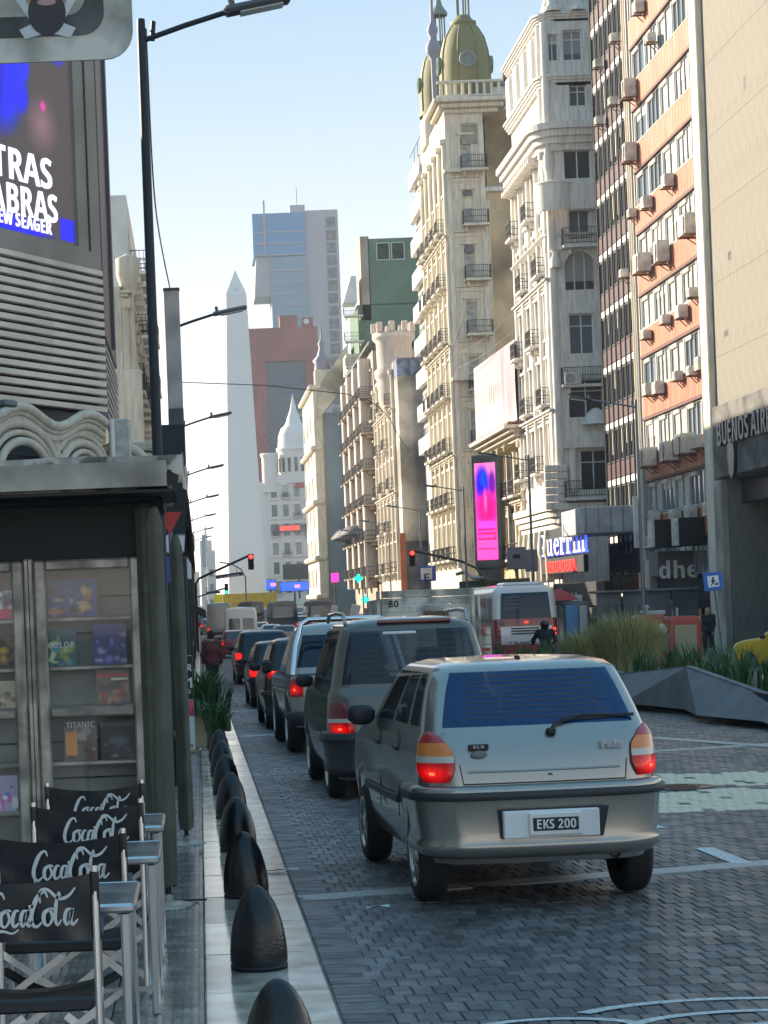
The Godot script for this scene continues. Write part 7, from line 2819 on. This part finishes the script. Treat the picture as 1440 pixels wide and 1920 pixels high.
	b.lathe([Vector2(.9, 2.3), Vector2(.86, 2.35), Vector2(.4, 2.65), Vector2(0, 2.8)], 10)
	part(b, "cloth", mat("parasol_red", C(.35, .05, .06), .8), o)
	b = MB.new()
	b.tube([V(0, 0, 0), V(0, 2.7, 0)], .03, 6)
	part(b, "pole", M.steel_grey, o)
	o = thing("lit_poster_stand", "bright blue and white poster panel right of the bus", "poster stand", V(15.6, ground(86) + .1, -86.0))
	b = MB.new()
	b.box(V(0, 1.1, 0), V(1.1, 2.2, .12), .03)
	part(b, "casing", M.slate, o)
	b = MB.new()
	b.box(V(-.2, 1.2, .06), V(.5, 1.8, .02), .005)
	part(b, "blue_print", mat("poster_blue", C(.10, .30, .55), .4), o)
	b = MB.new()
	b.box(V(.28, 1.5, .06), V(.3, 1.1, .021), .005)
	part(b, "white_print", M.white_paint, o)
	o = thing("grey_shelter", "grey bus shelter with tall panels behind the feathery grass", "shelter", V(16.6, ground(84) + .1, -84.0))
	b = MB.new()
	for i in 4: b.box(V(i * 1.0, 1.3, -.02), V(.92, 2.5, .06), .01)
	b.box(V(1.5, 2.55, -.5), V(4.2, .1, 1.4), .03)
	for x in [-.5, 1.5, 3.5]: b.box(V(x, 1.3, .05), V(.08, 2.7, .08))
	part(b, "frame", M.slate, o)
func signal_head(called: String, lab: String, p: Vector3, y: float, red: bool) -> Node3D:
	var o := thing(called, lab, "traffic light", p)
	var b := MB.new()
	b.box(V(0, y, 0), V(.36, 1.0, .24), .04)
	part(b, "housing", M.black, o)
	for k in 3:
		b = MB.new()
		b.x = Transform3D(Basis(V(1, 0, 0), PI / 2), V(0, y + .31 - .31 * k, .12))
		b.lathe([Vector2(.135, 0), Vector2(.135, .012), Vector2(.08, .04), Vector2(0, .05)], 16)
		var lit := (red and k == 0) or (not red and k == 2)
		part(b, "lamp_lens", (M.signal_red if red else M.signal_green) if lit else M.dark, o)
		b = MB.new()
		b.x = Transform3D(Basis(V(1, 0, 0), PI / 2), V(0, y + .31 - .31 * k, .12))
		b.lathe([Vector2(.15, 0), Vector2(.15, .16)], 14, Vector3.ZERO, PI, PI / 2)
		part(b, "visor", M.black, o)
	return o
func planters() -> void:
	var o := thing("faceted_planter", "long faceted grey concrete planter along the right lane", "planter", V(8.2, 0, 0))
	# top edge heights and the facets below; z runs away from the camera
	var top := [[26.0, .36], [30.5, .40], [35.4, .84], [42.0, .58], [48.0, .76], [56.0, .52], [66.0, .7]]
	var m: Material = M.facet
	for i in top.size() - 1:
		var d0: float = top[i][0]; var d1: float = top[i + 1][0]
		var y0: float = ground(d0); var y1: float = ground(d1)
		var a := V(0, y0 + .12, -d0); var c := V(0, y1 + .12, -d1)
		var ta := V(.32 if i % 2 else .05, y0 + top[i][1], -d0); var tc := V(.05 if i % 2 else .32, y1 + top[i + 1][1], -d1)
		var mid := V(-.38, (y0 + y1) * .5 + .13, -(d0 + d1) * .5)
		for q in [[ta, mid, tc], [ta, a, mid], [tc, mid, c]]:
			var b := MB.new()
			b.tri(q[0], q[2], q[1]) if (q[1] - q[0]).cross(q[2] - q[0]).x > 0 else b.tri(q[0], q[1], q[2])
			part(b, "facet", m, o)
		var rim := MB.new()
		rim.bar(ta + V(.05, .0, 0), tc + V(.05, .0, 0), .12, .035)
		part(rim, "rim", M.facet, o)
	var b2 := MB.new()
	b2.grid([26.0, 46.0, 66.0].map(func(d): return PackedVector3Array([V(.35, ground(d) + .40, -d), V(2.6, ground(d) + .40, -d)])))
	part(b2, "soil", mat("soil", C(.05, .035, .025), .95), o)
	b2 = MB.new()
	b2.grid([V(.22, 0, 0), V(.22, .5, 0)].map(func(q): return PackedVector3Array([V(q.x, ground(66) + q.y, -66), V(q.x, ground(26) + q.y, -26)])))
	part(b2, "recessed_base", M.dark, o)
	b2 = MB.new()
	b2.box(V(1.3, ground(26) + .25, -25.9), V(2.7, .55, .1))
	part(b2, "end_board", M.facet, o)
	# strap-leaved plants and one great tuft of feathery grass
	for i in 3:
		mat("strap_%d" % i, [C(.035, .085, .022), C(.06, .125, .035), C(.16, .21, .10)][i], .45).backlight_enabled = true
		M["strap_%d" % i].backlight = Color(.10, .18, .05)
		mat("plume_%d" % i, [C(.42, .36, .14), C(.30, .28, .10), C(.52, .44, .24)][i], .85).backlight_enabled = true
		M["plume_%d" % i].backlight = Color(.25, .22, .1)
	var labs := ["clump of dark green strap leaves, %s in the planter"]
	var k := 0
	for d in [27.2, 28.4, 29.6, 30.7, 31.7, 32.8, 33.8, 34.6, 36.0, 37.4, 38.8, 40.2, 41.6, 53.5, 56.0, 57.0, 60.0]:
		for row in 2:
			k += 1
			var x := 8.75 + row * .75 + rng.randf_range(-.15, .15)
			var p := V(x, ground(d) + .40, -d - rng.randf_range(0, .5))
			var ow := ["first", "second", "third", "fourth", "fifth", "sixth", "seventh", "eighth", "ninth", "tenth", "eleventh", "twelfth", "thirteenth", "fourteenth", "fifteenth", "sixteenth", "seventeenth", "eighteenth"]
			var nm: String = "dark strap leaf clump, %s along the planter in its %s row" % [ow[(k - 1) / 2], "front" if row == 0 else "back"]
			var s := thing("strap_leaf_plant", nm, "plant", p, 0, "strap leaved plants in the planter")
			strap_clump(s, rng.randf_range(.6, .9), 44)
	tuft("feathery_grass", "great tuft of feathery ochre ornamental grass at the far end of the planter", V(9.15, ground(44.5) + .4, -44.5), 1.75, 1.05, 5200)
	tuft("feathery_grass_small", "smaller greener tuft of ornamental grass behind the great ochre tuft", V(9.0, ground(48.5) + .4, -48.6), 1.35, .85, 2400)
	# left planter box with a bushy plant
	o = thing("cream_planter_box", "cream square planter box between the poster board and the bollards", "planter", V(-.10, ground(31.5), -31.6))
	b2 = MB.new()
	b2.box(V(0, .28, 0), V(.32, .56, .34), .02)
	part(b2, "box", M.tan, o)
	var pl := thing("bushy_green_plant", "bushy dark green plant with drooping leaves in the cream planter box", "plant", V(-.06, ground(31.5) + .5, -31.5))
	for q in [[0.0, 0.0, .9], [.12, .1, .8], [.22, .25, .75], [.05, .35, .7], [.2, -.1, .7], [.34, .05, .5]]:
		strap_clump(pl, q[2], 34, V(q[0], 0, q[1]), 1.5)
	var pb := thing("drooping_plant", "lower drooping plant with pale leaf tips between planter box and bollards", "plant", V(.20, ground(30.5) + .3, -30.4))
	for q in [[0.0, 0.0, .55], [.08, .1, .5], [-.05, .25, .5]]: strap_clump(pb, q[2], 30, V(q[0], 0, q[1]), 2.0)
func blade(b: MB, p: Vector3, yaw: float, h: float, w: float, bend: float, n := 5) -> void:
	var dir := V(sin(yaw), 0, cos(yaw))
	var side := V(cos(yaw), 0, -sin(yaw))
	var r := []
	for i in n + 1:
		var u := i / float(n)
		var a := bend * u
		var c := p + V(0, h * (u - .35 * bend * .4 * u * u), 0) + dir * h * .55 * sin(a * .8) * u
		if bend > 1.2: c.y = p.y + h * sin(minf(PI, u * bend * 1.15)) * .8
		var ww := w * (1.0 - pow(u, 2.2)) * .5 + .001
		r.append(PackedVector3Array([c - side * ww, c + V(0, -ww * .3, 0), c + side * ww]))
	b.grid(r)
func strap_clump(o: Node3D, h: float, n: int, at := Vector3.ZERO, bend := .9) -> void:
	var bs := [MB.new(), MB.new(), MB.new()]
	for i in n:
		var k := 0 if rng.randf() < .55 else 1 if rng.randf() < .8 else 2
		blade(bs[k], at + V(rng.randf_range(-.12, .12), 0, rng.randf_range(-.12, .12)), rng.randf() * TAU, h * rng.randf_range(.55, 1.1), rng.randf_range(.03, .055), rng.randf_range(.35, 1.1) * bend)
	for k in 3:
		if bs[k].v.size():
			var q := part(bs[k], ["dark_leaves", "leaves", "pale_leaves"][k], M["strap_%d" % k], o)
			q.set_meta("kind", "stuff")
func tuft(called: String, lab: String, p: Vector3, h: float, r: float, n: int) -> void:
	var o := thing(called, lab, "grass", p)
	var bs := [MB.new(), MB.new(), MB.new(), MB.new()]
	for i in n:
		var a := rng.randf() * TAU
		var q := sqrt(rng.randf())
		var base := V(sin(a) * q * r * .55, 0, cos(a) * q * r * .75)
		var k := 3 if rng.randf() < .10 else rng.randi() % 3
		blade(bs[k], base, a + rng.randf_range(-.7, .7), h * rng.randf_range(.5, 1.05) * (1.0 - .25 * q), .014 if k < 3 else .02, rng.randf_range(.3, 1.15), 4)
	for k in 4:
		var q := part(bs[k], "blades" if k == 3 else "plumes", M["plume_%d" % k] if k < 3 else M.strap_1, o)
		q.set_meta("kind", "stuff")
# Bodies: distances to tapered capsules, joined with a smooth minimum, meshed as surface nets.
func body_mesh(bones: Array, grow: float, cell: float, k := .05) -> MB:
	var lo := Vector3.ONE * 1e9
	var hi := -lo
	for q in bones:
		for e in 2:
			var rr: float = q[2 + e] + grow + cell * 2
			lo = lo.min(q[e] - Vector3.ONE * rr); hi = hi.max(q[e] + Vector3.ONE * rr)
	var nx := int((hi.x - lo.x) / cell) + 2; var ny := int((hi.y - lo.y) / cell) + 2; var nz := int((hi.z - lo.z) / cell) + 2
	var f := PackedFloat32Array()
	f.resize(nx * ny * nz)
	f.fill(1.0)
	for q in bones:
		var a: Vector3 = q[0]; var ab: Vector3 = q[1] - q[0]
		var l2 := maxf(ab.length_squared(), 1e-6)
		var rm: float = maxf(q[2], q[3]) + grow + .1
		var b0 := (a.min(q[1]) - Vector3.ONE * rm - lo) / cell; var b1 := (a.max(q[1]) + Vector3.ONE * rm - lo) / cell
		for z in range(maxi(0, int(b0.z)), mini(nz, int(b1.z) + 1)):
			for y in range(maxi(0, int(b0.y)), mini(ny, int(b1.y) + 1)):
				for x in range(maxi(0, int(b0.x)), mini(nx, int(b1.x) + 1)):
					var p := lo + V(x, y, z) * cell
					var t := clampf((p - a).dot(ab) / l2, 0, 1)
					var d: float = (p - a - ab * t).length() - lerpf(q[2], q[3], t) - grow
					var i := (z * ny + y) * nx + x
					var h := clampf(.5 + .5 * (f[i] - d) / k, 0, 1)
					f[i] = lerpf(f[i], d, h) - k * h * (1 - h)
	var ids := {}
	var P := PackedVector3Array()
	var step := [1, nx, nx * ny]
	for z in nz - 1:
		for y in ny - 1:
			for x in nx - 1:
				var i := (z * ny + y) * nx + x
				var s := V(0, 0, 0)
				var c := 0
				for e in [[0, 1, 0, 0, 0], [0, 1, 0, 1, 0], [0, 1, 0, 0, 1], [0, 1, 0, 1, 1]]: pass
				var mask := 0
				for q in 8: if f[i + (q & 1) + (nx if q & 2 else 0) + (nx * ny if q & 4 else 0)] < 0: mask |= 1 << q
				if mask == 0 or mask == 255: continue
				for q in 8:
					for ax in 3:
						if q & (1 << ax): continue
						var r := q | (1 << ax)
						if ((mask >> q) & 1) == ((mask >> r) & 1): continue
						var fa := f[i + (q & 1) + (nx if q & 2 else 0) + (nx * ny if q & 4 else 0)]
						var fb := f[i + (r & 1) + (nx if r & 2 else 0) + (nx * ny if r & 4 else 0)]
						var w := V(q & 1, (q >> 1) & 1, (q >> 2) & 1)
						w[ax] += fa / (fa - fb)
						s += w; c += 1
				ids[i] = P.size()
				P.append(lo + (V(x, y, z) + s / c) * cell)
	var N := PackedVector3Array()
	N.resize(P.size())
	var b := MB.new()
	for i in ids:
		var x: int = i % nx; var y: int = (i / nx) % ny; var z: int = i / (nx * ny)
		for ax in 3:
			if f[i] < 0 == (f[i + step[ax]] < 0): continue
			var u: int = step[(ax + 1) % 3]; var w: int = step[(ax + 2) % 3]
			if not (ids.has(i - u) and ids.has(i - w) and ids.has(i - u - w)): continue
			var q := [ids[i - u - w], ids[i - w], ids[i], ids[i - u]]
			if f[i] >= 0: q.reverse()
			var nn: Vector3 = (P[q[2]] - P[q[0]]).cross(P[q[3]] - P[q[1]])
			for j in 4: N[q[j]] += nn
			b.ix.append_array(PackedInt32Array([q[0], q[2], q[1], q[0], q[3], q[2]]))
	for i in P.size():
		b.v.append(P[i]); b.n.append(N[i].normalized()); b.uv.append(Vector2.ZERO)
	return b
var bodies := {}
func person(lab: String, at: Vector3, turn: float, pose: String, top: Material, legs: Material, hair: Material) -> Node3D:
	var o := thing("person", lab, "person", at, turn)
	var j := {}
	if pose == "ride":
		j = {"hip": V(0, .86, 0), "chest": V(0, 1.22, -.12), "neck": V(0, 1.42, -.16), "head": V(0, 1.55, -.19), "sh": V(.20, 1.36, -.14), "el": V(.33, 1.13, -.30), "ha": V(.30, 1.02, -.55), "kn": V(.22, .72, -.42), "an": V(.2, .30, -.25), "kn2": V(-.22, .72, -.42), "an2": V(-.2, .30, -.25), "el2": V(-.33, 1.13, -.30), "ha2": V(-.30, 1.02, -.55)}
	else:
		j = {"hip": V(0, .93, 0), "chest": V(0, 1.25, .01), "neck": V(0, 1.47, 0), "head": V(0, 1.62, -.02), "sh": V(.19, 1.41, 0), "el": V(.25, 1.12, .06), "ha": V(.25, .88, -.05), "kn": V(.10, .50, -.16), "an": V(.10, .09, -.10), "kn2": V(-.10, .51, .03), "an2": V(-.10, .12, .26), "el2": V(-.25, 1.12, -.05), "ha2": V(-.24, .89, -.16)}
	var hip: Vector3 = j.hip
	var s2: Vector3 = V(-j.sh.x, j.sh.y, j.sh.z)
	var h1 := hip + V(.095, -.03, 0); var h2 := hip + V(-.095, -.03, 0)
	var torso := [[hip + V(-.06, 0, 0), hip + V(.06, 0, 0), .135, .135], [hip, j.chest, .13, .15], [j.chest + V(-.06, 0, 0), j.chest + V(.06, 0, 0), .135, .135], [s2, j.sh, .075, .075]]
	var arms := [[j.sh, j.el, .058, .045], [j.el, j.ha, .043, .032], [s2, j.el2, .058, .045], [j.el2, j.ha2, .043, .032]]
	var legb := [[h1, j.kn, .092, .062], [j.kn, j.an, .06, .042], [h2, j.kn2, .092, .062], [j.kn2, j.an2, .06, .042]]
	var head := [[j.chest, j.neck, .07, .055], [j.neck, j.head, .052, .05], [j.head + V(0, -.03, -.015), j.head + V(0, .05, .01), .078, .093], [j.head + V(0, -.01, -.09), j.head + V(0, .0, -.105), .018, .012]]
	var feet := [[j.an, j.an + V(0, -.05, -.02), .045, .045], [j.an + V(0, -.06, .03), j.an + V(0, -.065, -.15), .036, .03], [j.an2, j.an2 + V(0, -.05, -.02), .045, .045], [j.an2 + V(0, -.06, .03), j.an2 + V(0, -.065, -.15), .036, .03]]
	var hands := []
	for q in [j.ha, j.ha2]:
		hands.append([q, q + V(0, -.07, -.01), .03, .028])
		for k in 4: hands.append([q + V(0, -.07, -.03 + k * .019), q + V(0, -.15 + absf(k - 1.5) * .01, -.035 + k * .021), .009, .008])
		hands.append([q + V(0, -.02, -.03), q + V(0, -.08, -.06), .011, .009])
	var skin := mat("skin", C(.42, .25, .18), .6)
	if not bodies.has(pose): bodies[pose] = [body_mesh(torso + arms + legb + head + feet + hands, 0, .024, .03).mesh(), body_mesh(torso + arms, .016, .026, .06).mesh(), body_mesh(legb + [torso[0]], .014, .026, .05).mesh()]
	part(bodies[pose][0], "body", skin, o)
	part(bodies[pose][1], "jacket", top, o)
	part(bodies[pose][2], "trousers", legs, o)
	part(body_mesh(feet, .01, .024, .03), "shoes", M.black, o)
	part(body_mesh([[j.head + V(0, .035, .02), j.head + V(0, .06, .03), .092, .095], [j.head + V(0, -.03, .055), j.head + V(0, .02, .06), .06, .07]] if pose != "ride" else [[j.head + V(0, -.03, .0), j.head + V(0, .05, .01), .125, .135]], 0, .022, .04), "hair" if pose != "ride" else "helmet", hair, o)
	return o
func people() -> void:
	var dk := mat("cloth_black", C(.012, .013, .017), .85)
	var navy := mat("cloth_navy", C(.02, .025, .04), .85)
	var wine := mat("cloth_wine", C(.13, .03, .03), .85)
	var hair := mat("hair_dark", C(.02, .014, .01), .7)
	# motorcycle with its rider behind the bus
	var x := 10.15
	var d := 61.0
	var o := thing("motorcycle", "dark motorcycle behind the bus, under the rider in black", "motorcycle", V(x, ground(d), -d))
	for z in [.35, -.95]:
		var b := MB.new()
		b.x = Transform3D(Basis(V(0, 0, 1), -PI / 2), V(0, .31, z))
		b.lathe([Vector2(.2, -.05), Vector2(.29, -.06), Vector2(.31, 0), Vector2(.29, .06), Vector2(.2, .05), Vector2(.2, -.05)], 24)
		var w := part(b, "wheel", M.rubber, o)
		b = MB.new()
		b.x = Transform3D(Basis(V(0, 0, 1), -PI / 2), V(0, .31, z))
		b.lathe([Vector2(.2, .02), Vector2(.19, .04), Vector2(.05, .05), Vector2(0, .06)], 16)
		b.lathe([Vector2(0, -.06), Vector2(.05, -.05), Vector2(.19, -.04), Vector2(.2, -.02)], 16)
		part(b, "rim", M.steel_grey, w)
	var b := MB.new()
	b.box(V(0, .78, .1), V(.24, .1, .75), .04)
	part(b, "seat", M.black, o)
	b = MB.new()
	b.box(V(0, .82, -.45), V(.28, .24, .45), .1)
	b.box(V(0, .5, -.3), V(.26, .34, .5), .08)
	b.bar(V(0, .9, -.7), V(0, .32, -.95), .1, .08)
	part(b, "tank_and_engine", M.black_paint, o)
	b = MB.new()
	b.tube([V(-.36, 1.02, -.55), V(-.2, 1.05, -.66), V(.2, 1.05, -.66), V(.36, 1.02, -.55)], .015, 6)
	part(b, "handlebar", M.steel_grey, o)
	b = MB.new()
	b.box(V(0, .72, .5), V(.16, .09, .05), .02)
	part(b, "tail_lamp", M.lamp_red, o)
	person("motorcycle rider in black with a black helmet seen from behind, in front of the bus", V(x, ground(d), -d), 0, "ride", dk, dk, M.black_paint)
	person("person in a wine red jacket walking along the left kerb away from the camera", V(.32, ground(57) + .02, -57.0), .1, "walk", wine, navy, hair)
	person("person in black standing by the deep bank doorway at the right edge", V(18.6, ground(76) + .13, -76.0), 2.4, "walk", dk, dk, hair)
	person("person in a blue top on the pavement behind the pedestrian street sign", V(19.2, ground(86) + .13, -86.0), 1.2, "walk", mat("cloth_blue", C(.03, .14, .25), .8), dk, hair)
	var w := [["person in a tan coat walking on the far right pavement beside the shelter", 18.0, 92.0, .2, "cloth_tan"], ["person in a grey top farther along the right pavement near the bus", 16.9, 104.0, 3.0, "cloth_grey"], ["person in a white top far along the left kerb", -.6, 96.0, .0, "cloth_white"], ["person in a dark top crossing between the distant cars on the left", -1.2, 120.0, .6, "cloth_black"]]
	mat("cloth_tan", C(.25, .19, .12), .85)
	mat("cloth_grey", C(.2, .2, .21), .85)
	mat("cloth_white", C(.6, .6, .58), .85)
	for q in w:
		person(q[0], V(q[1], ground(q[2]) + (.13 if q[1] > 10 else .0), -q[2]), q[3], "walk", M[q[4]], navy, hair)
